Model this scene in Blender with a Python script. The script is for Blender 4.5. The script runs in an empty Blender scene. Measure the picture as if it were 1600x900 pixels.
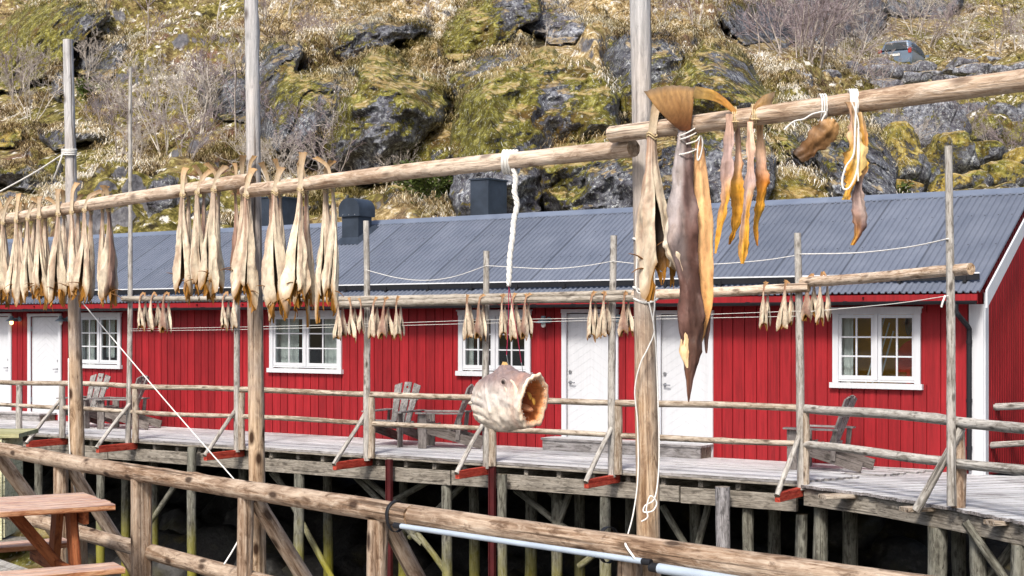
import bpy, bmesh, math, random
import numpy as np
from mathutils import Vector, Matrix, Quaternion, Euler

random.seed(11)
RNG = np.random.default_rng(7)
SC = bpy.context.scene
COL = SC.collection
PI = math.pi
F, CX, CY, HC = 2314.0, 800.0, 507.0, 2.014      # lens in photo pixels, horizon row, eye height over the pier


def P(px, py, Y):
    return Vector(((px - CX) / F * Y, Y, HC + (CY - py) / F * Y))


# the house: front wall plane, local x runs right along the wall, y goes in, z up, origin at the right corner
NRM = Vector((0.5626, 0.8267, 0))
RGT = Vector((0.8267, -0.5626, 0))
WC = 20.33
CORNER = Vector((6.423, 20.22, 0))
HROT = math.atan2(RGT.y, RGT.x)


def plane_Y(px, off=0.0):
    return (WC + off) / (NRM.y + NRM.x * (px - CX) / F)


def wall_xz(px, py, off=0.0):
    """house-local x, z of a picture point on the plane `off` metres behind the front wall"""
    Y = plane_Y(px, off)
    w = P(px, py, Y)
    return (w - CORNER).dot(RGT), w.z


def H2W(x, y, z):
    return CORNER + RGT * x + NRM * y + Vector((0, 0, z))


# ------------------------------------------------------------------ noise
def _hash(ix, iy, iz):
    h = (ix.astype(np.int64) * 73856093) ^ (iy.astype(np.int64) * 19349663) ^ (iz.astype(np.int64) * 83492791)
    h = h & 0xFFFFFFFF
    h = ((h ^ (h >> 15)) * 0x2C1B3C6D) & 0xFFFFFFFF
    h = ((h ^ (h >> 12)) * 0x297A2D39) & 0xFFFFFFFF
    h = h ^ (h >> 15)
    return h.astype(np.float64) / 2147483648.0 - 1.0


def vnoise(p):
    p = np.asarray(p, float)
    i = np.floor(p)
    f = p - i
    f = f * f * f * (f * (f * 6 - 15) + 10)
    i = i.astype(np.int64)
    out = 0
    for dx in (0, 1):
        wx = f[:, 0] if dx else 1 - f[:, 0]
        for dy in (0, 1):
            wy = f[:, 1] if dy else 1 - f[:, 1]
            for dz in (0, 1):
                wz = f[:, 2] if dz else 1 - f[:, 2]
                out = out + _hash(i[:, 0] + dx, i[:, 1] + dy, i[:, 2] + dz) * wx * wy * wz
    return out


def fbm(p, octaves=4, gain=0.5):
    p = np.asarray(p, float)
    a, s, out = 1.0, 1.0, 0
    for k in range(octaves):
        out = out + a * vnoise(p * s + 17.3 * k)
        a *= gain
        s *= 2.03
    return out


# ------------------------------------------------------------------ objects
def tag(o, label=None, cat=None, group=None, kind=None):
    if label: o['label'] = label
    if cat: o['category'] = cat
    if group: o['group'] = group
    if kind: o['kind'] = kind
    return o


def thing(name, label, cat, loc=(0, 0, 0), rz=0.0, group=None):
    o = bpy.data.objects.new(name, None)
    COL.objects.link(o)
    o.empty_display_size = 0.2
    o.location = loc
    o.rotation_euler = (0, 0, rz)
    return tag(o, label, cat, group)


def link_mesh(name, me, mats, parent=None, loc=(0, 0, 0), rot=None):
    o = bpy.data.objects.new(name, me)
    for m in (mats if isinstance(mats, (list, tuple)) else [mats]):
        me.materials.append(m)
    COL.objects.link(o)
    o.parent = parent
    o.location = loc
    if rot is not None:
        o.rotation_mode = 'QUATERNION' if isinstance(rot, Quaternion) else 'XYZ'
        if isinstance(rot, Quaternion): o.rotation_quaternion = rot
        else: o.rotation_euler = rot
    return o


class MB:
    """collects vertices, faces, colours; becomes ONE mesh object"""
    def __init__(self):
        self.v, self.f, self.c, self.m = [], [], [], []
        self.n = 0

    def add(self, V, Fs, col=(1, 1, 1), mi=0):
        V = np.asarray(V, float).reshape(-1, 3)
        col = np.asarray(col, float)
        if col.ndim == 1: col = np.tile(col, (len(V), 1))
        self.v.append(V); self.c.append(col)
        for fc in Fs:
            self.f.append([i + self.n for i in fc]); self.m.append(mi)
        self.n += len(V)
        return self

    def box(self, c, s, ax=None, col=(1, 1, 1), mi=0):
        """centre c, full sizes s, optional 3 axis vectors"""
        c = np.array(c, float); s = np.array(s, float) / 2
        A = np.eye(3) if ax is None else np.array([list(a) for a in ax], float)
        sg = np.array([[-1, -1, -1], [1, -1, -1], [1, 1, -1], [-1, 1, -1], [-1, -1, 1], [1, -1, 1], [1, 1, 1], [-1, 1, 1]])
        V = c + (sg * s) @ A
        Fs = [(0, 3, 2, 1), (4, 5, 6, 7), (0, 1, 5, 4), (1, 2, 6, 5), (2, 3, 7, 6), (3, 0, 4, 7)]
        return self.add(V, Fs, col, mi)

    def bb(self, x0, x1, y0, y1, z0, z1, col=(1, 1, 1), mi=0):
        return self.box(((x0 + x1) / 2, (y0 + y1) / 2, (z0 + z1) / 2), (abs(x1 - x0), abs(y1 - y0), abs(z1 - z0)), None, col, mi)

    def bar(self, p0, p1, w, h, up=(0, 0, 1), col=(1, 1, 1), mi=0):
        p0, p1, up = Vector(p0), Vector(p1), Vector(up)
        d = (p1 - p0).normalized()
        sx = d.cross(up).normalized(); uz = sx.cross(d)
        return self.box((p0 + p1) / 2, ((p1 - p0).length, w, h), (d, sx, uz), col, mi)

    def tube(self, pts, rad, n=8, col=(1, 1, 1), mi=0, caps=True, squash=1.0):
        pts = [Vector(p) for p in pts]
        if not isinstance(rad, (list, tuple)): rad = [rad] * len(pts)
        V, Fs = [], []
        t0 = (pts[1] - pts[0]).normalized()
        ref = Vector((0, 0, 1)) if abs(t0.z) < 0.9 else Vector((1, 0, 0))
        u = t0.cross(ref).normalized()
        for i, p in enumerate(pts):
            a = pts[max(0, i - 1)]; b = pts[min(len(pts) - 1, i + 1)]
            t = (b - a)
            t = t.normalized() if t.length > 1e-9 else t0
            u = (u - t * u.dot(t))
            u = u.normalized() if u.length > 1e-6 else t.orthogonal().normalized()
            w = t.cross(u)
            for k in range(n):
                an = 2 * PI * k / n
                V.append(p + (u * math.cos(an) + w * math.sin(an) * squash) * rad[i])
        for i in range(len(pts) - 1):
            for k in range(n):
                k2 = (k + 1) % n
                Fs.append((i * n + k, i * n + k2, (i + 1) * n + k2, (i + 1) * n + k))
        if caps:
            Fs.append(tuple(range(n - 1, -1, -1)))
            Fs.append(tuple((len(pts) - 1) * n + k for k in range(n)))
        if isinstance(col, list):
            cc = np.repeat(np.array(col, float), n, axis=0)
        else: cc = col
        return self.add([list(v) for v in V], Fs, cc, mi)

    def grid(self, G, col=(1, 1, 1), mi=0, flip=False, closed=False):
        """G (rows, cols, 3)"""
        G = np.asarray(G, float); R, C = G.shape[:2]
        Fs = []
        for i in range(R - 1):
            for j in range(C if closed else C - 1):
                j2 = (j + 1) % C
                q = (i * C + j, i * C + j2, (i + 1) * C + j2, (i + 1) * C + j)
                Fs.append(q[::-1] if flip else q)
        cc = np.asarray(col, float)
        if cc.ndim == 3: cc = cc.reshape(-1, 3)
        return self.add(G.reshape(-1, 3), Fs, cc, mi)

    def prism(self, poly, z0, z1, col=(1, 1, 1), mi=0):
        n = len(poly)
        V = [(x, y, z0) for x, y in poly] + [(x, y, z1) for x, y in poly]
        Fs = [tuple(range(n - 1, -1, -1)), tuple(range(n, 2 * n))] + [(i, (i + 1) % n, n + (i + 1) % n, n + i) for i in range(n)]
        return self.add(V, Fs, col, mi)

    def mesh(self, name, smooth=False, sharp=None):
        me = bpy.data.meshes.new(name)
        V = np.concatenate(self.v); C = np.concatenate(self.c)
        lens = np.fromiter((len(f) for f in self.f), int, len(self.f))
        flat = np.fromiter((i for f in self.f for i in f), int, int(lens.sum()))
        me.vertices.add(len(V)); me.vertices.foreach_set('co', V.ravel())
        me.loops.add(len(flat)); me.loops.foreach_set('vertex_index', flat)
        me.polygons.add(len(lens))
        me.polygons.foreach_set('loop_start', np.concatenate([[0], np.cumsum(lens)[:-1]]))
        me.polygons.foreach_set('loop_total', lens)
        me.polygons.foreach_set('material_index', np.array(self.m, int))
        me.polygons.foreach_set('use_smooth', np.full(len(lens), bool(smooth)))
        me.update(calc_edges=True)
        at = me.color_attributes.new('Col', 'FLOAT_COLOR', 'POINT')
        at.data.foreach_set('color', np.concatenate([C, np.ones((len(C), 1))], 1).ravel())
        me.validate()
        if smooth and sharp:
            try: me.set_sharp_from_angle(angle=math.radians(sharp))
            except Exception: pass
        return me

    def build(self, name, mats, parent=None, loc=(0, 0, 0), rot=None, smooth=False, sharp=None):
        return link_mesh(name, self.mesh(name, smooth, sharp), mats, parent, loc, rot)


def axis_quat(d, roll=0.0):
    d = Vector(d).normalized()
    return Vector((0, 0, 1)).rotation_difference(d) @ Quaternion((0, 0, 1), roll)


def root_loc(parent):
    return Vector(parent.location) if parent is not None else Vector((0, 0, 0))


def log(name, p0, p1, r0, r1, mat, parent=None, seed=0, bend=0.012, n=14, lump=0.05, taperend=False):
    """a debarked round pole, local Z along its length; p0,p1 are world points, parent must be an unrotated root"""
    p0, p1 = Vector(p0), Vector(p1)
    L = (p1 - p0).length
    k = max(6, int(L / 0.14))
    z = np.linspace(0, 1, k)
    rr = np.random.default_rng(seed + int(abs(p0.x * 977 + p0.y * 131 + p1.z * 71)) % 99999)
    ph = rr.uniform(0, 6, 4)
    bx = bend * L * 0.5 * (np.sin(z * PI * 1.3 + ph[0]) - np.sin(ph[0]) * (1 - z) - np.sin(PI * 1.3 + ph[0]) * z)
    by = bend * L * 0.5 * (np.sin(z * PI * 1.7 + ph[1]) - np.sin(ph[1]) * (1 - z) - np.sin(PI * 1.7 + ph[1]) * z)
    th = np.linspace(0, 2 * PI, n, endpoint=False)
    TH, Z = np.meshgrid(th, z)
    R = (r0 + (r1 - r0) * Z)
    q = np.stack([np.cos(TH) * 1.3, np.sin(TH) * 1.3, Z * L * 2.2 + ph[2] * 9], -1).reshape(-1, 3)
    R = R * (1 + lump * fbm(q, 3).reshape(R.shape))
    for _ in range(int(L * 1.6)):                      # branch stubs
        a, zz, am = rr.uniform(0, 6.28), rr.uniform(0.03, 0.97), rr.uniform(0.08, 0.24)
        dd = ((np.angle(np.exp(1j * (TH - a)))) / 0.42) ** 2 + ((Z - zz) * L / 0.045) ** 2
        R = R * (1 + am * np.exp(-dd))
    G = np.stack([np.cos(TH) * R + bx[:, None], np.sin(TH) * R + by[:, None], Z * L], -1)
    mb = MB()
    mb.grid(G, closed=True)
    mb.add(np.concatenate([G[0], [[bx[0], by[0], 0]]]), [((i + 1) % n, i, n) for i in range(n)], (0.8, 0.72, 0.6))
    mb.add(np.concatenate([G[-1], [[bx[-1], by[-1], L + 0.002]]]), [(i, (i + 1) % n, n) for i in range(n)], (0.8, 0.72, 0.6))
    me = mb.mesh(name, True, 60)
    return link_mesh(name, me, mat, parent, p0 - root_loc(parent), axis_quat(p1 - p0, rr.uniform(0, 6)))


def beam(name, p0, p1, w, h, mat, parent=None, up=(0, 0, 1), bevel=0.006, col=(1, 1, 1)):
    """a sawn timber from p0 to p1 (centre line, world), local Z along it, w sideways, h along up"""
    p0, p1 = Vector(p0), Vector(p1)
    d = (p1 - p0); L = d.length; d.normalize()
    upv = Vector(up)
    if abs(d.dot(upv)) > 0.98: upv = Vector((0, 1, 0))
    sx = upv.cross(d).normalized(); uy = d.cross(sx).normalized()
    rot = Matrix((sx, uy, d)).transposed().to_quaternion()
    b = min(bevel, w * 0.2, h * 0.2)
    W, Hh = w / 2, h / 2
    prof = [(-W + b, -Hh), (W - b, -Hh), (W, -Hh + b), (W, Hh - b), (W - b, Hh), (-W + b, Hh), (-W, Hh - b), (-W, -Hh + b)]
    mb = MB(); mb.prism(prof, 0, L, col)
    return link_mesh(name, mb.mesh(name), mat, parent, p0 - root_loc(parent), rot)


def spline(pts, k=8):
    pts = [Vector(p) for p in pts]
    out = []
    for i in range(len(pts) - 1):
        a = pts[max(0, i - 1)]; b = pts[i]; c = pts[i + 1]; d = pts[min(len(pts) - 1, i + 2)]
        for j in range(k):
            t = j / k
            out.append(0.5 * ((2 * b) + (c - a) * t + (2 * a - 5 * b + 4 * c - d) * t * t + (3 * b - a - 3 * c + d) * t ** 3))
    out.append(pts[-1])
    return out


def copy_tree(o, parent=None):
    c = o.copy()
    COL.objects.link(c)
    c.parent = parent
    for ch in list(o.children):
        copy_tree(ch, c)
    return c


ORD = ['first', 'second', 'third', 'fourth', 'fifth', 'sixth', 'seventh', 'eighth', 'ninth', 'tenth', 'eleventh', 'twelfth',
       'thirteenth', 'fourteenth', 'fifteenth', 'sixteenth', 'seventeenth', 'eighteenth', 'nineteenth', 'twentieth',
       'twenty-first', 'twenty-second', 'twenty-third', 'twenty-fourth', 'twenty-fifth', 'twenty-sixth', 'twenty-seventh',
       'twenty-eighth', 'twenty-ninth', 'thirtieth']


# ------------------------------------------------------------------ materials
class NT:
    def __init__(self, name):
        self.m = bpy.data.materials.new(name)
        self.m.use_nodes = True
        self.t = self.m.node_tree
        self.t.nodes.clear()
        self.out = self.n('ShaderNodeOutputMaterial')
        self.b = self.n('ShaderNodeBsdfPrincipled')
        self.l(self.b.outputs[0], self.out.inputs[0])

    def n(self, typ, **kw):
        nd = self.t.nodes.new(typ)
        for k, v in kw.items(): setattr(nd, k, v)
        return nd

    def l(self, a, b): self.t.links.new(a, b)

    def coord(self, kind='Object', scale=(1, 1, 1), loc=(0, 0, 0), rot=(0, 0, 0)):
        c = self.n('ShaderNodeTexCoord'); mp = self.n('ShaderNodeMapping')
        mp.inputs['Scale'].default_value = scale
        mp.inputs['Location'].default_value = loc
        mp.inputs['Rotation'].default_value = rot
        self.l(c.outputs[kind], mp.inputs[0])
        return mp.outputs[0]

    def noise(self, vec, scale=5, detail=4, rough=0.55, dist=0.0):
        nd = self.n('ShaderNodeTexNoise')
        nd.inputs['Scale'].default_value = scale
        nd.inputs['Detail'].default_value = detail
        nd.inputs['Roughness'].default_value = rough
        nd.inputs['Distortion'].default_value = dist
        self.l(vec, nd.inputs['Vector'])
        return nd.outputs['Fac']

    def voro(self, vec, scale=5, feature='F1', out='Distance', rand=1.0):
        nd = self.n('ShaderNodeTexVoronoi', feature=feature)
        nd.inputs['Scale'].default_value = scale
        nd.inputs['Randomness'].default_value = rand
        self.l(vec, nd.inputs['Vector'])
        return nd.outputs[out]

    def ramp(self, fac, stops, interp='LINEAR'):
        nd = self.n('ShaderNodeValToRGB')
        cr = nd.color_ramp; cr.interpolation = interp
        while len(cr.elements) < len(stops): cr.elements.new(0.5)
        for e, (p, c) in zip(cr.elements, stops):
            e.position = p
            e.color = (c, c, c, 1) if isinstance(c, (int, float)) else (*c, 1)
        self.l(fac, nd.inputs[0])
        return nd.outputs[0]

    def mix(self, fac, a, b, mode='MIX'):
        nd = self.n('ShaderNodeMix', data_type='RGBA', blend_type=mode)
        for s, v in ((nd.inputs[0], fac), (nd.inputs[6], a), (nd.inputs[7], b)):
            if isinstance(v, (int, float)): s.default_value = v
            elif isinstance(v, (tuple, list)): s.default_value = (*v, 1)
            else: self.l(v, s)
        return nd.outputs[2]

    def math(self, op, a, b=0.0, clamp=False):
        nd = self.n('ShaderNodeMath', operation=op, use_clamp=clamp)
        for s, v in ((nd.inputs[0], a), (nd.inputs[1], b)):
            if isinstance(v, (int, float)): s.default_value = v
            else: self.l(v, s)
        return nd.outputs[0]

    def attr(self, name='Col'):
        nd = self.n('ShaderNodeAttribute', attribute_name=name)
        return nd.outputs['Color']

    def rnd(self):
        return self.n('ShaderNodeObjectInfo').outputs['Random']

    def bump(self, h, strength=0.4, dist=0.02):
        nd = self.n('ShaderNodeBump')
        nd.inputs['Strength'].default_value = strength
        nd.inputs['Distance'].default_value = dist
        self.l(h, nd.inputs['Height'])
        self.l(nd.outputs[0], self.b.inputs['Normal'])

    def base(self, c, rough=0.7, spec=0.3, metal=0.0):
        s = self.b.inputs['Base Color']
        if isinstance(c, (tuple, list)): s.default_value = (*c, 1)
        else: self.l(c, s)
        r = self.b.inputs['Roughness']
        if isinstance(rough, (int, float)): r.default_value = rough
        else: self.l(rough, r)
        self.b.inputs['Specular IOR Level'].default_value = spec
        self.b.inputs['Metallic'].default_value = metal
        return self


def S(h):
    h = h.lstrip('#')
    return tuple(((int(h[i:i + 2], 16) / 255 + 0.055) / 1.055) ** 2.4 if int(h[i:i + 2], 16) > 10 else int(h[i:i + 2], 16) / 255 / 12.92 for i in (0, 2, 4))


def wood_mat(name, dark, mid, light, axis='Z', knots=0.5, frost=0.0, algae=None, rough=0.75, streak=1.0, upper=None, uz=(0, 1)):
    t = NT(name)
    st = {'Z': (1, 1, 0.07), 'X': (0.07, 1, 1), 'Y': (1, 0.07, 1)}[axis]
    off = t.n('ShaderNodeVectorMath', operation='ADD')
    rn = t.n('ShaderNodeCombineXYZ')
    r = t.rnd()
    for i in range(3): t.l(t.math('MULTIPLY', r, 37.0 + 11 * i), rn.inputs[i])
    c = t.n('ShaderNodeTexCoord')
    t.l(c.outputs['Object'], off.inputs[0]); t.l(rn.outputs[0], off.inputs[1])
    mp = t.n('ShaderNodeMapping'); mp.inputs['Scale'].default_value = st
    t.l(off.outputs[0], mp.inputs[0])
    fine = t.noise(mp.outputs[0], 55 * streak, 5, 0.65, 0.3)
    wide = t.noise(mp.outputs[0], 11 * streak, 3, 0.6, 0.8)
    blot = t.noise(off.outputs[0], 3.2, 4, 0.6)
    col = t.ramp(fine, [(0.3, dark), (0.5, mid), (0.72, light)])
    col = t.mix(t.ramp(wide, [(0.42, 0.0), (0.62, 1.0)]), col, t.mix(0.55, col, light))
    col = t.mix(t.math('MULTIPLY', t.ramp(blot, [(0.45, 0.0), (0.65, 1.0)]), 0.55), col, t.mix(0.6, mid, dark))
    sq = t.n('ShaderNodeMapping'); sq.inputs['Scale'].default_value = tuple(1 if x == 1 else 0.35 for x in st); t.l(off.outputs[0], sq.inputs[0])
    pat = t.noise(sq.outputs[0], 21, 5, 0.7, 0.6)
    col = t.mix(t.math('MULTIPLY', t.ramp(pat, [(0.52, 0.0), (0.68, 1.0)]), 0.6), col, light)
    col = t.mix(t.math('MULTIPLY', t.ramp(pat, [(0.34, 1.0), (0.47, 0.0)]), 0.8), col, dark)
    if upper:                                           # sun-bleached towards the top of a standing pole
        sp = t.n('ShaderNodeSeparateXYZ'); t.l(c.outputs['Object'], sp.inputs[0])
        mr = t.n('ShaderNodeMapRange'); mr.inputs[1].default_value, mr.inputs[2].default_value = uz
        t.l(t.math('ADD', sp.outputs[2], t.math('MULTIPLY', t.math('SUBTRACT', blot, 0.5), 1.6)), mr.inputs[0])
        up2 = t.mix(t.ramp(fine, [(0.34, 1.0), (0.6, 0.0)]), upper, tuple(x * 0.62 for x in upper))
        up2 = t.mix(t.math('MULTIPLY', t.ramp(pat, [(0.33, 1.0), (0.46, 0.0)]), 0.7), up2, tuple(x * 0.42 for x in upper))
        col = t.mix(mr.outputs[0], col, up2)
    ck = t.n('ShaderNodeMapping'); ck.inputs['Scale'].default_value = tuple(1 if x == 1 else 0.025 for x in st); t.l(off.outputs[0], ck.inputs[0])
    crk = t.ramp(t.noise(ck.outputs[0], 24, 3, 0.6, 0.2), [(0.345, 1.0), (0.385, 0.0)])
    col = t.mix(t.math('MULTIPLY', crk, 0.7), col, tuple(x * 0.4 for x in dark))
    if knots:
        kd = t.n('ShaderNodeMapping'); kd.inputs['Scale'].default_value = {'Z': (1, 1, 0.45), 'X': (0.45, 1, 1), 'Y': (1, 0.45, 1)}[axis]
        t.l(off.outputs[0], kd.inputs[0])
        kv = t.voro(kd.outputs[0], 8.0)
        km = t.math('MULTIPLY', t.ramp(kv, [(0.11, 1.0), (0.23, 0.0)]), min(1.0, knots * 1.5))
        col = t.mix(km, col, (dark[0] * 0.35, dark[1] * 0.3, dark[2] * 0.28))
    if algae:                                           # green growth near the waterline: below world z
        g = t.n('ShaderNodeNewGeometry'); sp = t.n('ShaderNodeSeparateXYZ'); t.l(g.outputs['Position'], sp.inputs[0])
        mr = t.n('ShaderNodeMapRange'); mr.inputs[1].default_value = -1.2; mr.inputs[2].default_value = -2.1
        t.l(t.math('ADD', sp.outputs[2], t.math('MULTIPLY', t.math('SUBTRACT', blot, 0.5), 1.2)), mr.inputs[0])
        col = t.mix(t.math('MULTIPLY', mr.outputs[0], 0.8), col, algae)
    if frost:
        fr = t.noise(t.coord('Object', (1, 1, 1)), 1.3, 6, 0.7)
        g = t.n('ShaderNodeNewGeometry'); sp = t.n('ShaderNodeSeparateXYZ'); t.l(g.outputs['Normal'], sp.inputs[0])
        up = t.ramp(sp.outputs[2], [(0.3, 0.0), (0.9, 1.0)])
        col = t.mix(t.math('MULTIPLY', t.math('MULTIPLY', t.ramp(fr, [(0.30, 0.25), (0.5, 1.0)]), up), t.math('MULTIPLY', t.ramp(fine, [(0.35, 0.5), (0.55, 1.0)]), frost)), col, (0.79, 0.81, 0.84))
    col = t.mix(1.0, col, t.attr(), 'MULTIPLY')
    t.base(col, rough, 0.25)
    t.bump(t.math('ADD', t.math('ADD', fine, pat), t.math('MULTIPLY', wide, 0.8)), 0.8, 0.012)
    return t.m


def plain(name, c, rough=0.6, spec=0.4, metal=0.0, var=0.12, scale=6, bump=0.0):
    t = NT(name)
    nz = t.noise(t.coord('Object'), scale, 5, 0.6)
    col = t.mix(t.math('MULTIPLY', t.ramp(nz, [(0.3, 0.0), (0.7, 1.0)]), 1.0), tuple(x * (1 - var) for x in c), tuple(min(1, x * (1 + var)) for x in c))
    col = t.mix(1.0, col, t.attr(), 'MULTIPLY')
    t.base(col, rough, spec, metal)
    if bump: t.bump(t.noise(t.coord('Object'), scale * 6, 4, 0.6), bump, 0.004)
    return t.m
# ================================================================== world, sun, camera
w = bpy.data.worlds.new("World"); SC.world = w; w.use_nodes = True
nt = w.node_tree
sky = nt.nodes.new('ShaderNodeTexSky'); sky.sky_type = 'NISHITA'; sky.sun_disc = False
SUN_EL, SUN_AZ = math.radians(47), math.radians(199)       # azimuth measured clockwise from +Y: behind the viewer's left shoulder
sky.sun_elevation = SUN_EL; sky.sun_rotation = SUN_AZ
sky.air_density = 1.0; sky.dust_density = 4.0; sky.ozone_density = 1.0
bg = nt.nodes['Background']; bg.inputs[1].default_value = 0.10
nt.links.new(sky.outputs[0], bg.inputs[0])
sl = bpy.data.lights.new('sun', 'SUN'); sl.energy = 2.35; sl.angle = math.radians(10); sl.color = (1.0, 0.94, 0.85)
so = bpy.data.objects.new('sun', sl); COL.objects.link(so)
sd = Vector((math.sin(SUN_AZ) * math.cos(SUN_EL), math.cos(SUN_AZ) * math.cos(SUN_EL), math.sin(SUN_EL)))
so.rotation_mode = 'QUATERNION'; so.rotation_quaternion = Vector((0, 0, 1)).rotation_difference(sd)
so.location = (0, 0, 60)
cam = bpy.data.cameras.new('camera'); co = bpy.data.objects.new('camera', cam); COL.objects.link(co)
co.location = (0, 0, HC); co.rotation_euler = (PI / 2, 0, 0)
cam.sensor_width = 36; cam.lens = F / 1600 * 36; cam.shift_y = (CY - 450) / 1600
cam.clip_end = 2000; cam.clip_start = 0.1
SC.camera = co
SC.view_settings.view_transform = 'Standard'; SC.view_settings.look = 'None'
SC.view_settings.exposure = 0.76; SC.view_settings.gamma = 1; SC.view_settings.use_curve_mapping = False
SC.cycles.max_bounces = 6; SC.cycles.diffuse_bounces = 3; SC.cycles.glossy_bounces = 3; SC.cycles.transmission_bounces = 4
SC.cycles.caustics_reflective = False; SC.cycles.caustics_refractive = False

# ================================================================== hillside
TU = np.array([-600, 0, 200, 400, 560, 700, 800, 950, 1100, 1250, 1400, 1600, 2200], float)
TY = np.array([560, 430, 340, 250, 150, 90, 50, 0, -60, -140], float)
TAB = np.array([
    [49, 40.5, 38, 35.5, 33.6, 32.3, 31.4, 30.2, 29.2, 28.2, 27.2, 26.4, 24.5],
    [51, 42.5, 40, 37, 35.2, 33.6, 32.5, 31.2, 30.2, 29.2, 28.2, 27.4, 25.5],
    [55, 46, 43, 40, 38.5, 37.5, 37.0, 36.0, 35.0, 34.0, 34.5, 36.0, 37],
    [66, 55, 50, 46, 44, 44, 44, 43, 41, 42, 49, 53, 53],
    [84, 68, 60, 53, 50, 51, 50, 49, 48, 56, 76, 82, 82],
    [98, 78, 68, 60, 57, 57, 56, 55, 55, 72, 101, 104, 106],
    [110, 86, 74, 66, 63, 63, 62, 61, 64, 88, 114, 118, 122],
    [128, 98, 86, 78, 74, 73, 72, 74, 80, 106, 135, 140, 145],
    [152, 118, 106, 100, 96, 94, 92, 96, 104, 128, 165, 170, 175],
    [205, 165, 155, 150, 145, 140, 138, 140, 150, 178, 215, 220, 230]])


def _smooth1(tab, xs, q):
    """monotone-ish cubic interpolation of rows of tab over xs at q"""
    i = np.clip(np.searchsorted(xs, q) - 1, 0, len(xs) - 2)
    t = (q - xs[i]) / (xs[i + 1] - xs[i])
    t = np.clip(t, 0, 1)
    m = np.gradient(tab, xs, axis=-1)
    h = xs[i + 1] - xs[i]
    return (2 * t ** 3 - 3 * t ** 2 + 1) * tab[..., i] + (t ** 3 - 2 * t ** 2 + t) * h * m[..., i] + (-2 * t ** 3 + 3 * t ** 2) * tab[..., i + 1] + (t ** 3 - t ** 2) * h * m[..., i + 1]


def hill_Y(u, y):
    u = np.atleast_1d(np.asarray(u, float)); y = np.atleast_1d(np.asarray(y, float))
    rows = _smooth1(TAB, TU, u)                              # (10, N)
    out = np.empty(len(u))
    ys = TY[::-1]; R = rows[::-1]                            # ascending y
    i = np.clip(np.searchsorted(ys, y) - 1, 0, len(ys) - 2)
    t = np.clip((y - ys[i]) / (ys[i + 1] - ys[i]), 0, 1)
    k = np.arange(len(u))
    return np.exp(np.log(R[i, k]) * (1 - t) + np.log(R[i + 1, k]) * t)


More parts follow.
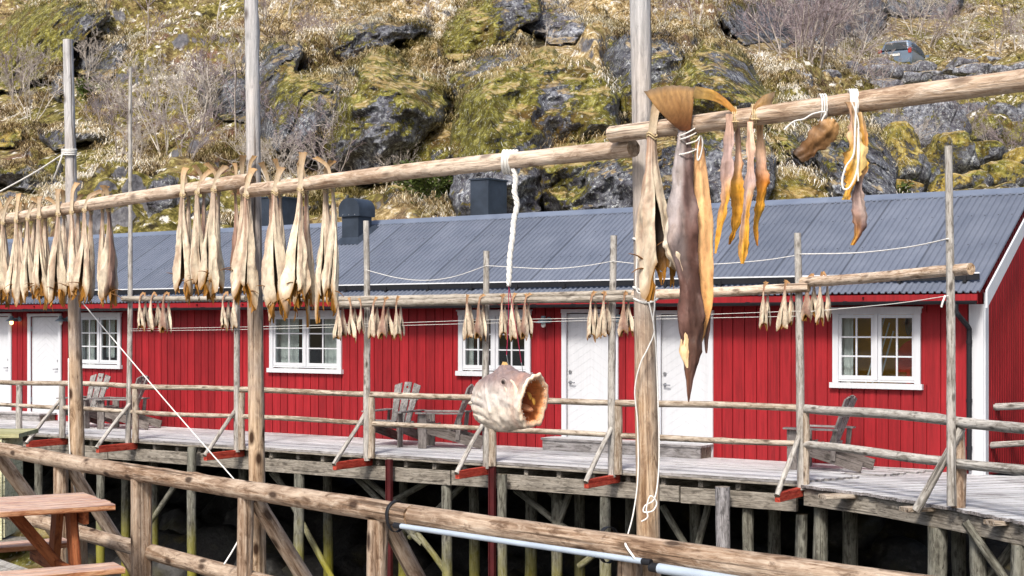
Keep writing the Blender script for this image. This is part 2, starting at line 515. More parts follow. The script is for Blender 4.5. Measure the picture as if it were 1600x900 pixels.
OUT = [
    ('long dark mossy rock slab at the top left of the hillside', [(-30, 60), (20, 37), (43, 17), (67, 6), (97, 3), (133, 8), (160, 20), (147, 38), (117, 56), (100, 80), (88, 100), (77, 110), (57, 119), (33, 131), (-30, 140)], 1.6, 'M', ((120, 20, 30, -0.3), (40, 70, 40, 0.2)), {}),
    ('grey purple rock under a golden turf cap below the long slab', [(112, 68), (133, 60), (160, 57), (182, 62), (190, 78), (182, 102), (167, 114), (140, 112), (118, 102)], 1.2, 'C', (), {}),
    ('tan boulder face beside the top of the leftmost tall pole', [(78, 112), (90, 94), (99, 100), (100, 140), (93, 154), (80, 150)], 0.7, 'R', (), {}),
    ('pale grey block of rock beside the leftmost tall pole', [(68, 196), (100, 193), (135, 193), (162, 199), (152, 213), (104, 232), (83, 232), (68, 218)], 0.9, 'R', (), {}),
    ('golden mossy rock at the left edge above the flat grey ledge', [(-30, 196), (20, 192), (37, 203), (35, 219), (13, 229), (-30, 229)], 0.9, 'G', (), {}),
    ('flat grey rock ledge at the left edge behind the white line', [(-30, 252), (33, 256), (67, 270), (92, 286), (68, 302), (33, 292), (-30, 281)], 0.9, 'R', (), {}),
    ('tall dark cracked cliff right of the middle tall pole', [(405, 118), (420, 82), (437, 66), (460, 78), (450, 103), (456, 118), (483, 128), (503, 125), (530, 115), (545, 136), (562, 130), (566, 160), (552, 187), (530, 220), (500, 242), (460, 245), (432, 235), (410, 205), (400, 157)], 2.0, 'C', ((470, 130, 22, 0.35),), dict(tall=4.0, crack=0.5, facets=12)),
    ('dark grey cliff below the straw crest', [(530, 66), (543, 48), (573, 36), (600, 35), (633, 40), (664, 42), (642, 54), (613, 60), (593, 76), (567, 86), (547, 100), (532, 82)], 1.5, 'C', ((610, 45, 25, -0.1),), dict(tall=2.0, crack=0.4)),
    ('small grey rock face between the dark cliff and the triangular rock', [(530, 104), (560, 88), (587, 78), (600, 85), (582, 112), (562, 126), (540, 122)], 1.0, 'C', (), dict(crack=0.3)),
    ('triangular rock, moss green on its left flank and dark on its right', [(598, 80), (618, 88), (636, 111), (664, 124), (688, 138), (695, 164), (686, 192), (666, 208), (642, 222), (618, 246), (600, 275), (560, 280), (525, 262), (512, 220), (538, 175), (560, 135), (580, 100)], 2.6, 'M', ((560, 160, 30, 0.25), (590, 170, 24, -0.55), (640, 190, 30, 0.1), (575, 240, 30, -0.4)), dict(facets=7)),
    ('mossy green slope of rock above the rounded knoll', [(700, 76), (714, 33), (733, 16), (760, -20), (835, -20), (835, 18), (795, 45), (775, 62), (762, 88), (730, 90), (704, 86)], 1.6, 'M', ((740, 60, 40, 0.3), (790, 10, 25, -0.5)), {}),
    ('blue grey lichen slab on the crest above the rounded knoll', [(800, 2), (850, -10), (882, 18), (908, 40), (892, 60), (860, 64), (833, 47), (800, 32)], 1.0, 'L', (), {}),
    ('pale lichen rock on the upper left shoulder of the rounded knoll', [(712, 116), (735, 96), (765, 84), (795, 78), (806, 92), (772, 116), (747, 138), (728, 160), (714, 145)], 1.2, 'R', ((730, 140, 15, 0.2),), {}),
    ('huge rounded mossy knoll above the box chimney', [(713, 250), (718, 190), (729, 148), (750, 126), (790, 110), (815, 101), (850, 88), (885, 103), (912, 105), (938, 126), (953, 152), (962, 188), (958, 208), (915, 215), (880, 224), (847, 244), (840, 290), (838, 352), (760, 352), (722, 335), (711, 290)], 3.2, 'M', ((790, 150, 50, 0.25), (868, 160, 26, -0.5), (735, 290, 30, -0.55), (805, 300, 40, -0.5), (920, 150, 25, 0.1), (760, 230, 30, 0.15)), dict(facets=8)),
    ('dark lichen rock face on the crest behind the tallest pole', [(956, 68), (985, 54), (1018, 52), (1044, 66), (1057, 92), (1053, 112), (1062, 132), (1042, 162), (1027, 200), (985, 205), (960, 194), (952, 140)], 2.0, 'C', ((1000, 160, 40, 0.3), (980, 90, 20, -0.3)), {}),
    ('broad dark mossy shoulder right of the tallest pole', [(1058, 122), (1078, 95), (1102, 74), (1133, 77), (1156, 92), (1177, 125), (1193, 150), (1213, 172), (1236, 200), (1256, 240), (1225, 248), (1190, 215), (1150, 198), (1100, 195), (1062, 195), (1042, 168)], 2.2, 'M', ((1120, 110, 30, -0.35), (1090, 160, 40, 0.15)), {}),
    ('dark grey and brown crag on the roof ridge line behind the tallest pole', [(845, 250), (870, 228), (905, 221), (950, 218), (1000, 212), (1042, 208), (1064, 232), (1056, 270), (1042, 335), (1000, 352), (930, 352), (870, 352), (848, 305)], 2.2, 'C', ((900, 250, 40, 0.3), (960, 290, 25, -0.5), (990, 240, 25, 0.3)), dict(crack=0.25)),
    ('dark broken cliff behind the drying fillets', [(1070, 205), (1110, 198), (1150, 203), (1188, 218), (1204, 250), (1198, 290), (1186, 338), (1078, 338), (1058, 290), (1063, 240)], 2.0, 'C', ((1100, 220, 25, 0.3), (1130, 270, 25, -0.5)), dict(crack=0.5, tall=2.0)),
    ('low golden moss boulder on the roof ridge line', [(1186, 302), (1200, 280), (1230, 272), (1262, 277), (1285, 293), (1290, 330), (1186, 330)], 1.1, 'G', (), {}),
    ('grey rock with hanging moss above the low golden boulder', [(1198, 202), (1235, 205), (1262, 224), (1288, 233), (1298, 268), (1292, 296), (1265, 280), (1230, 271), (1198, 278)], 1.5, 'C', ((1215, 215, 20, 0.4),), dict(crack=0.5, tall=2.5)),
    ('tall purple grey rock left of the boulder field', [(1288, 215), (1310, 202), (1345, 196), (1372, 216), (1390, 258), (1392, 300), (1380, 326), (1300, 326), (1288, 282)], 1.8, 'C', ((1330, 205, 20, 0.4),), dict(crack=0.3)),
    ('low mossy rock between the triangular rock and the rounded knoll', [(640, 240), (663, 212), (690, 201), (716, 198), (718, 242), (714, 266), (690, 276), (660, 275), (636, 268)], 1.1, 'M', (), {}),
    ('broad grey cliff at the top edge left of the parked car', [(1208, 34), (1222, -15), (1372, -20), (1376, 40), (1352, 58), (1320, 48), (1290, 64), (1250, 54), (1213, 64)], 2.5, 'R', ((1290, 0, 40, -0.3),), dict(crack=0.3)),
    ('pale grey rock on the crest right of the tallest pole', [(1133, 22), (1150, 1), (1180, -3), (1203, 8), (1213, 42), (1197, 61), (1165, 65), (1143, 47)], 1.6, 'R', ((1165, 5, 20, 0.3),), {}),
    ('dark grey cliff at the top edge above the parked car', [(1368, -25), (1503, -25), (1498, 10), (1472, 24), (1430, 30), (1378, 17)], 2.0, 'C', (), {}),
    ('shaded rock face left of the middle tall pole', [(320, 126), (350, 116), (378, 108), (396, 150), (382, 183), (350, 181), (328, 167), (316, 146)], 1.3, 'C', (), {}),
]


def inside_poly(pl, q):
    ins = np.zeros(len(q), bool)
    for i in range(len(pl)):
        a_, b_ = pl[i], pl[(i + 1) % len(pl)]
        cr = ((a_[1] > q[:, 1]) != (b_[1] > q[:, 1]))
        with np.errstate(divide='ignore', invalid='ignore'):
            xi = (b_[0] - a_[0]) * (q[:, 1] - a_[1]) / (b_[1] - a_[1]) + a_[0]
        ins ^= cr & (q[:, 0] < xi)
    return ins


# calm ground where the crags break through it (a coarse raster over the slope)
MU, MY = np.arange(-80, 1700, 4.0), np.arange(-60, 420, 4.0)
_mu, _my = np.meshgrid(MU, MY)
_q = np.stack([_mu.ravel(), _my.ravel()], -1)
CRAG = np.zeros(_mu.shape)
for _o in OUT:
    _pl = np.array(_o[1], float)
    for dx, dy in ((0, 0), (0, -14), (0, -28), (0, -38), (15, -8), (-15, -8), (12, -22), (-12, -22), (0, 13)):
        CRAG = np.maximum(CRAG, inside_poly(_pl, _q + np.array([dx, dy])).reshape(_mu.shape))
for _ in range(3):
    _p = np.pad(CRAG, 1, mode='edge'); CRAG = (_p[1:-1, 1:-1] * 2 + _p[:-2, 1:-1] + _p[2:, 1:-1] + _p[1:-1, :-2] + _p[1:-1, 2:]) / 6


def crag_at(u, y):
    i = np.clip((np.asarray(y) - MY[0]) / 4, 0, len(MY) - 1.001); j = np.clip((np.asarray(u) - MU[0]) / 4, 0, len(MU) - 1.001)
    i0, j0 = i.astype(int), j.astype(int); fi, fj = i - i0, j - j0
    return (CRAG[i0, j0] * (1 - fi) * (1 - fj) + CRAG[i0 + 1, j0] * fi * (1 - fj) + CRAG[i0, j0 + 1] * (1 - fi) * fj + CRAG[i0 + 1, j0 + 1] * fi * fj)


def hill_base(u, y):
    return hill_Y(u, y)


def hill_pos(u, y):
    """the real ground of the hillside seen through picture column u, row y"""
    u = np.atleast_1d(np.asarray(u, float)); y = np.atleast_1d(np.asarray(y, float))
    Y = hill_Y(u, y)
    p = np.stack([(u - CX) / F * Y, Y, HC + (CY - y) / F * Y], -1)
    amp = np.clip((Y - 30) / 10, 0.0, 1.0)
    h = 1.15 * fbm(p / 7.0, 3) + 0.55 * np.abs(fbm(p / 2.4 + 5, 3)) + 0.28 * np.abs(fbm(p / 0.9 + 9, 3)) + 0.12 * fbm(p / 0.4 + 3, 2)
    road = np.exp(-((p[:, 2] - 20.6) / 1.0) ** 2) * (u > 1330)
    h = h * amp * (1 - 0.75 * road) * (1 - 0.93 * crag_at(u, y))
    h = h * np.clip((Y - 26) / 8, 0.15, 1)
    p[:, 1] -= 0.62 * h
    p[:, 2] += 0.68 * h
    return p


def hp(u, y):
    return Vector(hill_pos([u], [y])[0])


us = np.concatenate([np.arange(-600, -40, 14), np.arange(-40, 1660, 3.2), np.arange(1660, 2210, 14)])
vs = np.concatenate([np.arange(560, 380, -12), np.arange(380, -30, -2.2), np.arange(-30, -141, -8)])
UU, VV = np.meshgrid(us, vs)
HG = hill_pos(UU.ravel(), VV.ravel()).reshape(len(vs), len(us), 3)


def hill_mat():
    t = NT('hillside')
    g = t.n('ShaderNodeNewGeometry')
    c = t.coord('Object')
    big = t.noise(c, 0.16, 5, 0.6, 0.6)
    mid = t.noise(c, 0.55, 6, 0.65, 0.5)
    fine = t.noise(c, 4.5, 6, 0.72)
    hair = t.noise(t.coord('Object', (3, 3, 1.2)), 9, 5, 0.7, 1.2)
    straw = t.ramp(fine, [(0.3, S('#43372a')), (0.42, S('#7f6a45')), (0.54, S('#bda677')), (0.66, S('#f3ead6'))])
    moss = t.ramp(fine, [(0.32, S('#2c2a14')), (0.48, S('#65602c')), (0.58, S('#968c4c')), (0.7, S('#d6cca2'))])
    heath = t.ramp(hair, [(0.3, S('#2c211b')), (0.48, S('#6b5645')), (0.6, S('#9a8468')), (0.72, S('#d8c7a8'))])
    zn = t.n('ShaderNodeSeparateColor'); t.l(t.attr(), zn.inputs[0])
    hz = t.math('ADD', zn.outputs[2], t.math('MULTIPLY', t.math('SUBTRACT', mid, 0.5), 3.2))
    gz = t.math('ADD', t.math('ADD', zn.outputs[1], 0.04), t.math('MULTIPLY', t.math('SUBTRACT', big, 0.5), 3.2))
    gz = t.math('ADD', gz, t.math('MULTIPLY', t.math('SUBTRACT', fine, 0.5), 1.5))
    tan_ = t.ramp(fine, [(0.3, S('#2f271d')), (0.45, S('#5f5036')), (0.57, S('#8f7e56')), (0.69, S('#d3c8a8'))])
    sz = t.math('ADD', zn.outputs[0], t.math('MULTIPLY', t.math('SUBTRACT', t.noise(c, 0.9, 5, 0.65), 0.5), 2.2))
    col = t.mix(t.ramp(sz, [(0.35, 0.0), (0.65, 1.0)]), tan_, straw)
    col = t.mix(t.ramp(hz, [(0.5, 0.0), (0.75, 1.0)]), col, heath)
    col = t.mix(t.ramp(gz, [(0.5, 0.0), (0.8, 0.9)]), col, moss)
    col = t.mix(t.math('MULTIPLY', t.ramp(hz, [(0.62, 0.0), (0.9, 0.7)]), t.ramp(t.noise(c, 2.2, 5, 0.7), [(0.48, 0.0), (0.6, 1.0)])), col, t.ramp(hair, [(0.3, S('#3a1f1a')), (0.5, S('#7c4a40')), (0.7, S('#b08a7c'))]))
    dk = t.noise(c, 1.35, 6, 0.72, 0.4)
    col = t.mix(t.ramp(dk, [(0.37, 0.9), (0.455, 0.0)]), col, S('#2a2319'))
    col = t.mix(t.ramp(t.noise(c, 1.7, 6, 0.7), [(0.572, 0.0), (0.62, 0.85)]), col, S('#f6f2ea'))      # late snow dust
    sp = t.n('ShaderNodeSeparateXYZ'); t.l(g.outputs['Normal'], sp.inputs[0])
    rock = t.ramp(t.noise(c, 2.6, 6, 0.7), [(0.3, S('#3a3a40')), (0.55, S('#77777e')), (0.75, S('#a9a9ac'))])
    rf = t.ramp(t.math('ADD', sp.outputs[2], t.math('MULTIPLY', mid, 0.35)), [(0.47, 1.0), (0.56, 0.0)])
    col = t.mix(rf, col, rock)
    t.base(col, 0.9, 0.15)
    t.bump(t.math('ADD', t.math('MULTIPLY', hair, 0.7), fine), 0.8, 0.12)
    return t.m


M_HILL = hill_mat()
ZONE = [  # picture column, row, radius, straw, green, heath: what grows where on the hill
    (640, 110, 90, 1, 0, 0), (700, 200, 55, 1, 0, 0), (520, 20, 110, 0.9, 0.1, 0), (860, 60, 100, 0.9, 0.2, 0), (920, 130, 60, 1, 0, 0), (1130, 90, 60, 1, 0, 0), (1230, 190, 50, 0.8, 0.4, 0),
    (60, 30, 130, 0.6, 0.3, 0.4), (250, 30, 120, 0.6, 0.4, 0.6), (150, 120, 90, 0.3, 1, 0.2), (240, 180, 90, 0.2, 1, 0.2), (330, 200, 100, 0.4, 0.3, 1), (60, 170, 80, 0.6, 0.5, 0.3), (120, 280, 130, 0.4, 0.8, 0.3),
    (260, 310, 120, 0.3, 1, 0.2), (200, 150, 60, 0.2, 1.1, 0.2), (290, 60, 60, 0.3, 0.9, 0.7), (370, 240, 60, 0.3, 0.2, 1.2), (30, 130, 50, 0.5, 0.9, 0.3), (440, 290, 110, 0.6, 0.4, 0.5), (560, 300, 90, 0.5, 0.5, 0.5), (690, 310, 70, 0.5, 0.8, 0), (1450, 60, 150, 0.6, 0.6, 0.3), (1560, 60, 110, 0.5, 0.7, 0.4), (1250, 60, 110, 0.4, 0.2, 1),
    (1330, 150, 80, 0.5, 0.5, 0.4), (1450, 150, 120, 0.35, 0.8, 0.1), (1480, 240, 170, 0.15, 0.9, 0.1), (1120, 20, 110, 0.6, 0.3, 0.6), (30, 330, 120, 0.4, 0.3, 0.9)]


def zones(u, y):
    w = np.stack([np.exp(-(((u - a) ** 2 + (1.4 * (y - b)) ** 2) / (2 * r * r))) for a, b, r, *_ in ZONE], -1) + 1e-6
    c = np.array([z[3:] for z in ZONE])
    return (w @ c) / w.sum(-1, keepdims=True)


HZ = zones(UU.ravel(), VV.ravel()).reshape(len(vs), len(us), 3)
mb = MB(); mb.grid(HG, HZ)
hill = mb.build('hillside', M_HILL, smooth=True)
tag(hill, 'steep rocky hillside of dry grass and moss behind the red house', 'hillside', kind='structure')


def rock_mat(name, mossy, dark=0.0, golden=0.0):
    t = NT(name)
    c = t.n('ShaderNodeTexCoord'); off = t.n('ShaderNodeVectorMath', operation='ADD')
    geo = t.n('ShaderNodeNewGeometry')
    c = geo.outputs['Position']
    n1 = t.noise(c, 0.9, 6, 0.65, 0.4)
    n2 = t.noise(c, 5.5, 6, 0.7)
    n3 = t.noise(c, 2.1, 5, 0.7, 0.8)
    crack = t.voro(t.coord('Object', (1, 1, 0.45)), 1.1, 'DISTANCE_TO_EDGE')
    k = 1 - dark
    col = t.ramp(n2, [(0.30, tuple(k * x for x in S('#212126'))), (0.45, tuple(k * x for x in S('#55565f'))), (0.58, tuple(k * x for x in S('#8e929c'))), (0.72, tuple(k * x for x in S('#d4d7dc')))])
    col = t.mix(t.ramp(n1, [(0.4, 0.0), (0.62, 0.75)]), col, tuple(k * x for x in S('#4b4750')))
    n9 = t.noise(c, 9.0, 5, 0.8)
    lich = t.math('MULTIPLY', t.ramp(n9, [(0.56, 0.0), (0.61, 1.0)]), t.ramp(n3, [(0.4, 0.0), (0.55, 0.9)]))
    col = t.mix(lich, col, S('#d2d8dc'))
    sp = t.n('ShaderNodeSeparateXYZ'); t.l(geo.outputs['Normal'], sp.inputs[0])
    side = t.math('ADD', t.math('MULTIPLY', sp.outputs[2], 0.55), t.math('MULTIPLY', sp.outputs[0], -0.22))
    m = t.math('ADD', side, t.math('MULTIPLY', t.math('SUBTRACT', n1, 0.5), 1.9))
    m = t.math('ADD', m, t.math('MULTIPLY', t.math('SUBTRACT', n2, 0.5), 1.5))
    m = t.math('ADD', m, t.math('MULTIPLY', t.math('SUBTRACT', n9, 0.5), 1.2))
    zc = t.n('ShaderNodeSeparateColor'); t.l(t.attr(), zc.inputs[0])
    m = t.math('ADD', m, t.math('MULTIPLY', t.math('SUBTRACT', zc.outputs[0], 0.5), 1.6 if mossy > -9 else 0))
    mf = t.ramp(t.math('ADD', m, mossy - 0.5), [(0.28, 0.0), (0.50, 1.0)])
    mc = t.ramp(t.noise(c, 3.3, 6, 0.75, 0.5), [(0.30, S('#181408')), (0.42, S('#49431a')), (0.53, S('#686428')), (0.67, S('#a9a45e'))])
    if golden:
        mc = t.mix(t.math('MULTIPLY', t.ramp(t.noise(c, 1.1, 4, 0.6), [(0.4, 0.0), (0.6, 1.0)]), golden), mc, t.ramp(n2, [(0.3, S('#6b5524')), (0.5, S('#a89045')), (0.7, S('#d9c784'))]))
    mc = t.mix(t.ramp(t.noise(c, 0.7, 4, 0.6, 0.3), [(0.5, 0.0), (0.66, 0.8)]), mc, t.ramp(n2, [(0.3, S('#2b1d0d')), (0.7, S('#6b4f28'))]))
    col = t.mix(mf, col, mc)
    col = t.mix(t.math('MULTIPLY', t.ramp(t.noise(c, 12.0, 4, 0.8), [(0.58, 0.0), (0.63, 1.0)]), 0.6), col, S('#c9cdc4'))
    cap = t.ramp(t.math('ADD', sp.outputs[2], t.math('MULTIPLY', t.math('SUBTRACT', n3, 0.5), 1.2)), [(0.82, 0.0), (0.92, 0.8)])
    col = t.mix(t.math('MULTIPLY', cap, 0.75), col, t.ramp(n2, [(0.3, S('#7c6238')), (0.5, S('#b79d68')), (0.7, S('#e6dac0'))]))
    t.base(col, 0.88, 0.2)
    hgt = t.math('ADD', t.math('ADD', n2, t.math('MULTIPLY', t.ramp(crack, [(0.0, 0.0), (0.05, 1.0)]), 0.5)), t.math('MULTIPLY', mf, 0.4))
    t.bump(hgt, 0.9, 0.10)
    return t.m


M_ROCK = rock_mat('lichen_rock', 0.42)
M_MOSSROCK = rock_mat('mossy_rock', 0.92, 0.1)
M_GOLDROCK = rock_mat('golden_moss_rock', 0.9, 0.05, 0.8)
M_CLIFF = rock_mat('dark_cliff', 0.40, 0.25)
M_GREYROCK = rock_mat('grey_rock', 0.15, -0.15)

ROCK_TOPS = []                                            # upward facing spots that carry dry grass


def rock_mesh(name, dims, seed, sub=5, cuts=16, rough=0.16, tall=1.0, lo=0.55):
    bm = bmesh.new()
    bmesh.ops.create_icosphere(bm, subdivisions=sub, radius=1)
    V = np.array([v.co[:] for v in bm.verts])
    V = np.sign(V) * np.abs(V) ** 0.78
    rr = np.random.default_rng(seed)
    N = rr.normal(size=(cuts, 3)); N[:, 2] *= 0.8
    N /= np.linalg.norm(N, axis=1)[:, None]
    D = rr.uniform(lo, 0.95, cuts)
    D = D * 1.12
    dot = V @ N.T
    s = np.where(dot > 0.02, D / np.maximum(dot, 0.02), 9).min(1)
    s = np.minimum(s, 1.0)
    V = V * s[:, None]
    q = V * np.array(dims) 
    sc = float(np.mean(dims))
    stretch = np.array([1, 1, 1 / tall])
    d = rough * (0.55 * fbm(q / sc * 2.0 * stretch + seed, 3) - 0.45 * np.abs(fbm(q / sc * 3.5 * stretch + seed * 2, 3))) + 0.055 * fbm(q * 1.6 * stretch + seed, 4) * min(1, 1.2 / sc)
    V = V * (1 + d)[:, None] * np.array(dims)
    for v, c in zip(bm.verts, V): v.co = c
    me = bpy.data.meshes.new(name)
    for f in bm.faces: f.smooth = True
    bm.to_mesh(me); bm.free()
    at = me.color_attributes.new('Col', 'FLOAT_COLOR', 'POINT')
    at.data.foreach_set('color', np.tile([0.5, 0.5, 0.5, 1.0], len(me.vertices)))
    return me


def rock(name, label, cat, box, mat, seed, depth=0.6, sink=0.15, sub=5, cuts=16, rough=0.16, tilt=0.0, group=None, tall=1.0, dY=0.0, lo=0.55, grass=True, grow=1.0):
    """a rock that covers about the picture box (x0,y0,x1,y1), bedded in the hillside it stands on"""
    x0, y0, x1, y1 = box
    base = hp((x0 + x1) / 2, y1)
    Y = base.y + dY
    mpp = Y / F
    rx, rz = (x1 - x0) / 2 * mpp * 1.1 * grow, (y1 - y0) / 2 * mpp * 1.15 * grow
    ry = depth * (rx + rz) / 2 * 1.3
    me = rock_mesh(name, (rx, ry, rz), seed, sub, cuts, rough, tall, lo)
    c = P((x0 + x1) / 2, (y0 + y1) / 2 + sink * (y1 - y0) * 0.3, Y + ry * 0.55)
    o = link_mesh(name, me, mat, None, c, (0, tilt, 0))
    tag(o, label, cat, group)
    if grass and (x1 - x0) > 55:
        n = len(me.vertices)
        co_ = np.empty(n * 3); no = np.empty(n * 3)
        me.vertices.foreach_get('co', co_); me.vertices.foreach_get('normal', no)
        R = np.array(Euler((0, tilt, 0)).to_matrix())
        W = co_.reshape(-1, 3) @ R.T + np.array(c); Nn = no.reshape(-1, 3) @ R.T
        up = (Nn[:, 2] > 0.62)
        ROCK_TOPS.append((W[up], Nn[up]))
    return o


def outcrop(label, poly, bulge, mat, seed, moss=(), edge=0.36, crack=0.0, facets=9, tall=1.0, step=2.2, cap=True, lean=0.2):
    """a crag growing out of the hill inside the outline, rounded and chiselled, its rim buried in the turf"""
    rr = np.random.default_rng(seed)
    pl = np.array(poly, float)
    x0, y0 = pl.min(0) - 20; x1, y1 = pl.max(0) + 20
    gu, gy = np.arange(x0, x1, step), np.arange(y1, y0, -step)
    U, V = np.meshgrid(gu, gy)
    q = np.stack([U.ravel(), V.ravel()], -1)
    wq = np.stack([q[:, 0] / 26.0, q[:, 1] / 26.0, np.full(len(q), seed * 3.1)], -1)
    q = q + np.stack([fbm(wq, 3), fbm(wq + 50, 3)], -1) * 5.5
    # signed distance to the outline
    d = np.full(len(q), 1e9); ins = np.zeros(len(q), bool)
    for i in range(len(pl)):
        a_, b_ = pl[i], pl[(i + 1) % len(pl)]
        ab = b_ - a_; t_ = np.clip(((q - a_) @ ab) / (ab @ ab), 0, 1)
        d = np.minimum(d, np.linalg.norm(q - a_ - t_[:, None] * ab, axis=1))
        cr = ((a_[1] > q[:, 1]) != (b_[1] > q[:, 1]))
        with np.errstate(divide='ignore', invalid='ignore'):
            xi = (b_[0] - a_[0]) * (q[:, 1] - a_[1]) / (b_[1] - a_[1]) + a_[0]
        ins ^= cr & (q[:, 0] < xi)
    d = np.where(ins, d, -d)
    if min(np.ptp(pl[:, 0]), np.ptp(pl[:, 1])) > 55: d = d + 8
    wpx = edge * min(np.ptp(pl[:, 0]), np.ptp(pl[:, 1]))
    t_ = np.clip(d / wpx, 0, 1)
    dome = np.sqrt(np.maximum(0, 1 - (1 - t_) ** 2))
    H = (0.3 + bulge * dome).reshape(U.shape)
    gvy, gvx = np.gradient(H)
    T = np.full(H.shape, 1e9)
    inside = np.argwhere((d > wpx * 0.25).reshape(U.shape))
    I, J = np.meshgrid(np.arange(H.shape[0]), np.arange(H.shape[1]), indexing='ij')
    for _ in range(facets):
        if not len(inside): break
        i0, j0 = inside[rr.integers(len(inside))]
        k = 1.35
        T = np.minimum(T, H[i0, j0] * rr.uniform(0.86, 1.02) + k * gvy[i0, j0] * (I - i0) + k * gvx[i0, j0] * (J - j0) + rr.normal(0, 0.0025) * (I - i0) + rr.normal(0, 0.0025) * (J - j0))
    H = np.where(T < 1e8, 0.4 * H + 0.6 * np.clip(T, 0.1, None), H)
    H = H.ravel()
    Yt = hill_base(U.ravel(), V.ravel())
    Yl = hill_base(U.ravel(), np.full(U.size, pl[:, 1].max() - 6.0))
    Yb = np.minimum(Yt, Yl + lean * (Yt - Yl)) - 0.7
    p0 = np.stack([(U.ravel() - CX) / F * Yb, Yb, HC + (CY - V.ravel()) / F * Yb], -1)
    st = np.array([1, 1, 1 / tall])
    n_ = 0.30 * fbm(p0 / 1.7 * st + seed, 3) - 0.34 * np.abs(fbm(p0 / 1.1 * st + seed * 2, 3)) + 0.09 * fbm(p0 / 0.33 * st, 3)
    if crack: n_ = n_ - crack * np.clip(0.10 - np.abs(fbm(p0 / 1.5 * st * np.array([1, 1, 0.6]) + 31 + seed, 4)), 0, 1) * 5
    n_ = n_ * np.clip(0.5 + bulge / 3, 0.5, 1.2) * np.clip(d / 10 + 0.3, 0.15, 1)
    H = H + n_
    out = d < 0
    Yv = np.where(out, Yb - 0.2 + (Yt + 1.2 - Yb + 0.2) * np.clip(-d / 6.0, 0, 1), Yb - H)
    W = np.stack([(U.ravel() - CX) / F * Yv, Yv, HC + (CY - V.ravel()) / F * Yv], -1)
    R_, C_ = U.shape
    keep = (d > -8).reshape(R_, C_)
    ii = np.arange(R_ * C_).reshape(R_, C_)
    qm = keep[:-1, :-1] & keep[1:, :-1] & keep[:-1, 1:] & keep[1:, 1:]
    qd = np.stack([ii[:-1, :-1][qm], ii[:-1, 1:][qm], ii[1:, 1:][qm], ii[1:, :-1][qm]], -1)
    used = np.unique(qd); remap = np.full(R_ * C_, -1); remap[used] = np.arange(len(used))
    mv = np.full(R_ * C_, 0.5)
    for (a_, b_, r_, v_) in moss:
        mv = mv + v_ * np.exp(-((U.ravel() - a_) ** 2 + (V.ravel() - b_) ** 2) / (2 * r_ * r_))
    mb = MB(); mb.add(W[used], [tuple(f) for f in remap[qd]], np.repeat(np.clip(mv, 0, 1)[used][:, None], 3, 1))
    ctr = W[used].mean(0)
    mb.v[0] = mb.v[0] - ctr
    o = mb.build('rock_outcrop', mat, None, ctr, smooth=True, sharp=38)
    tag(o, label, 'rock')
    if cap:                                                  # turf hanging over the upper rim
        up = np.roll(d.reshape(R_, C_), -5, 0).ravel()       # five rows higher in the picture
        sel = (d > -2) & (d < 11) & (up < 0)
        ROCK_TOPS.append((W[sel], None))
    return o


OM = {'M': M_MOSSROCK, 'C': M_CLIFF, 'R': M_ROCK, 'G': M_GOLDROCK, 'L': M_GREYROCK}
for i, (lab, poly, bulge, mk, moss, kw) in enumerate(OUT):
    outcrop(lab, poly, bulge, OM[mk], 11 + i, moss, **kw)

# boulder field right of the knolls
FIELD = [(1365, 205, 1445, 300, 0), (1405, 160, 1500, 235, 1), (1480, 160, 1545, 200, 1), (1440, 215, 1520, 282, 0), (1530, 165, 1600, 215, 1),
         (1505, 188, 1572, 232, 2), (1490, 240, 1530, 265, 2), (1515, 225, 1565, 262, 2), (1565, 195, 1612, 235, 2), (1535, 255, 1605, 292, 0),
         (1455, 275, 1510, 310, 0), (1500, 270, 1545, 300, 2), (1575, 235, 1620, 268, 0), (1380, 285, 1440, 318, 0), (1545, 285, 1600, 306, 2),
         (1355, 180, 1405, 225, 1), (1420, 250, 1462, 290, 2), (1585, 160, 1625, 195, 1)]
FIELD = sorted(FIELD, key=lambda b: b[0] + b[2])
for i, (x0, y0, x1, y1, k) in enumerate(FIELD):
    mt = (M_GOLDROCK, M_ROCK, M_MOSSROCK)[k]
    rock('boulder', f'{("golden moss", "grey lichen", "green moss")[k]} boulder, {ORD[i]} from left in the field below the parked car', 'boulder',
         (x0, y0, x1, y1), mt, 40 + i, group='boulders in the field below the car', sub=4, cuts=11, rough=0.12, depth=0.9, grow=1.18, grass=False)
ROADB = [(1352, 105, 1400, 128), (1362, 95, 1403, 118), (1400, 100, 1428, 116), (1424, 98, 1456, 112), (1360, 128, 1402, 152), (1484, 92, 1522, 106),
         (1522, 90, 1538, 103), (1536, 91, 1564, 104), (1500, 103, 1545, 121), (1466, 118, 1500, 128), (1472, 106, 1500, 115), (1545, 104, 1582, 120),
         (1565, 98, 1605, 118), (1440, 112, 1470, 124), (1400, 115, 1440, 132), (1310, 100, 1342, 124), (1316, 118, 1332, 133), (1225, 112, 1262, 142), (1580, 115, 1615, 130), (1510, 118, 1545, 130),
         (1282, 112, 1310, 130)]
ROADB = sorted(ROADB, key=lambda b: b[0] + b[2])
for i, (x0, y0, x1, y1) in enumerate(ROADB):
    rock('boulder', f'grey boulder, {ORD[i]} from left in the roadside row by the parked car', 'boulder', (x0, y0, x1, y1),
         M_GREYROCK, 70 + i, group='grey boulders along the road', sub=4, cuts=10, rough=0.10, depth=0.9, grass=False, grow=1.3, dY=-1.5)
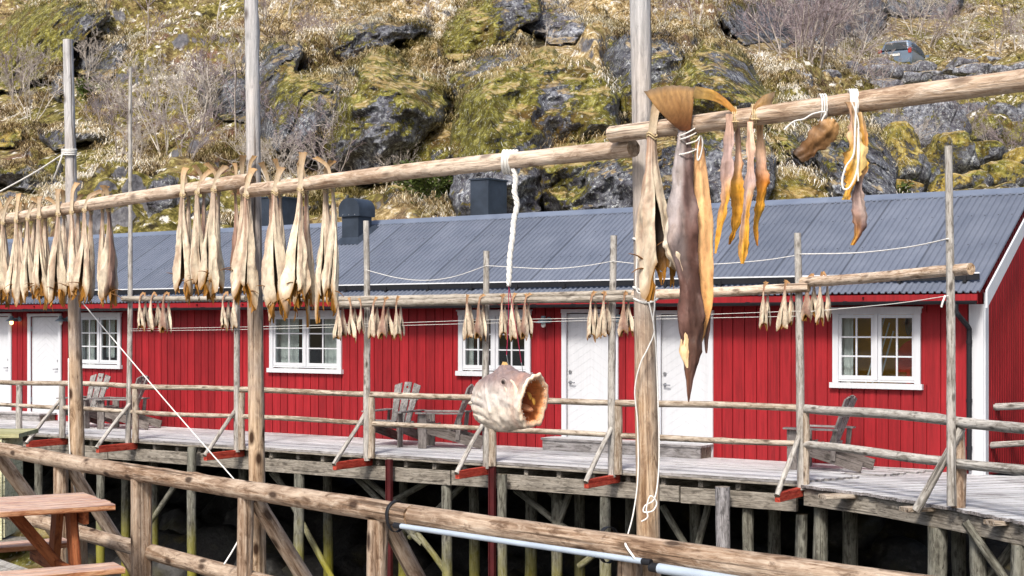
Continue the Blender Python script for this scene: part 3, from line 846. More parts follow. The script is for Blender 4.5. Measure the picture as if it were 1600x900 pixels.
LEFTB = [(190, 265, 230, 300, 2), (232, 275, 285, 345, 1), (285, 300, 340, 345, 0), (228, 258, 262, 280, 0), (60, 250, 100, 285, 2), (150, 295, 200, 350, 0), (60, 300, 110, 345, 2), (0, 300, 50, 345, 1),
         (330, 270, 372, 300, 2), (440, 300, 500, 335, 0), (512, 300, 545, 330, 0), (600, 290, 640, 330, 2), (655, 285, 735, 335, 0), (770, 300, 820, 335, 1), (350, 205, 385, 235, 1), (165, 145, 205, 165, 1)]
LEFTB = sorted(LEFTB, key=lambda b: b[0] + b[2])
for i, (x0, y0, x1, y1, k) in enumerate(LEFTB):
    rock('boulder', f'{("golden moss", "grey lichen", "green moss")[k]} boulder, {ORD[i]} from left on the slope just above the roof', 'boulder',
         (x0, y0, x1, y1), (M_GOLDROCK, M_ROCK, M_MOSSROCK)[k], 100 + i, group='boulders low on the left slope', sub=4, cuts=11, rough=0.12, depth=0.9)

# ------------------------------------------------------------------ dry grass: hanging tussocks over the slope and the rock tops
def grass():
    rr = np.random.default_rng(5)
    n = 60000
    u = rr.uniform(-60, 1660, n); y = rr.uniform(-25, 372, n)
    p = hill_pos(u, y)
    Y = p[:, 1]
    k = fbm(p / 3.2 + 3, 3)
    zz = zones(u, y)
    keep = (k + (zz[:, 0] - 0.55) * 1.2 > 0.0) & (rr.uniform(0, 1, n) < np.clip(46 / Y, 0.25, 1) ** 0.8)
    keep &= crag_at(u, y) < 0.85
    keep &= ~((u > 1345) & (y > 125) & (rr.uniform(0, 1, n) > 0.12))
    p = p[keep]
    tops = []
    for W, Nn in ROCK_TOPS:
        m = min(len(W), 50)
        idx = rr.choice(len(W), m, replace=False) if len(W) else []
        tops.append(W[idx])
    tops = np.concatenate(tops) if tops else np.zeros((0, 3))
    roots = np.concatenate([p[:7000], tops])
    nb = 22
    n = len(roots)
    tone = np.clip(0.55 + 0.6 * fbm(roots / 2.0 + 40, 2) + rr.uniform(-0.45, 0.45, n), 0, 1)
    warm = np.clip(0.5 + 0.9 * fbm(roots / 4.0 + 80, 2), 0, 1)
    size = rr.uniform(0.15, 0.38, n) * (1 + (roots[:, 1] - 45) / 120)
    pal = np.array([S('#4d3d28'), S('#98825a'), S('#d9c8a2'), S('#fffaf0')])
    x = tone * 3; i0 = np.clip(x.astype(int), 0, 2); fr = (x - i0)[:, None]
    colr = pal[i0] * (1 - fr) + pal[i0 + 1] * fr
    green = np.array(S('#6d6a26'))
    gm = (warm < 0.25)[:, None]
    colr = np.where(gm, colr * 0.6 + green * 0.4, colr)
    R = np.repeat(roots, nb, 0); Sz = np.repeat(size, nb); C = np.repeat(colr, nb, 0)
    N = len(R)
    R = R + np.stack([rr.normal(0, 0.2, N), rr.normal(0, 0.2, N), rr.normal(0, 0.05, N)], 1)
    an = rr.normal(-PI / 2, 1.25, N) + np.repeat(rr.normal(0, 0.5, n), nb)
    dirx, diry = np.cos(an), np.sin(an)
    L = Sz * rr.uniform(0.35, 1.3, N)
    wd = 0.008 * (1 + (R[:, 1] - 40) / 50) * rr.uniform(0.7, 1.5, N)
    lift = rr.uniform(0.05, 0.6, N)
    p1 = R + np.stack([dirx * L * 0.45, diry * L * 0.45, L * 0.45 * lift], 1)
    p2 = R + np.stack([dirx * L * 0.95, diry * L * 0.95, L * (0.55 * lift - 0.55)], 1)
    side = np.stack([-diry, dirx, np.zeros(N)], 1) * wd[:, None]
    R0 = R - np.array([0, 0, 0.05])
    V = np.stack([R0 - side, R0 + side, p1 - side * 0.8, p1 + side * 0.8, p2], 1).reshape(-1, 3)
    b = np.arange(N)[:, None] * 5
    loops = np.concatenate([b + np.array([[0, 1, 3]]), b + np.array([[0, 3, 2]]), b + np.array([[2, 3, 4]])], 1).ravel()
    me = bpy.data.meshes.new('dry_grass')
    me.vertices.add(len(V)); me.vertices.foreach_set('co', V.ravel())
    me.loops.add(len(loops)); me.loops.foreach_set('vertex_index', loops)
    nf = N * 3
    me.polygons.add(nf); me.polygons.foreach_set('loop_start', np.arange(nf) * 3); me.polygons.foreach_set('loop_total', np.full(nf, 3))
    me.update(calc_edges=True)
    Cv = np.repeat(C * rr.uniform(0.75, 1.2, (N, 1)), 5, 0)
    at = me.color_attributes.new('Col', 'FLOAT_COLOR', 'POINT')
    at.data.foreach_set('color', np.concatenate([np.clip(Cv, 0, 1), np.ones((len(Cv), 1))], 1).ravel())
    t = NT('dry_grass'); t.base(t.attr(), 0.8, 0.2)
    o = link_mesh('dry_grass', me, t.m)
    tag(o, 'tussocks of dry straw coloured grass over the hillside', 'grass', kind='stuff')


grass()

# ------------------------------------------------------------------ bare trees
def bare_tree_meshes(seed, H=3.0, stems=3, spread=0.35, lev=4, lean=0.0, twig=0.011):
    rr = random.Random(seed)
    tr, br = MB(), MB()
    def grow(p, d, L, r, level, mbx):
        n = 4
        pts, rad = [p], [r]
        for i in range(n):
            d = (d + Vector((rr.gauss(0, 0.13), rr.gauss(0, 0.13), rr.gauss(0.05, 0.1)))).normalized()
            p = p + d * L / n
            pts.append(p); rad.append(max(twig * 0.6, r * (1 - 0.55 * (i + 1) / n)))
        mbx.tube(pts, rad, 5 if level == 0 else (4 if level == 1 else 3), caps=False)
        if level >= lev: return
        k = rr.randint(2, 4) if level else rr.randint(4, 6)
        for j in range(k):
            f = rr.uniform(0.35, 1.0) if level else rr.uniform(0.28, 1.0)
            q = f * n; i0 = min(n - 1, int(q)); pp = pts[i0].lerp(pts[i0 + 1], q - i0)
            a = rr.uniform(0, 2 * PI); tilt = rr.uniform(0.35, 0.95)
            ax = d.orthogonal().normalized(); ax.rotate(Quaternion(d, a))
            nd = (d * math.cos(tilt) + ax * math.sin(tilt)).normalized()
            grow(pp, nd, L * rr.uniform(0.38, 0.62), max(twig, r * rr.uniform(0.35, 0.5)), level + 1, br)
    for s in range(stems):
        a = rr.uniform(0, 2 * PI); sp = rr.uniform(0.1, 1) * spread
        d = Vector((math.cos(a) * sp + lean, math.sin(a) * sp, 1)).normalized()
        grow(Vector((math.cos(a) * 0.05 * stems, math.sin(a) * 0.05 * stems, -0.1)), d, H * rr.uniform(0.7, 1.0), 0.013 * H * rr.uniform(0.8, 1.2), 0, tr)
    return tr.mesh('trunk', True), br.mesh('crown', True)


def bark(name, a, b, c):
    t = NT(name)
    n = t.noise(t.coord('Object', (1, 1, 0.5)), 6, 4, 0.7)
    t.base(t.ramp(n, [(0.3, a), (0.5, b), (0.7, c)]), 0.85, 0.15)
    return t.m


M_BARK = bark('grey_bark', S('#6b615a'), S('#9d938c'), S('#c9c1bb'))
M_BIRCH = bark('birch_bark', S('#6d635b'), S('#c4bcb2'), S('#e6e0d6'))
M_TWIG = bark('purple_twigs', S('#665758'), S('#93868a'), S('#b5abae'))
M_PALETWIG = bark('pale_twigs', S('#857b73'), S('#b9b0a9'), S('#ddd6cf'))
TREES = [(bare_tree_meshes(s, H, st, spd), H) for s, H, st, spd in
         ((1, 3.0, 1, 0.1), (2, 3.0, 2, 0.3), (3, 3.0, 4, 0.5), (4, 3.0, 6, 0.7), (5, 3.0, 3, 0.35), (6, 3.0, 7, 0.9))]
for (a, b), H in TREES:
    a.materials.append(M_BARK); b.materials.append(M_TWIG)
TREE_ALT = []
for (a, b), H in TREES:
    a2, b2 = a.copy(), b.copy(); a2.materials[0] = M_BIRCH; b2.materials[0] = M_PALETWIG
    TREE_ALT.append(((a2, b2), H))


def tree(u, y, hpx, kind, label, cat, name, group=None, alt=False, rz=None, lean=0.0):
    p = hp(u, y)
    h = hpx / F * p.y
    (a, b), H = (TREE_ALT if alt else TREES)[kind]
    r = thing(name, label, cat, p, rz if rz is not None else random.uniform(0, 6.28), group)
    r.scale = (h / H,) * 3
    r.rotation_euler[1] = lean
    for nm, me in (('trunk', a), ('crown', b)):
        o = bpy.data.objects.new(nm, me); COL.objects.link(o); o.parent = r
    return r


tree(345, 80, 120, 0, 'white barked birch with a thin trunk left of the middle drying pole', 'tree', 'birch_tree', alt=True)
tree(560, 288, 130, 4, 'pale bare tree with spreading branches in front of the triangular rock', 'tree', 'bare_tree', alt=True)
tree(520, 300, 100, 3, 'bushy bare tree left of the pale tree beside the arched roof vent', 'tree', 'bare_tree')
tree(1350, 150, 75, 0, 'slender white birch sapling just left of the parked car', 'tree', 'birch_tree', alt=True)
tree(1250, 112, 130, 3, 'tall many stemmed bare tree left of the parked car', 'tree', 'bare_tree')
rowA = [(20, 170, 90, 2), (50, 190, 80, 3), (135, 130, 72, 2), (95, 60, 60, 3), (165, 215, 70, 3), (232, 115, 100, 1), (180, 190, 65, 2)]
rowB = [(245, 205, 110, 1), (262, 255, 110, 3), (318, 250, 120, 2), (338, 215, 110, 4), (300, 290, 70, 5), (372, 255, 120, 1), (360, 180, 90, 3), (215, 300, 80, 2), (185, 255, 90, 4)]
rowC = [(415, 55, 70, 3), (450, 45, 70, 4), (430, 300, 80, 5), (470, 95, 60, 5), (515, 60, 50, 5), (470, 320, 70, 3), (440, 245, 90, 5), (610, 300, 60, 3), (675, 60, 60, 1)]
rowD = [(1040, 35, 60, 3), (1062, 28, 70, 5), (1085, 55, 90, 4), (1110, 30, 80, 3), (1135, 25, 70, 5), (1165, 40, 70, 2), (1185, 85, 90, 0), (1205, 55, 80, 3), (820, 30, 60, 0), (850, 85, 50, 0)]
rowE = [(1230, 90, 110, 5), (1275, 120, 110, 2), (1300, 100, 100, 5), (1325, 130, 80, 3), (1262, 75, 90, 3), (1290, 55, 80, 5), (1430, 55, 70, 3), (1450, 75, 60, 5), (1500, 70, 60, 3), (1555, 100, 70, 4), (1590, 90, 80, 5), (1340, 75, 70, 5)]
rowF = [(1415, 215, 60, 3), (1485, 235, 60, 5), (1405, 265, 90, 2), (1545, 240, 50, 4), (1455, 205, 50, 3), (1590, 255, 60, 5), (1370, 170, 55, 3)]
for row, where in ((rowA, 'high on the hillside left of the thin tall pole'), (rowB, 'between the thin tall pole and the middle near pole'), (rowC, 'on and below the tall dark cliff'),
                   (rowD, 'along the crest behind the tallest near pole'), (rowE, 'on the slope around the parked car'), (rowF, 'in the boulder field at the right')):
    for i, (u, y, h, k) in enumerate(sorted(row)):
        nm = 'bare_tree' if k in (0, 1, 4) else 'bare_shrub'
        tree(u, y, h, k, f'bare {"tree" if nm == "bare_tree" else "shrub"}, {ORD[i]} from left {where}', 'tree' if nm == 'bare_tree' else 'shrub', nm,
             group='leafless trees and shrubs on the hill', alt=(i % 2 == 1))

# low evergreen bushes: leaf sprays on short stems
def evergreen(name, label, box, seed):
    x0, y0, x1, y1 = box
    rr = np.random.default_rng(seed)
    base = hp((x0 + x1) / 2, y1)
    mpp = base.y / F
    W, Hh = (x1 - x0) * mpp / 2, (y1 - y0) * mpp
    r = thing(name, label, 'shrub', base)
    st, fo = MB(), MB()
    for i in range(14):
        a = rr.uniform(0, 2 * PI); L = rr.uniform(0.5, 1.0)
        tip = Vector((math.cos(a) * W * L, math.sin(a) * W * 0.7 * L, Hh * rr.uniform(0.35, 0.95)))
        pts = spline([(0, 0, -0.1), tip * 0.5 + Vector((0, 0, 0.12 * Hh)), tip], 4)
        st.tube(pts, [0.02] * len(pts), 4, caps=False)
        for j in range(110):
            q = pts[rr.integers(2, len(pts))] + Vector(rr.normal(0, 0.10, 3) * max(W, Hh))
            d = Vector((tip.x, tip.y, tip.z * 0.4)).normalized() + Vector(rr.normal(0, 0.5, 3)); d.normalize()
            s = d.orthogonal().normalized(); s.rotate(Quaternion(d, rr.uniform(0, 6.28)))
            l = rr.uniform(0.1, 0.2); k = rr.uniform(0.6, 1.4)
            c = np.array(S('#4c5a2a')) * k
            fo.add([q, q + d * l * 0.5 + s * 0.03, q + d * l, q + d * l * 0.5 - s * 0.03], [(0, 1, 2, 3)], c)
    st.build('stem', M_BARK, r)
    t = bpy.data.materials.get('evergreen_leaf')
    if not t:
        nn = NT('evergreen_leaf'); nn.base(nn.attr(), 0.7, 0.3); t = nn.m
    fo.build('foliage', t, r)


evergreen('juniper_bush', 'low dark green juniper behind the roof, right of the arched vent', (625, 285, 720, 342), 1)
evergreen('juniper_bush', 'small dark green juniper beside the box chimney', (690, 272, 742, 300), 2)
evergreen('juniper_bush', 'green juniper patch low on the slope right of the leftmost pole', (120, 140, 180, 175), 3)
evergreen('juniper_bush', 'green bush at the right below the boulder field', (1330, 285, 1420, 318), 6)

# ================================================================== dark shore under the pier
def shore_z(x, y):
    """house-local x (right), y (inward)"""
    z = np.interp(y, [-24, -9, -3.5, -1, 2, 5.2, 7, 10.4], [-4.6, -4.3, -3.5, -2.9, -1.9, -0.6, 1.0, 5.0])
    p = np.stack([x / 1.1, y / 1.1, np.zeros_like(x)], -1)
    b = np.abs(fbm(p, 3)) * 0.55 + 0.25 * fbm(p * 0.3 + 4, 2)
    return z + b * np.clip((6.5 - y) / 2, 0, 1) - 0.25


gx, gy = np.arange(-36, 18, 0.16), np.arange(-24, 10.4, 0.16)
GX, GY = np.meshgrid(gx, gy)
GZ = shore_z(GX.ravel(), GY.ravel()).reshape(GX.shape)
WG = np.stack([CORNER.x + RGT.x * GX + NRM.x * GY, CORNER.y + RGT.y * GX + NRM.y * GY, GZ], -1)
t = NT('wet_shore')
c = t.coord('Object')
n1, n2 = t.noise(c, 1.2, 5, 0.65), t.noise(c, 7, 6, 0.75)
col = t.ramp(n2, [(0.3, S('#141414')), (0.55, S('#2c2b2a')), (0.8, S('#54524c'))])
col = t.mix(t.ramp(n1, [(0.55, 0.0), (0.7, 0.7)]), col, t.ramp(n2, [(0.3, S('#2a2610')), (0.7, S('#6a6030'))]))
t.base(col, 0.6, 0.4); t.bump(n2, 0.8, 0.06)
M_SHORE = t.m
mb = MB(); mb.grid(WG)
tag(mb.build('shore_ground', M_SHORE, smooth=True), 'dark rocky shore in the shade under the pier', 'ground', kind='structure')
mb = MB(); mb.grid(np.array([[[-420, -200, -5.2], [420, -200, -5.2]], [[-420, 460, -5.2], [420, 460, -5.2]]], float))
tag(mb.build('ground', M_SHORE), 'ground sheet beneath the shore and the hill', 'ground', kind='structure')
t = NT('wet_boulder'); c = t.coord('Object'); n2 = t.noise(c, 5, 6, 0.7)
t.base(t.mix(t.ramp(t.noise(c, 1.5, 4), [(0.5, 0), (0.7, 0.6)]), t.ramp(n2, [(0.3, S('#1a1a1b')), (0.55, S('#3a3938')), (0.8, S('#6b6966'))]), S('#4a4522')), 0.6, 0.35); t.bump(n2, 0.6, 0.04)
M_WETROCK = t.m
sr = random.Random(4)
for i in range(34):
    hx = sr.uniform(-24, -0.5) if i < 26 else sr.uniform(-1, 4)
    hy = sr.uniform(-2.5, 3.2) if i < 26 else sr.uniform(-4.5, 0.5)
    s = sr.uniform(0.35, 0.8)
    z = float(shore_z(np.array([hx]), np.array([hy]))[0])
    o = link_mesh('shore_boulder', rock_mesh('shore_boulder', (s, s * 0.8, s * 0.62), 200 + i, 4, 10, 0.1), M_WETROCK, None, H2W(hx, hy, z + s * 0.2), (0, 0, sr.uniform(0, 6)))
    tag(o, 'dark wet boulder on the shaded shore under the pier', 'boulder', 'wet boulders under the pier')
# ================================================================== the red house
house = thing('red_house', 'long red boathouse cabin with a grey corrugated roof and white windows', 'house', CORNER, HROT)


def paint(name, c, var=0.15, rough=0.55, grime=0.38, axis='Z'):
    t = NT(name)
    cc = t.coord('Object', {'Z': (1, 1, 0.05), 'X': (0.05, 1, 1)}[axis])
    n1 = t.noise(cc, 30, 4, 0.7); n2 = t.noise(t.coord('Object'), 1.1, 5, 0.65); n3 = t.noise(t.coord('Object'), 14, 4, 0.7)
    col = t.mix(t.ramp(n1, [(0.35, 0.0), (0.65, 1.0)]), tuple(x * (1 - var) for x in c), tuple(min(1, x * (1 + var)) for x in c))
    col = t.mix(t.math('MULTIPLY', t.ramp(n2, [(0.45, 0.0), (0.7, 1.0)]), grime), col, tuple(x * 0.55 for x in c))
    col = t.mix(t.math('MULTIPLY', t.ramp(n3, [(0.70, 0.0), (0.76, 1.0)]), 0.25), col, tuple(min(1, x * 1.3 + 0.06) for x in c))
    col = t.mix(1.0, col, t.attr(), 'MULTIPLY')
    t.base(col, rough, 0.3)
    t.bump(n1, 0.25, 0.004)
    return t.m


M_RED = paint('red_paint', S('#901d24'), 0.22)
M_WHITE = paint('white_paint', (0.60, 0.62, 0.66), 0.04, 0.5, 0.10)
M_BLACK = plain('black_metal', (0.012, 0.013, 0.017), 0.6, 0.3)
M_FROST = plain('frost', (0.7, 0.72, 0.76), 0.8, 0.2, 0, 0.15, 9)
M_STEEL = plain('steel', (0.35, 0.36, 0.38), 0.35, 0.5, 0.8)


def roof_mat():
    t = NT('roof_steel')
    c = t.coord('Object', (1, 0.06, 0.06))
    st = t.noise(c, 26, 4, 0.75); sp = t.noise(t.coord('Object'), 2.0, 5, 0.6)
    col = t.mix(t.ramp(sp, [(0.3, 0.0), (0.75, 1.0)]), S('#5f6675'), S('#6f7685'))
    col = t.mix(t.math('MULTIPLY', t.ramp(st, [(0.66, 0.0), (0.74, 1.0)]), t.ramp(t.noise(t.coord('Object'), 3.1, 3), [(0.52, 0.0), (0.64, 0.5)])), col, S('#b6bac4'))
    col = t.mix(1.0, col, t.attr(), 'MULTIPLY')
    t.base(col, t.ramp(sp, [(0.3, 0.38), (0.7, 0.55)]), 0.5)
    return t.m


M_ROOF = roof_mat()
M_FLUE = plain('flue_sheet', S('#39424f'), 0.45, 0.5, 0.3, 0.35, 3)

t = NT('window_glass')
t.t.nodes.remove(t.b)
gl = t.n('ShaderNodeBsdfGlossy'); gl.inputs[1].default_value = 0.02
tr = t.n('ShaderNodeBsdfTransparent'); tr.inputs[0].default_value = (0.86, 0.9, 0.9, 1)
fr = t.n('ShaderNodeLayerWeight'); fr.inputs[0].default_value = 0.25
mr = t.n('ShaderNodeMapRange'); mr.inputs[3].default_value = 0.05; mr.inputs[4].default_value = 0.8; t.l(fr.outputs['Facing'], mr.inputs[0])
mx = t.n('ShaderNodeMixShader'); t.l(mr.outputs[0], mx.inputs[0]); t.l(tr.outputs[0], mx.inputs[1]); t.l(gl.outputs[0], mx.inputs[2]); t.l(mx.outputs[0], t.out.inputs[0])
M_GLASS = t.m

XL = -31.0                                                  # left end of the house, well out of the picture
RO, RP = 2.69, 0.58                                         # roof height over the front wall, pitch
WD = 4.64
ZT = 2.50


def rect(x0, x1, yt, yb):
    a, _ = wall_xz(x0, yt); b, _ = wall_xz(x1, yt); xc = (x0 + x1) / 2
    return a, b, wall_xz(xc, yb)[1], wall_xz(xc, yt)[1]


WIN = [('far left', rect(123, 191, 490, 574), 'light'), ('left', rect(424, 536, 487, 581), 'pale'), ('middle', rect(719, 831, 486, 586), 'dark'), ('right', rect(1303, 1440, 482, 605), 'ochre')]
DOOR = [rect(-45, 20, 490, 640), rect(46, 98, 490, 640), rect(880, 968, 483, 684), rect(1027, 1116, 485, 694)]
DOOR = [(a, b, 0.10, d) for a, b, c, d in DOOR]
OPEN = [r for _, r, _ in WIN] + DOOR
OPEN = [(a + 0.06, b - 0.06, (c if c > 0.3 else 0.0) + (0.05 if c > 0.3 else 0), d - 0.05) for a, b, c, d in OPEN]
# front wall: backing with openings, then raised boards
mb = MB()
xs = sorted({XL, 0.0} | {o[0] for o in OPEN} | {o[1] for o in OPEN})
for a, b in zip(xs[:-1], xs[1:]):
    hs = [o for o in OPEN if o[0] <= a + 1e-6 and o[1] >= b - 1e-6]
    if hs:
        o = hs[0]
        if o[2] > 0.1: mb.bb(a, b, 0, 0.12, -0.08, o[2])
        mb.bb(a, b, 0, 0.12, o[3], ZT)
    else:
        mb.bb(a, b, 0, 0.12, -0.08, ZT)
rr = random.Random(2)
x = XL
while x < -0.15:
    w_ = rr.choice([0.162, 0.17, 0.178])
    a, b = x, x + w_
    tone = rr.uniform(0.80, 1.14)
    hs = [o for o in OPEN if o[0] < b and o[1] > a]
    segs = [(-0.05 + rr.uniform(-0.01, 0.01), ZT)]
    for o in hs:
        segs = [s for z0, z1 in segs for s in ((z0, min(z1, o[2])), (max(z0, o[3]), z1)) if s[1] - s[0] > 0.02]
    for z0, z1 in segs:
        mb.bb(a, b, -0.024, -0.001, z0, z1, (tone,) * 3)
    x += w_ + 0.017
mb.build('front_wall', M_RED, house)
# gable wall on the right and the hidden far end and back
for nm, gx0, gx1 in (('gable_wall', -0.12, -0.001), ('far_gable_wall', XL + 0.001, XL + 0.12)):
    mb = MB()
    V = [(gx0, 0.121, -0.08), (gx0, WD, -0.08), (gx0, WD, 2.62), (gx0, WD / 2, RO + RP * WD / 2 - 0.08), (gx0, 0.121, 2.62)]
    V = V + [(gx1, b, c) for _, b, c in V]
    mb.add(V, [(0, 1, 2, 3, 4), (9, 8, 7, 6, 5)] + [(i, i + 5, (i + 1) % 5 + 5, (i + 1) % 5) for i in range(5)])
    if nm == 'gable_wall':
        y = 0.12
        while y < WD - 0.05:
            top = RO + RP * min(y, WD - y) - 0.12
            mb.bb(0.0, 0.024, y, y + 0.075, -0.05, top, (rr.uniform(0.9, 1.05),) * 3)
            y += 0.115
    mb.build(nm, M_RED, house)
mb = MB(); mb.bb(XL + 0.12, -0.121, WD - 0.12, WD, -0.08, 2.62); mb.build('back_wall', M_RED, house)
mb = MB(); mb.bb(XL + 0.12, -0.121, 0.122, WD - 0.122, -0.1, -0.02); mb.build('floor', plain('floor_boards', (0.12, 0.08, 0.05)), house)

# roof: corrugated sheets, both slopes
def roof_z(y):
    return RO + RP * min(y, WD - y)


PITCH, AMP = 0.098, 0.024
prof = [(0.0, 0), (0.22, 0), (0.36, 1), (0.66, 1), (0.8, 0)]
n = int((0.17 - XL + 0.15) / PITCH)
px_, pz_, pc_ = [], [], []
for i in range(n):
    for f, h in prof:
        px_.append(XL - 0.15 + (i + f) * PITCH)
        seam = (i % 11 == 10 and f > 0.7)
        pz_.append(h * AMP + (0.004 if (i // 11) % 2 else 0.0))
        pc_.append(0.5 if seam else (0.9 + 0.14 * ((i // 11 * 7) % 5) / 4))
for nm, sgn in (('front_roof', 1), ('back_roof', -1)):
    G, C = [], []
    for yy in np.linspace(-0.42, WD / 2 - 0.02, 9):
        y = yy if sgn > 0 else WD - yy
        G.append([(x_, y, roof_z(y) + z_) for x_, z_ in zip(px_, pz_)])
        C.append([(c_, c_, c_) for c_ in pc_])
    mb = MB(); mb.grid(np.array(G), np.array(C), flip=sgn < 0)
    if sgn > 0:
        for ys in (-0.05, 0.75, 1.55, 2.15):
            for i in range(1, n, 2):
                xs_ = XL - 0.15 + (i + 0.51) * PITCH
                mb.box((xs_, ys, roof_z(ys) + AMP + 0.004), (0.014, 0.014, 0.012), None, (0.45, 0.45, 0.45))
    ro = mb.build(nm, M_ROOF, house)
    md = ro.modifiers.new('thick', 'SOLIDIFY'); md.thickness = 0.012; md.offset = -1
mb = MB()
y0 = WD / 2
for s in (-1, 1):
    d = Vector((0, s * 1, -RP)).normalized()
    nrm = Vector((0, s * RP, 1)).normalized()
    c0 = Vector((0, y0, RO + RP * y0 + 0.035))
    c1 = c0 + d * 0.19
    x = XL - 0.15
    while x < 0.16:
        x1 = min(x + 2.0, 0.172)
        k = rr.uniform(0.92, 1.08)
        mb.add([(x, c0.y, c0.z), (x1, c0.y, c0.z), (x1, c1.y, c1.z), (x, c1.y, c1.z), (x, c1.y, c1.z - 0.02), (x1, c1.y, c1.z - 0.02)],
               [(0, 1, 2, 3) if s > 0 else (3, 2, 1, 0), (3, 2, 5, 4)], (k * 1.1, k * 1.15, k * 1.2))
        x = x1 + 0.001
mb.build('ridge_cap', M_ROOF, house)
mb = MB()                                                   # black strip in the gap under the ridge cap, standing in for its shade
mb.bb(XL, 0.0, WD / 2 - 0.02, WD / 2 + 0.02, RO + RP * WD / 2 - 0.2, RO + RP * WD / 2 - 0.01); mb.build('ridge_gap_shade', M_BLACK, house)
# roof underside boards and red fascia, gutter, snow guard
mb = MB()
mb.bar((XL / 2, -0.36, roof_z(-0.36) - 0.07), (XL / 2, WD / 2 - 0.05, roof_z(WD / 2 - 0.05) - 0.07), -XL, 0.03)
mb.bar((XL / 2, WD + 0.36, roof_z(-0.36) - 0.07), (XL / 2, WD / 2 + 0.05, roof_z(WD / 2 - 0.05) - 0.07), -XL, 0.03)
mb.build('roof_boards', M_RED, house)
mb = MB(); mb.bb(XL, 0.05, -0.40, -0.375, 2.30, 2.425)
for i in range(26): mb.bb(-0.35 - i * 1.2, -0.33 - i * 1.2, -0.425, -0.4, 2.37, 2.40, (0.15, 0.1, 0.1))
mb.build('fascia_board', M_RED, house)
mb = MB(); mb.bb(XL, 0.0, -0.372, -0.03, 2.455, 2.47); mb.build('soffit', M_RED, house)
mb = MB()
G = []
for x in (XL, 0.05):
    ring = []
    for a in np.linspace(PI, 2 * PI, 9): ring.append((x, -0.452 + 0.05 * math.cos(a), 2.335 + 0.05 * math.sin(a)))
    for a in np.linspace(2 * PI, PI, 9): ring.append((x, -0.452 + 0.046 * math.cos(a), 2.335 + 0.046 * math.sin(a)))
    G.append(ring)
mb.grid(np.array(G), closed=True)
for x in (XL, 0.05):
    mb.add([(x, -0.452 + 0.05 * math.cos(a), 2.335 + 0.05 * math.sin(a)) for a in np.linspace(PI, 2 * PI, 9)], [tuple(range(9))])
for i in range(40): mb.bb(-0.3 - i * 0.75, -0.275 - i * 0.75, -0.506, -0.4, 2.325, 2.342)
gut = mb.build('gutter', M_BLACK, house)
mb = MB()
yg = -0.20
mb.bb(XL, 0.02, yg - 0.012, yg + 0.012, roof_z(yg) + 0.045, roof_z(yg) + 0.13)
mb.bb(XL, 0.02, yg - 0.02, yg + 0.02, roof_z(yg) + 0.13, roof_z(yg) + 0.15, (1, 1, 1), 1)
for i in range(34):
    x = -0.2 - i * 0.92
    mb.bb(x, x + 0.05, yg - 0.03, yg + 0.1, roof_z(yg) + 0.012, roof_z(yg) + 0.1)
mb.build('snow_guard', [M_BLACK, M_FROST], house)
# downpipe
mb = MB()
mb.tube(spline([(-0.22, -0.452, 2.29), (-0.22, -0.452, 2.2), (-0.19, -0.40, 2.12), (-0.16, -0.12, 1.98), (-0.155, -0.085, 1.88), (-0.155, -0.085, 1.5), (-0.155, -0.085, 0.02)], 6), 0.036, 12)
for z in (1.75, 0.95, 0.3): mb.tube([(-0.155, -0.085, z), (-0.155, -0.085, z + 0.05)], 0.043, 12)
mb.build('downpipe', M_BLACK, house, smooth=True, sharp=40)
# corner board, barge boards
mb = MB(); mb.bb(-0.17, 0.03, -0.05, -0.025, -0.05, 2.29); mb.bb(0.027, 0.05, -0.024, 0.12, -0.05, 2.45)
mb.build('corner_board', M_WHITE, house)
mb = MB()
for s in (0, 1):
    ya, yb = -0.44, WD / 2
    za, zb = roof_z(ya), roof_z(yb)
    if s: ya, yb = WD - ya, WD - yb
    up, dn = 0.035, 0.17
    V = [(0.172, ya, za + up), (0.172, yb, zb + up), (0.172, yb, zb - dn), (0.172, ya, za - dn - 0.03)]
    V += [(0.198, b, c) for _, b, c in V]
    mb.add(V, [(0, 1, 2, 3), (7, 6, 5, 4), (0, 4, 5, 1), (1, 5, 6, 2), (2, 6, 7, 3), (3, 7, 4, 0)])
mb.build('barge_board', M_WHITE, house)
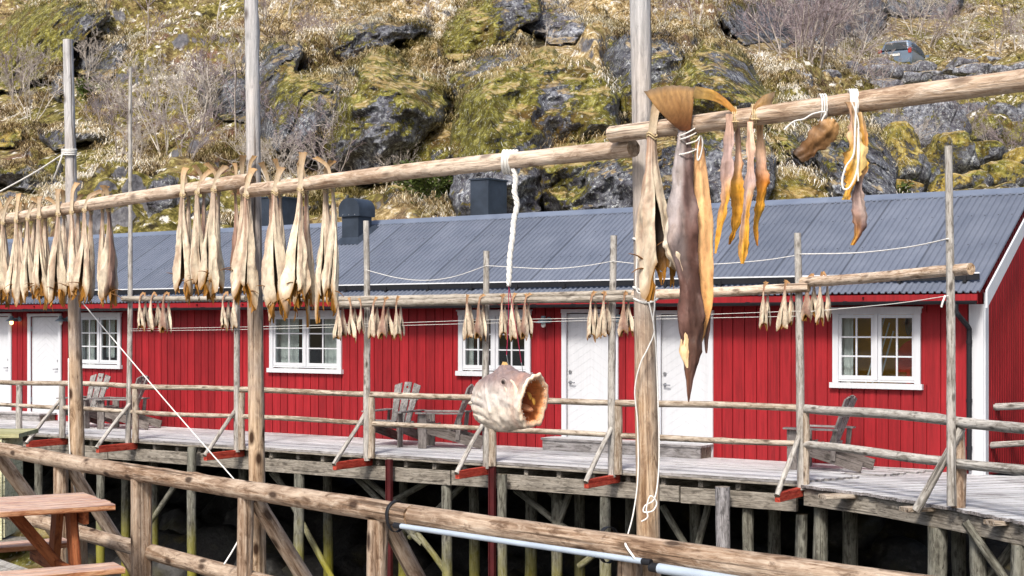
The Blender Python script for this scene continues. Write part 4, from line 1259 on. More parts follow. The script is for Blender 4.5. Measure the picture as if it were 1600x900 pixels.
# white gutter end board by the corner already stands in the barge; windows
M_CURT = plain('curtain', (0.8, 0.8, 0.78), 0.9, 0.1, 0, 0.1, 3)
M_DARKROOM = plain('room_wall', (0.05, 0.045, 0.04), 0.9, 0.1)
M_OCHRE = plain('ochre_wall', S('#d99a2c'), 0.8, 0.1)
M_ORANGE = plain('orange_shade', S('#d8442a'), 0.6, 0.3)
for wi, (nm, (x0, x1, z0, z1), kind) in enumerate(WIN):
    mb = MB()
    cw, f0 = 0.085, -0.06                                  # casing boards
    mb.bb(x0, x0 + cw, f0, -0.025, z0 + 0.06, z1 - 0.07)
    mb.bb(x1 - cw, x1, f0, -0.025, z0 + 0.06, z1 - 0.07)
    mb.bb(x0 - 0.012, x1 + 0.012, f0 - 0.003, -0.022, z1 - 0.07, z1)
    mb.bb(x0 - 0.03, x1 + 0.03, f0 - 0.02, -0.02, z1, z1 + 0.022)
    # jambs
    a, b, c, d = x0 + cw - 0.012, x1 - cw + 0.012, z0 + 0.1, z1 - 0.082
    for q in ((a - 0.025, a, c, d), (b, b + 0.025, c, d), (a, b, c - 0.025, c), (a, b, d, d + 0.02)):
        mb.bb(q[0], q[1], -0.04, 0.11, q[2], q[3])
    m_ = (a + b) / 2
    mb.bb(m_ - 0.022, m_ + 0.022, -0.05, 0.06, c, d)
    win = mb.build('window', M_WHITE, house)
    mb = MB(); mb.bb(x0 - 0.035, x1 + 0.035, f0 - 0.035, -0.022, z0 - 0.02, z0 + 0.058); mb.build('sill', M_WHITE, win)
    for (l, r) in ((a + 0.004, m_ - 0.026), (m_ + 0.026, b - 0.004)):
        mb = MB()
        st = 0.05 if kind != 'light' else 0.04
        y_0, y_1 = -0.03, 0.005
        mb.bb(l, l + st, y_0, y_1, c + 0.004, d - 0.004); mb.bb(r - st, r, y_0, y_1, c + 0.004, d - 0.004)
        mb.bb(l + st, r - st, y_0, y_1, d - st - 0.004, d - 0.004); mb.bb(l + st, r - st, y_0, y_1, c + 0.004, c + st + 0.012)
        xm = (l + r) / 2
        mb.bb(xm - 0.012, xm + 0.012, y_0 + 0.006, y_1 - 0.006, c + st + 0.012, d - st - 0.004)
        hh = (d - c - 2 * st - 0.012) / 3
        for k in (1, 2):
            zc = c + st + 0.012 + hh * k
            mb.bb(l + st, xm - 0.013, y_0 + 0.008, y_1 - 0.008, zc - 0.011, zc + 0.011)
            mb.bb(xm + 0.013, r - st, y_0 + 0.008, y_1 - 0.008, zc - 0.011, zc + 0.011)
        mb.build('sash', M_WHITE, win)
        mb = MB(); mb.bb(l + st - 0.005, r - st + 0.005, -0.011, -0.006, c + st, d - st); mb.build('pane', M_GLASS, win)
    # room behind
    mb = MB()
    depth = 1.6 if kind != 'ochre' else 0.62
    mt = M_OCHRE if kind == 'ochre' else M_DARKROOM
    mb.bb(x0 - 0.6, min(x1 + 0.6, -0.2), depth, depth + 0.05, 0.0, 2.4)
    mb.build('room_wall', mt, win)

    def curtain(xa, xb, y, za, zb, folds=5, mt=M_CURT):
        mbc = MB(); nn = folds * 8
        xsn = np.linspace(xa, xb, nn)
        G = np.array([[(x, y + 0.02 * math.sin(i / nn * folds * 2 * PI) * (0.6 + 0.4 * (1 - k)), za + (zb - za) * k) for i, x in enumerate(xsn)] for k in (0, 0.5, 1)])
        mbc.grid(G); o = mbc.build('curtain', mt, win, smooth=True)
    if kind == 'pale':
        curtain(a - 0.05, a + 0.48, 0.16, c - 0.1, d + 0.05, 4); curtain(b - 0.5, b + 0.05, 0.16, c - 0.1, d + 0.05, 4)
    elif kind == 'light':
        curtain(a - 0.05, a + 0.25, 0.16, c - 0.1, d + 0.05, 3); curtain(m_ - 0.05, m_ + 0.22, 0.2, c + 0.1, d + 0.05, 3)
    elif kind == 'dark':
        curtain(a - 0.05, a + 0.1, 0.16, c - 0.1, d + 0.05, 2); curtain(b - 0.1, b + 0.05, 0.16, c - 0.1, d + 0.05, 2)
    else:
        curtain(a - 0.05, a + 0.16, 0.16, c - 0.1, d + 0.05, 2)
        mbc = MB()
        ring = [(math.cos(q) * 0.30, math.sin(q) * 0.36) for q in np.linspace(0, 2 * PI, 32, endpoint=False)]
        mbc.add([(m_ + 0.42 + x_, 0.40, c + 0.22 + z_) for x_, z_ in ring] + [(m_ + 0.42 + x_, 0.43, c + 0.22 + z_) for x_, z_ in ring],
                [tuple(range(32))] + [(i, (i + 1) % 32, 32 + (i + 1) % 32, 32 + i) for i in range(32)])
        for sx in (-0.2, 0.0, 0.2):
            mbc.bb(m_ + 0.42 + sx - 0.07, m_ + 0.42 + sx + 0.07, 0.375, 0.395, c - 0.05, c + 0.12 + 0.05 * math.cos(sx * 9), (0.5, 1.6, 0.6))
        mbc.build('wall_hanging', M_ORANGE, win)
        mbc = MB()
        for k in range(3):
            mbc.bar((a + 0.28 + 0.1 * k, 0.3, c - 0.1), (a + 0.55 + 0.06 * k, 0.4, d - 0.12 * k), 0.025, 0.02)
        mbc.build('folded_frame', M_CURT, win)
        mbc = MB()
        for q in (0.33, 0.62):
            mbc.tube(spline([(m_ + q, 0.35, d + 0.05), (m_ + q + 0.02, 0.35, d - 0.15), (m_ + q, 0.35, d - 0.3)], 4), [0.02, 0.03, 0.05, 0.06, 0.07, 0.06, 0.05, 0.03, 0.01][:9], 8)
        mbc.build('hanging_cloth', plain('grey_cloth', (0.12, 0.11, 0.11), 0.9), win)

# doors: white frames, chevron boarded leaves
for di, (x0, x1, z0, z1) in enumerate(DOOR):
    mb = MB()
    cw = 0.085
    mb.bb(x0, x0 + cw, -0.055, -0.025, 0.0, z1 - 0.06); mb.bb(x1 - cw, x1, -0.055, -0.025, 0.0, z1 - 0.06)
    mb.bb(x0 - 0.01, x1 + 0.01, -0.058, -0.022, z1 - 0.06, z1)
    dr = mb.build('door', M_WHITE, house)
    a, b, c, d = x0 + cw - 0.015, x1 - cw + 0.015, z0 + 0.02, z1 - 0.075
    mb = MB()
    mb.bb(a, b, 0.015, 0.05, c, d)
    m_ = (a + b) / 2
    # chevron grooves: slanted raised boards clipped to each half of the leaf
    stp = 0.135; w2 = (b - a) / 2
    for half, sg in ((a, 1), (m_, -1)):
        for k in range(-8, int((d - c) / stp) + 8):
            zz = c + k * stp
            poly = []
            A = [(half, zz), (half + w2, zz + sg * w2 * 0.62), (half + w2, zz + sg * w2 * 0.62 + stp - 0.004), (half, zz + stp - 0.004)]
            def clip(pl, lim, up):
                out = []
                for i in range(len(pl)):
                    p, q = pl[i], pl[(i + 1) % len(pl)]
                    pin = p[1] <= lim if up else p[1] >= lim; qin = q[1] <= lim if up else q[1] >= lim
                    if pin: out.append(p)
                    if pin != qin:
                        tt = (lim - p[1]) / (q[1] - p[1]); out.append((p[0] + (q[0] - p[0]) * tt, lim))
                return out
            A = clip(clip(A, d - 0.003, True), c + 0.003, False) if sg > 0 or True else A
            if len(A) >= 3:
                nn = len(A); y_f = 0.0122
                mb.add([(p[0], y_f, p[1]) for p in A] + [(p[0], 0.016, p[1]) for p in A],
                       [tuple(range(nn))] + [(i, nn + i, nn + (i + 1) % nn, (i + 1) % nn) for i in range(nn)])
    mb.build('door_leaf', M_WHITE, dr)
    mb = MB()
    hx = a + 0.065 if di >= 2 else b - 0.075
    s_ = 1 if di >= 2 else -1
    zc = c + 0.96
    mb.tube([(hx, 0.01, zc), (hx, -0.045, zc)], 0.012, 8); mb.tube([(hx, -0.04, zc), (hx + s_ * 0.11, -0.045, zc - 0.005)], 0.010, 8)
    mb.tube([(hx, 0.008, zc), (hx, -0.004, zc)], 0.026, 14)
    mb.tube([(hx, 0.008, zc + 0.17), (hx, -0.012, zc + 0.17)], 0.026, 14)
    mb.build('handle', M_STEEL, dr, smooth=True, sharp=40)
    mb = MB(); hxx = b - 0.012 if di >= 2 else a - 0.004
    for z in (c + 0.25, d - 0.3): mb.tube([(hxx, -0.002, z), (hxx, -0.002, z + 0.1)], 0.011, 8)
    mb.build('hinge', M_STEEL, dr, smooth=True, sharp=40)
    mb = MB(); mb.bb(x0 + cw, x1 - cw, -0.03, 0.06, 0.012, z0 + 0.018); mb.build('threshold', M_RED, dr)

# wall lamps with enamel shades
M_ENAM = plain('enamel', S('#6d8391'), 0.35, 0.5, 0.0, 0.08)
M_BULB = NT('clear_bulb').base((0.75, 0.75, 0.72), 0.1, 0.6).m
tb = NT('lit_bulb'); tb.b.inputs['Emission Color'].default_value = (1.0, 0.50, 0.13, 1); tb.b.inputs['Emission Strength'].default_value = 6.0; tb.base((0.9, 0.7, 0.4), 0.3)
M_LIT = tb.m
for i, (px, py, mpx) in enumerate(((18, 500, 33), (95, 500, 108), (849, 502, 860), (966, 500, 975))):
    lx, lz = wall_xz(px, py, -0.16); mxx, _ = wall_xz(mpx, py, 0)
    lz += 0.0
    mb = MB()
    mb.tube([(mxx, -0.026, lz + 0.02), (mxx, -0.055, lz + 0.02)], 0.05, 16)
    mb.tube(spline([(mxx, -0.05, lz + 0.02), (mxx - 0.04, -0.12, lz + 0.035), (lx, -0.16, lz + 0.03)], 6), 0.012, 8)
    lamp = mb.build('wall_lamp', M_ENAM, house, smooth=True, sharp=40)
    mb = MB()
    prof = [(0.035, 0.085), (0.04, 0.05), (0.045, 0.035), (0.085, 0.012), (0.13, -0.022), (0.128, -0.027), (0.08, 0.005), (0.03, 0.02)]
    G = np.array([[(lx + r * math.cos(q), -0.16 + r * math.sin(q), lz + z) for q in np.linspace(0, 2 * PI, 24, endpoint=False)] for r, z in prof])
    mb.grid(G, closed=True); mb.tube([(lx, -0.16, lz + 0.07), (lx, -0.16, lz + 0.087)], 0.036, 24)
    mb.build('lamp_shade', M_ENAM, lamp, smooth=True, sharp=50)
    mb = MB()
    G = np.array([[(lx + r * math.cos(q), -0.16 + r * math.sin(q), lz + z) for q in np.linspace(0, 2 * PI, 16, endpoint=False)] for r, z in
                  [(0.018, 0.02), (0.022, -0.01), (0.036, -0.04), (0.04, -0.06), (0.034, -0.083), (0.018, -0.098), (0.001, -0.101)]])
    mb.grid(G, closed=True); b_ = mb.build('bulb', M_LIT if i == 0 else M_BULB, lamp, smooth=True)

# flues on the roof
def flue_x(px, off):
    return wall_xz(px, 340, off)[0]


xa = flue_x(556, 1.75)
mb = MB()
yb, wf, df = 1.78, 0.205, 0.2
zr = RO + RP * yb
mb.bb(xa - wf, xa + wf, yb - df, yb + df, zr - RP * df - 0.1, zr + 0.45)
# flashing skirt
V = []
for (sx, sy) in ((-1, -1), (1, -1), (1, 1), (-1, 1)):
    y = yb + sy * (df + (0.14 if sy < 0 else 0.1)); V.append((xa + sx * (wf + 0.12), y, RO + RP * y + 0.028))
for (sx, sy) in ((-1, -1), (1, -1), (1, 1), (-1, 1)):
    y = yb + sy * (df + 0.015); V.append((xa + sx * (wf + 0.015), y, RO + RP * y + 0.1))
mb.add(V, [(i, (i + 1) % 4, 4 + (i + 1) % 4, 4 + i) for i in range(4)])
vent = mb.build('roof_vent', M_FLUE, house)
mb = MB()
ring = [(-1.06, 0.0)] + [(-1.06 * math.cos(q), 0.24 + 1.0 * math.sin(q) * 0.34 / 0.34 * 0.34) for q in np.linspace(0, PI, 17)] + [(1.06, 0.0)]
ring = [(x_ * 0.245, z_ * 0.62) for x_, z_ in ring]
yA, yB = yb - df - 0.04, yb + df + 0.04
nn = len(ring); zt = zr + 0.38
V = [(xa + x_, yA, zt + z_) for x_, z_ in ring] + [(xa + x_, yB, zt + z_) for x_, z_ in ring]
mb.add(V, [tuple(range(nn - 1, -1, -1)), tuple(range(nn, 2 * nn))] + [(i, i + 1, nn + i + 1, nn + i) for i in range(nn - 1)])
mb.build('vent_hood', M_FLUE, vent, smooth=True, sharp=35)
mb = MB()
for (x_, z_) in ((-0.15, 0.03), (0.0, 0.03), (0.15, 0.03)): mb.tube([(xa + x_, yA - 0.006, zt + z_), (xa + x_, yA, zt + z_)], 0.012, 6)
mb.build('rivet', M_STEEL, vent)


def box_flue(px0, pxm, px1, pyt, yoff, cross):
    x0 = flue_x(px0, yoff); x1 = flue_x(pxm, yoff)
    zt = wall_xz((px0 + pxm) / 2, pyt, yoff)[1]
    dpt = 0.62
    mb = MB()
    zb = RO + RP * (WD - (yoff + dpt)) - 0.1
    mb.bb(x0, x1, yoff, yoff + dpt, zb, zt)
    if cross:
        for (p, q) in (((x0, zb + 0.3), (x1, zt - 0.1)), ((x0, zt - 0.1), (x1, zb + 0.3))):
            mb.bar((p[0] + 0.02, yoff - 0.004, p[1]), (q[0] - 0.02, yoff - 0.004, q[1]), 0.008, 0.014, (0, 1, 0))
    fl = mb.build('chimney', M_FLUE, house)
    mb = MB(); mb.bb(x0 - 0.02, x1 + 0.02, yoff - 0.02, yoff + dpt + 0.02, zt, zt + 0.03); mb.build('chimney_lid', M_FLUE, fl)


box_flue(408, 434, 446, 309, 2.6, True)
box_flue(735, 763, 785, 281, 2.6, False)
# ================================================================== the pier in front of the house
M_DECK = wood_mat('frosted_deck', S('#54504e'), S('#8b8786'), S('#b5b2b3'), 'X', 0.15, 0.75)
M_GREYW = wood_mat('grey_timber', S('#4f4a44'), S('#857e74'), S('#aca69c'), 'Z', 0.4, algae=S('#4d5a2e'))
M_PILE = wood_mat('pile_wood', S('#35322c'), S('#6c6a60'), S('#9a9a90'), 'Z', 0.4, algae=S('#8a8418'))
M_REDBEAM = wood_mat('red_beam', S('#7a221a'), S('#b33a2c'), S('#c9604c'), 'Z', 0.0)
M_POLE = wood_mat('weathered_pole', S('#655e56'), S('#a39e97'), S('#cfccc7'), 'Z', 0.5)
M_RAIL = wood_mat('rail_pole', S('#5e4c3b'), S('#9f8f7d'), S('#d2c8ba'), 'Z', 0.5)
M_BROWN = wood_mat('brown_log', S('#553f2f'), S('#957c66'), S('#c9b8a6'), 'Z', 0.6)
M_TALL = wood_mat('tall_pole', S('#664c36'), S('#a88a6c'), S('#d6c0a6'), 'Z', 0.8, upper=S('#cac9ca'), uz=(2.2, 4.6))
M_BAR = wood_mat('bar_pole', S('#745a46'), S('#c0a78f'), S('#ebdccb'), 'Z', 0.45)

W0 = -2.5                                                    # pier edge, house-local y
pier = thing('wooden_pier', 'grey frosted plank pier on timber piles in front of the red house', 'pier', CORNER, HROT)
xr = wall_xz(1250, 755, W0)[0]                               # where the pier turns outward
rr = random.Random(8)
mb = MB()
y = W0
while y < -0.03:
    wd = min(0.118, -0.025 - y)
    if wd < 0.02: break
    x = -31.0
    while x < xr + 0.01:
        L = rr.uniform(2.4, 4.2)
        # the deck ends along a slanted line towards the house
        xe = xr + (y - W0) * 0.42
        x1 = min(x + L, xe)
        if x1 - x > 0.05:
            k = rr.uniform(0.82, 1.1)
            dz = rr.uniform(-0.004, 0.002)
            mb.bb(x, x1 - 0.004, y, y + wd - 0.008, -0.038 + dz, dz, (k, k, k))
        x += L
        if x >= xe: break
    y += 0.118
mb.build('deck', M_DECK, pier)
yb_ = W0 + 0.02


def pbox(name, x0, x1, y0, y1, z0, z1, mat, par=pier):
    return beam(name, *(Vector(((x0), (y0 + y1) / 2, (z0 + z1) / 2)), Vector((x1, (y0 + y1) / 2, (z0 + z1) / 2))), abs(y1 - y0), abs(z1 - z0), mat, None, (0, 0, 1), 0.006) if par is None else _pb(name, x0, x1, y0, y1, z0, z1, mat, par)


def _pb(name, x0, x1, y0, y1, z0, z1, mat, par):
    """timber along the longest side, in the local space of par"""
    s = (x1 - x0, y1 - y0, z1 - z0); c = ((x0 + x1) / 2, (y0 + y1) / 2, (z0 + z1) / 2)
    k = max(range(3), key=lambda i: s[i])
    d = [Vector((1, 0, 0)), Vector((0, 1, 0)), Vector((0, 0, 1))][k]
    p0 = Vector(c) - d * s[k] / 2; p1 = Vector(c) + d * s[k] / 2
    if k == 0: w_, h_ = s[1], s[2]
    elif k == 1: w_, h_ = s[0], s[2]
    else: w_, h_ = s[0], s[1]
    o = beam(name, p0, p1, w_, h_, mat, None, (0, 0, 1) if k != 2 else (0, 1, 0))
    o.parent = par
    return o


# edge beams, joist ends, stringers in lengths
x = -30.5; i = 0
while x < xr - 0.1:
    L = rr.uniform(3.6, 4.4)
    x1 = min(x + L, xr - 0.05)
    _pb('stringer', x, x1 - 0.03, W0 + 0.06, W0 + 0.13, -0.40 - 0.01 * (i % 2), -0.18 - 0.01 * (i % 2), M_GREYW, pier)
    _pb('stringer', x, x1 - 0.03, W0 + 1.35, W0 + 1.45, -0.40, -0.18, M_GREYW, pier)
    x = x1; i += 1
for k in range(52):
    x = xr - 0.35 - k * 0.56
    _pb('joist', x - 0.035, x + 0.035, W0 + 0.05 + rr.uniform(0, 0.05), -0.1, -0.178, -0.045, M_GREYW, pier)
_pb('edge_board', -30.5, xr, W0 - 0.012, W0 + 0.012, -0.075, -0.043, M_GREYW, pier)


def pile(px, off, r, ztop, mat=M_PILE, zb=None, par=None, name='pile', lean=0.0):
    Yp = plane_Y(px, off); w_ = P(px, CY, Yp)
    loc = w_ - CORNER
    hx, hy = loc.dot(RGT), loc.dot(NRM)
    z0 = float(shore_z(np.array([hx]), np.array([hy]))[0]) - 0.35 if zb is None else zb
    o = log(name, (hx + lean, hy, z0), (hx, hy, ztop), r * 1.08, r, mat, None, seed=int(px), bend=0.006, n=12)
    o.parent = pier
    return hx, hy


for px, off, r, zt in ((60, -2.38, 0.075, -0.41), (158, -2.30, 0.075, -0.41), (300, -2.62, 0.075, 0.0 - 0.06), (197, -1.1, 0.08, -0.41), (468, -2.38, 0.085, -0.41), (512, -1.0, 0.08, -0.41),
                       (630, -1.1, 0.075, -0.41), (698, -2.35, 0.08, -0.41), (785, -2.62, 0.07, -0.16), (946, -2.36, 0.08, -0.41), (985, -1.1, 0.08, -0.41), (1168, -2.3, 0.075, -0.41), (1085, -1.1, 0.08, -0.41),
                       (1253, -2.32, 0.075, -0.45), (1283, -2.45, 0.09, -0.3), (1328, -1.8, 0.10, -0.4), (240, -1.1, 0.08, -0.41), (380, -1.1, 0.085, -0.41), (740, -1.1, 0.08, -0.41),
                       (830, -1.0, 0.09, -0.41), (870, -1.9, 0.08, -0.41), (905, -1.1, 0.08, -0.41), (1210, -1.0, 0.09, -0.4), (100, -1.0, 0.08, -0.41), (20, -2.38, 0.08, -0.41), (-60, -2.38, 0.08, -0.41), (-60, -1.1, 0.08, -0.41)):
    pile(px, off, r, zt)
pile(1129, -2.66, 0.095, -0.12, wood_mat('black_streaked_pile', S('#1c1b1b'), S('#8b888a'), S('#b9b7ba'), 'Z', 0.3))
for px in (608, 769):                                        # dark red steel channels
    Yp = plane_Y(px, -2.56); q = P(px, CY, Yp) - CORNER
    hx, hy = q.dot(RGT), q.dot(NRM)
    mb = MB(); mb.bb(hx - 0.05, hx + 0.05, hy - 0.01, hy + 0.03, -4.0, -0.06); mb.bb(hx - 0.05, hx - 0.035, hy - 0.03, hy - 0.011, -4.0, -0.06); mb.bb(hx + 0.035, hx + 0.05, hy - 0.03, hy - 0.011, -4.0, -0.06)
    mb.build('steel_post', plain('dark_red_steel', S('#4a191b'), 0.5, 0.4, 0.0, 0.3), pier)


def brace(pa, pb, off0, off1, r=0.05):
    a = P(pa[0], pa[1], plane_Y(pa[0], off0)) - CORNER; b = P(pb[0], pb[1], plane_Y(pb[0], off1)) - CORNER
    A = Vector((a.dot(RGT), a.dot(NRM), a.z)); B = Vector((b.dot(RGT), b.dot(NRM), b.z))
    o = log('brace', A, B, r, r, M_PILE, None, seed=int(pa[0]), n=10); o.parent = pier


for a, b in (((425, 730), (520, 905)), ((545, 735), (660, 850)), ((555, 735), (620, 790)), ((690, 740), (600, 790)), ((278, 752), (235, 815)), ((640, 820), (705, 905)), ((735, 745), (640, 840)),
             ((805, 765), (890, 830)), ((893, 760), (868, 835)), ((1035, 790), (1070, 850)), ((1110, 775), (1090, 855)), ((838, 745), (880, 790)), ((905, 885), (930, 865)), ((424, 738), (470, 790))):
    brace(a, b, -1.9, -1.9)

# the wider deck at the right, planks square to its outer edge
edge = [P(1249, 756, 0), P(1364, 771, 0), P(1481, 791, 0), P(1591, 812, 0)]
edge = [Vector(((px - CX) / F * (HC + 0.03) * F / (py - CY), (HC + 0.03) * F / (py - CY), 0)) for px, py in ((1249, 757), (1364, 772), (1481, 792), (1591, 813), (1760, 850))]
edge += [Vector((7.4, 11.0, 0)), Vector((9.0, 8.6, 0))]
rdeck = thing('wooden_pier', 'wider plank deck at the right end of the pier, planks square to its edge', 'pier', (edge[2].x, edge[2].y, 0))
RL = root_loc(rdeck)


def edge_at(s):
    for i in range(len(edge) - 1):
        L = (edge[i + 1] - edge[i]).length
        if s <= L or i == len(edge) - 2:
            return edge[i] + (edge[i + 1] - edge[i]) * (s / L), (edge[i + 1] - edge[i]).normalized()
        s -= L


totL = sum((edge[i + 1] - edge[i]).length for i in range(len(edge) - 1))
mb = MB()
s = -2.7
PD = Vector((0.957, 0.29, 0))
V_, C_ = [], []
while s < totL - 0.15:
    a, _ = edge_at(max(0, s)) ; b, _ = edge_at(max(0, s + 0.105))
    if s < 0:
        dd = (edge[1] - edge[0]).normalized(); a = edge[0] + dd * s + PD * 0.12; b = edge[0] + dd * (s + 0.105) + PD * 0.12
    o1 = rr.uniform(-0.02, 0.03)
    k = rr.uniform(0.78, 1.1); dz = -0.03 + rr.uniform(-0.004, 0.003)
    La = 5.2
    a = a - PD * o1; b = b - PD * o1
    for (f0, f1) in ((0, 0.52), (0.522, 1.0)):
        p = [a + PD * La * f0, a + PD * La * f1, b + PD * La * f1, b + PD * La * f0]
        g = (b - a).normalized() * 0.006
        p = [p[0] + g, p[1] + g, p[2], p[3]]
        # keep off the house wall
        if any((v - CORNER).dot(RGT) < 0.12 for v in p):      # butt the plank against the wall
            out = []
            for i in range(len(p)):
                v, w_ = p[i], p[(i + 1) % len(p)]
                dv, dw = (v - CORNER).dot(NRM) + 0.03, (w_ - CORNER).dot(NRM) + 0.03
                if dv <= 0: out.append(v)
                if (dv <= 0) != (dw <= 0): out.append(v + (w_ - v) * (dv / (dv - dw)))
            p = out
        q = [(v.x - RL.x, v.y - RL.y) for v in p]
        if len(q) >= 3:
            mb.prism(q[::-1] , dz - 0.036, dz, (k, k, k))
        k = rr.uniform(0.78, 1.1)
    s += 0.108
mb.build('deck', wood_mat('frosted_deck_right', S('#4d4846'), S('#858080'), S('#b2aeb0'), 'X', 0.15, 0.72), rdeck)
for i in range(len(edge) - 1):
    a, b = edge[i] + PD * 0.1, edge[i + 1] + PD * 0.1
    beam('edge_beam', a + Vector((0, 0, -0.19)), b + Vector((0, 0, -0.19)), 0.09, 0.22, M_GREYW, rdeck)
for sx in (1.6, 3.2):
    beam('joist', edge[0] + PD * sx + Vector((0, 0, -0.16)), edge[5] + PD * sx + Vector((0, 0, -0.16)), 0.08, 0.16, M_GREYW, rdeck)
for px, py, r in ((1450, 800, 0.11), (1512, 812, 0.09), (1580, 828, 0.1)):
    best = min((edge_at(s_)[0] for s_ in np.linspace(0, totL, 400)), key=lambda q_: abs(CX + F * q_.x / q_.y - px))
    w_ = best + PD * 0.12
    log('pile', (w_.x, w_.y, -4.6), (w_.x, w_.y, -0.3), r * 1.05, r, M_PILE, rdeck, n=12)
for (x_, y_) in ((5.6, 18.6), (6.6, 16.2), (7.6, 14.6), (8.2, 18.0)):
    log('pile', (x_, y_, -4.6), (x_, y_, -0.2), 0.09, 0.09, M_PILE, rdeck, n=10)
log('brace', P(1508, 815, 16.2), P(1570, 905, 16.0), 0.05, 0.05, M_PILE, rdeck)
log('brace', P(1600, 830, 16.2), P(1540, 915, 16.3), 0.06, 0.06, M_PILE, rdeck)
# little plank landings sticking out of the right deck
for (px, py, L) in ((1296, 778, 0.75), (1424, 798, 0.62), (1558, 819, 0.7)):
    Yq = (HC + 0.11) * F / (py - CY)
    a = P(px, CY, Yq) - PD * 0.1; a.z = -0.092
    _o = beam('outrigger', a, a + PD * (L + 0.1), 0.2, 0.05, M_RAIL, rdeck)

# ================================================================== pier railing
rail = thing('pier_railing', 'rough pole railing along the outer edge of the pier', 'railing', H2W(xr, W0, 0))
TOPZ, MIDZ = 0.925, 0.475


def edge_pt(px, off=W0, z=0.0):
    w_ = P(px, CY, plane_Y(px, off)); w_.z = z
    return w_


PP = [(-80, 0), (30, 1), (97, 1), (211, 0), (378, 0), (580, 0), (769, 0), (966, 0), (1258, 0)]
for px, sh in PP:
    a = edge_pt(px, W0 - 0.05)
    log('post', a + Vector((0, 0, -0.06)), a + Vector((0, 0, TOPZ - 0.04)), 0.06, 0.055, M_RAIL if px not in (97, 30) else M_POLE, rail, n=10)
cuts = [-80, 97, 211, 378, 580, 769, 966, 1258]
for z, r in ((TOPZ, 0.048), (MIDZ, 0.042)):
    for i in range(len(cuts) - 1):
        a, b = edge_pt(cuts[i] - 3, W0 - 0.04, z + (i % 2) * 0.012), edge_pt(cuts[i + 1] + 3, W0 - 0.04, z + ((i + 1) % 2) * 0.012)
        log('rail', a, b, r, r * 0.9, M_RAIL, rail, n=10, bend=0.006)
OUT = -NRM
for px in (97, 206, 373, 573, 762, 960, 1252):
    a = edge_pt(px, W0 - 0.02, -0.13)
    e = a + OUT * 0.78 + RGT * 0.02
    beam('outrigger', a + NRM * 0.1, e, 0.07, 0.12, M_REDBEAM, rail)
    log('brace', e + Vector((0, 0, 0.02)) + OUT * 0.02 , a + Vector((0, 0, 0.13 + 0.62)) + OUT * 0.05, 0.036, 0.032, M_POLE, rail, n=10)
# rails on the right deck
r2 = thing('pier_railing', 'pole railing curving off along the wider deck at the right', 'railing', edge[2])
A = edge_pt(1258, W0 - 0.04)
B = Vector((4.98, 16.55, 0)); Cc = Vector((5.75, 14.0, 0)); D_ = Vector((7.2, 11.6, 0))
log('post', B + Vector((0.01, 0.02, -0.03)), B + Vector((0.01, 0.02, TOPZ - 0.03)), 0.085, 0.075, M_BROWN, r2)
log('post', Cc + Vector((0, 0, -0.03)), Cc + Vector((0, 0, TOPZ - 0.03)), 0.08, 0.075, M_BROWN, r2)
for z, r in ((TOPZ + 0.01, 0.06), (MIDZ, 0.055)):
    log('rail', A + Vector((0, 0, z)), B + Vector((0, 0, z)) - PD * 0.03, r * 0.95, r, M_POLE, r2)
    log('rail', B + Vector((0, 0, z - 0.01)) - PD * 0.02, Cc + Vector((0, 0, z)), r, r, M_POLE, r2)
    log('rail', Cc + Vector((0, 0, z)), D_ + Vector((0, 0, z)), r, r, M_POLE, r2)
lb = P(1432, 797, (HC + 0.09) * F / (797 - CY)); 
log('brace', lb, B + Vector((0.02, -0.09, 0.86)), 0.052, 0.046, M_POLE, r2)
# railing in front of the gable
r3 = thing('gable_railing', 'short grey pole railing in front of the red gable wall', 'railing', H2W(0.12, -0.35, 0))
g0 = P(1528, CY, 20.55); g0.z = -0.03
log('post', g0, g0 + Vector((0, 0, 0.88)), 0.058, 0.055, M_POLE, r3)
g1 = g0 + Vector((3.2, 1.0, 0))
log('post', g1, g1 + Vector((0, 0, 0.88)), 0.058, 0.055, M_POLE, r3)
gd = Vector((0.03, -0.1, 0))
log('rail', g0 + Vector((-0.05, 0, 0.895)) + gd * 0.2, g1 + Vector((0, 0, 0.96)), 0.05, 0.05, M_POLE, r3)
log('rail', g0 + Vector((0.03, -0.11, 0.37)), g1 + Vector((0, -0.11, 0.44)), 0.045, 0.045, M_POLE, r3)

# ================================================================== door steps
def step(px0, px1, label, dep, h):
    x0, x1 = wall_xz(px0, 700)[0], wall_xz(px1, 700)[0]
    o = thing('door_step', label, 'step', H2W(x1, -dep, 0), HROT)
    L = x1 - x0
    mb = MB()
    for k in range(3):
        mb.bb(-L, 0.05, -0.02 + k * dep / 3, -0.02 + (k + 1) * dep / 3 - 0.012, h - 0.035, h, (rr.uniform(0.9, 1.05),) * 3)
    mb.build('tread', M_DECK, o)
    mb = MB(); mb.bb(-L + 0.02, 0.02, 0.0, 0.03, 0.0, h - 0.038); mb.build('riser', M_DECK, o)
    mb = MB()
    for k in range(4): mb.bb(-0.01, 0.02, 0.04 + k * (dep - 0.08) / 4, 0.04 + (k + 1) * (dep - 0.08) / 4 - 0.012, 0.0, h - 0.038, (0.7, 0.62, 0.5))
    mb.build('side_board', M_DECK, o)


step(868, 1112, 'long low grey wooden step below the two white doors', 0.42, 0.2)
step(-60, 88, 'low grey wooden step below the doors at the far left', 0.45, 0.16)

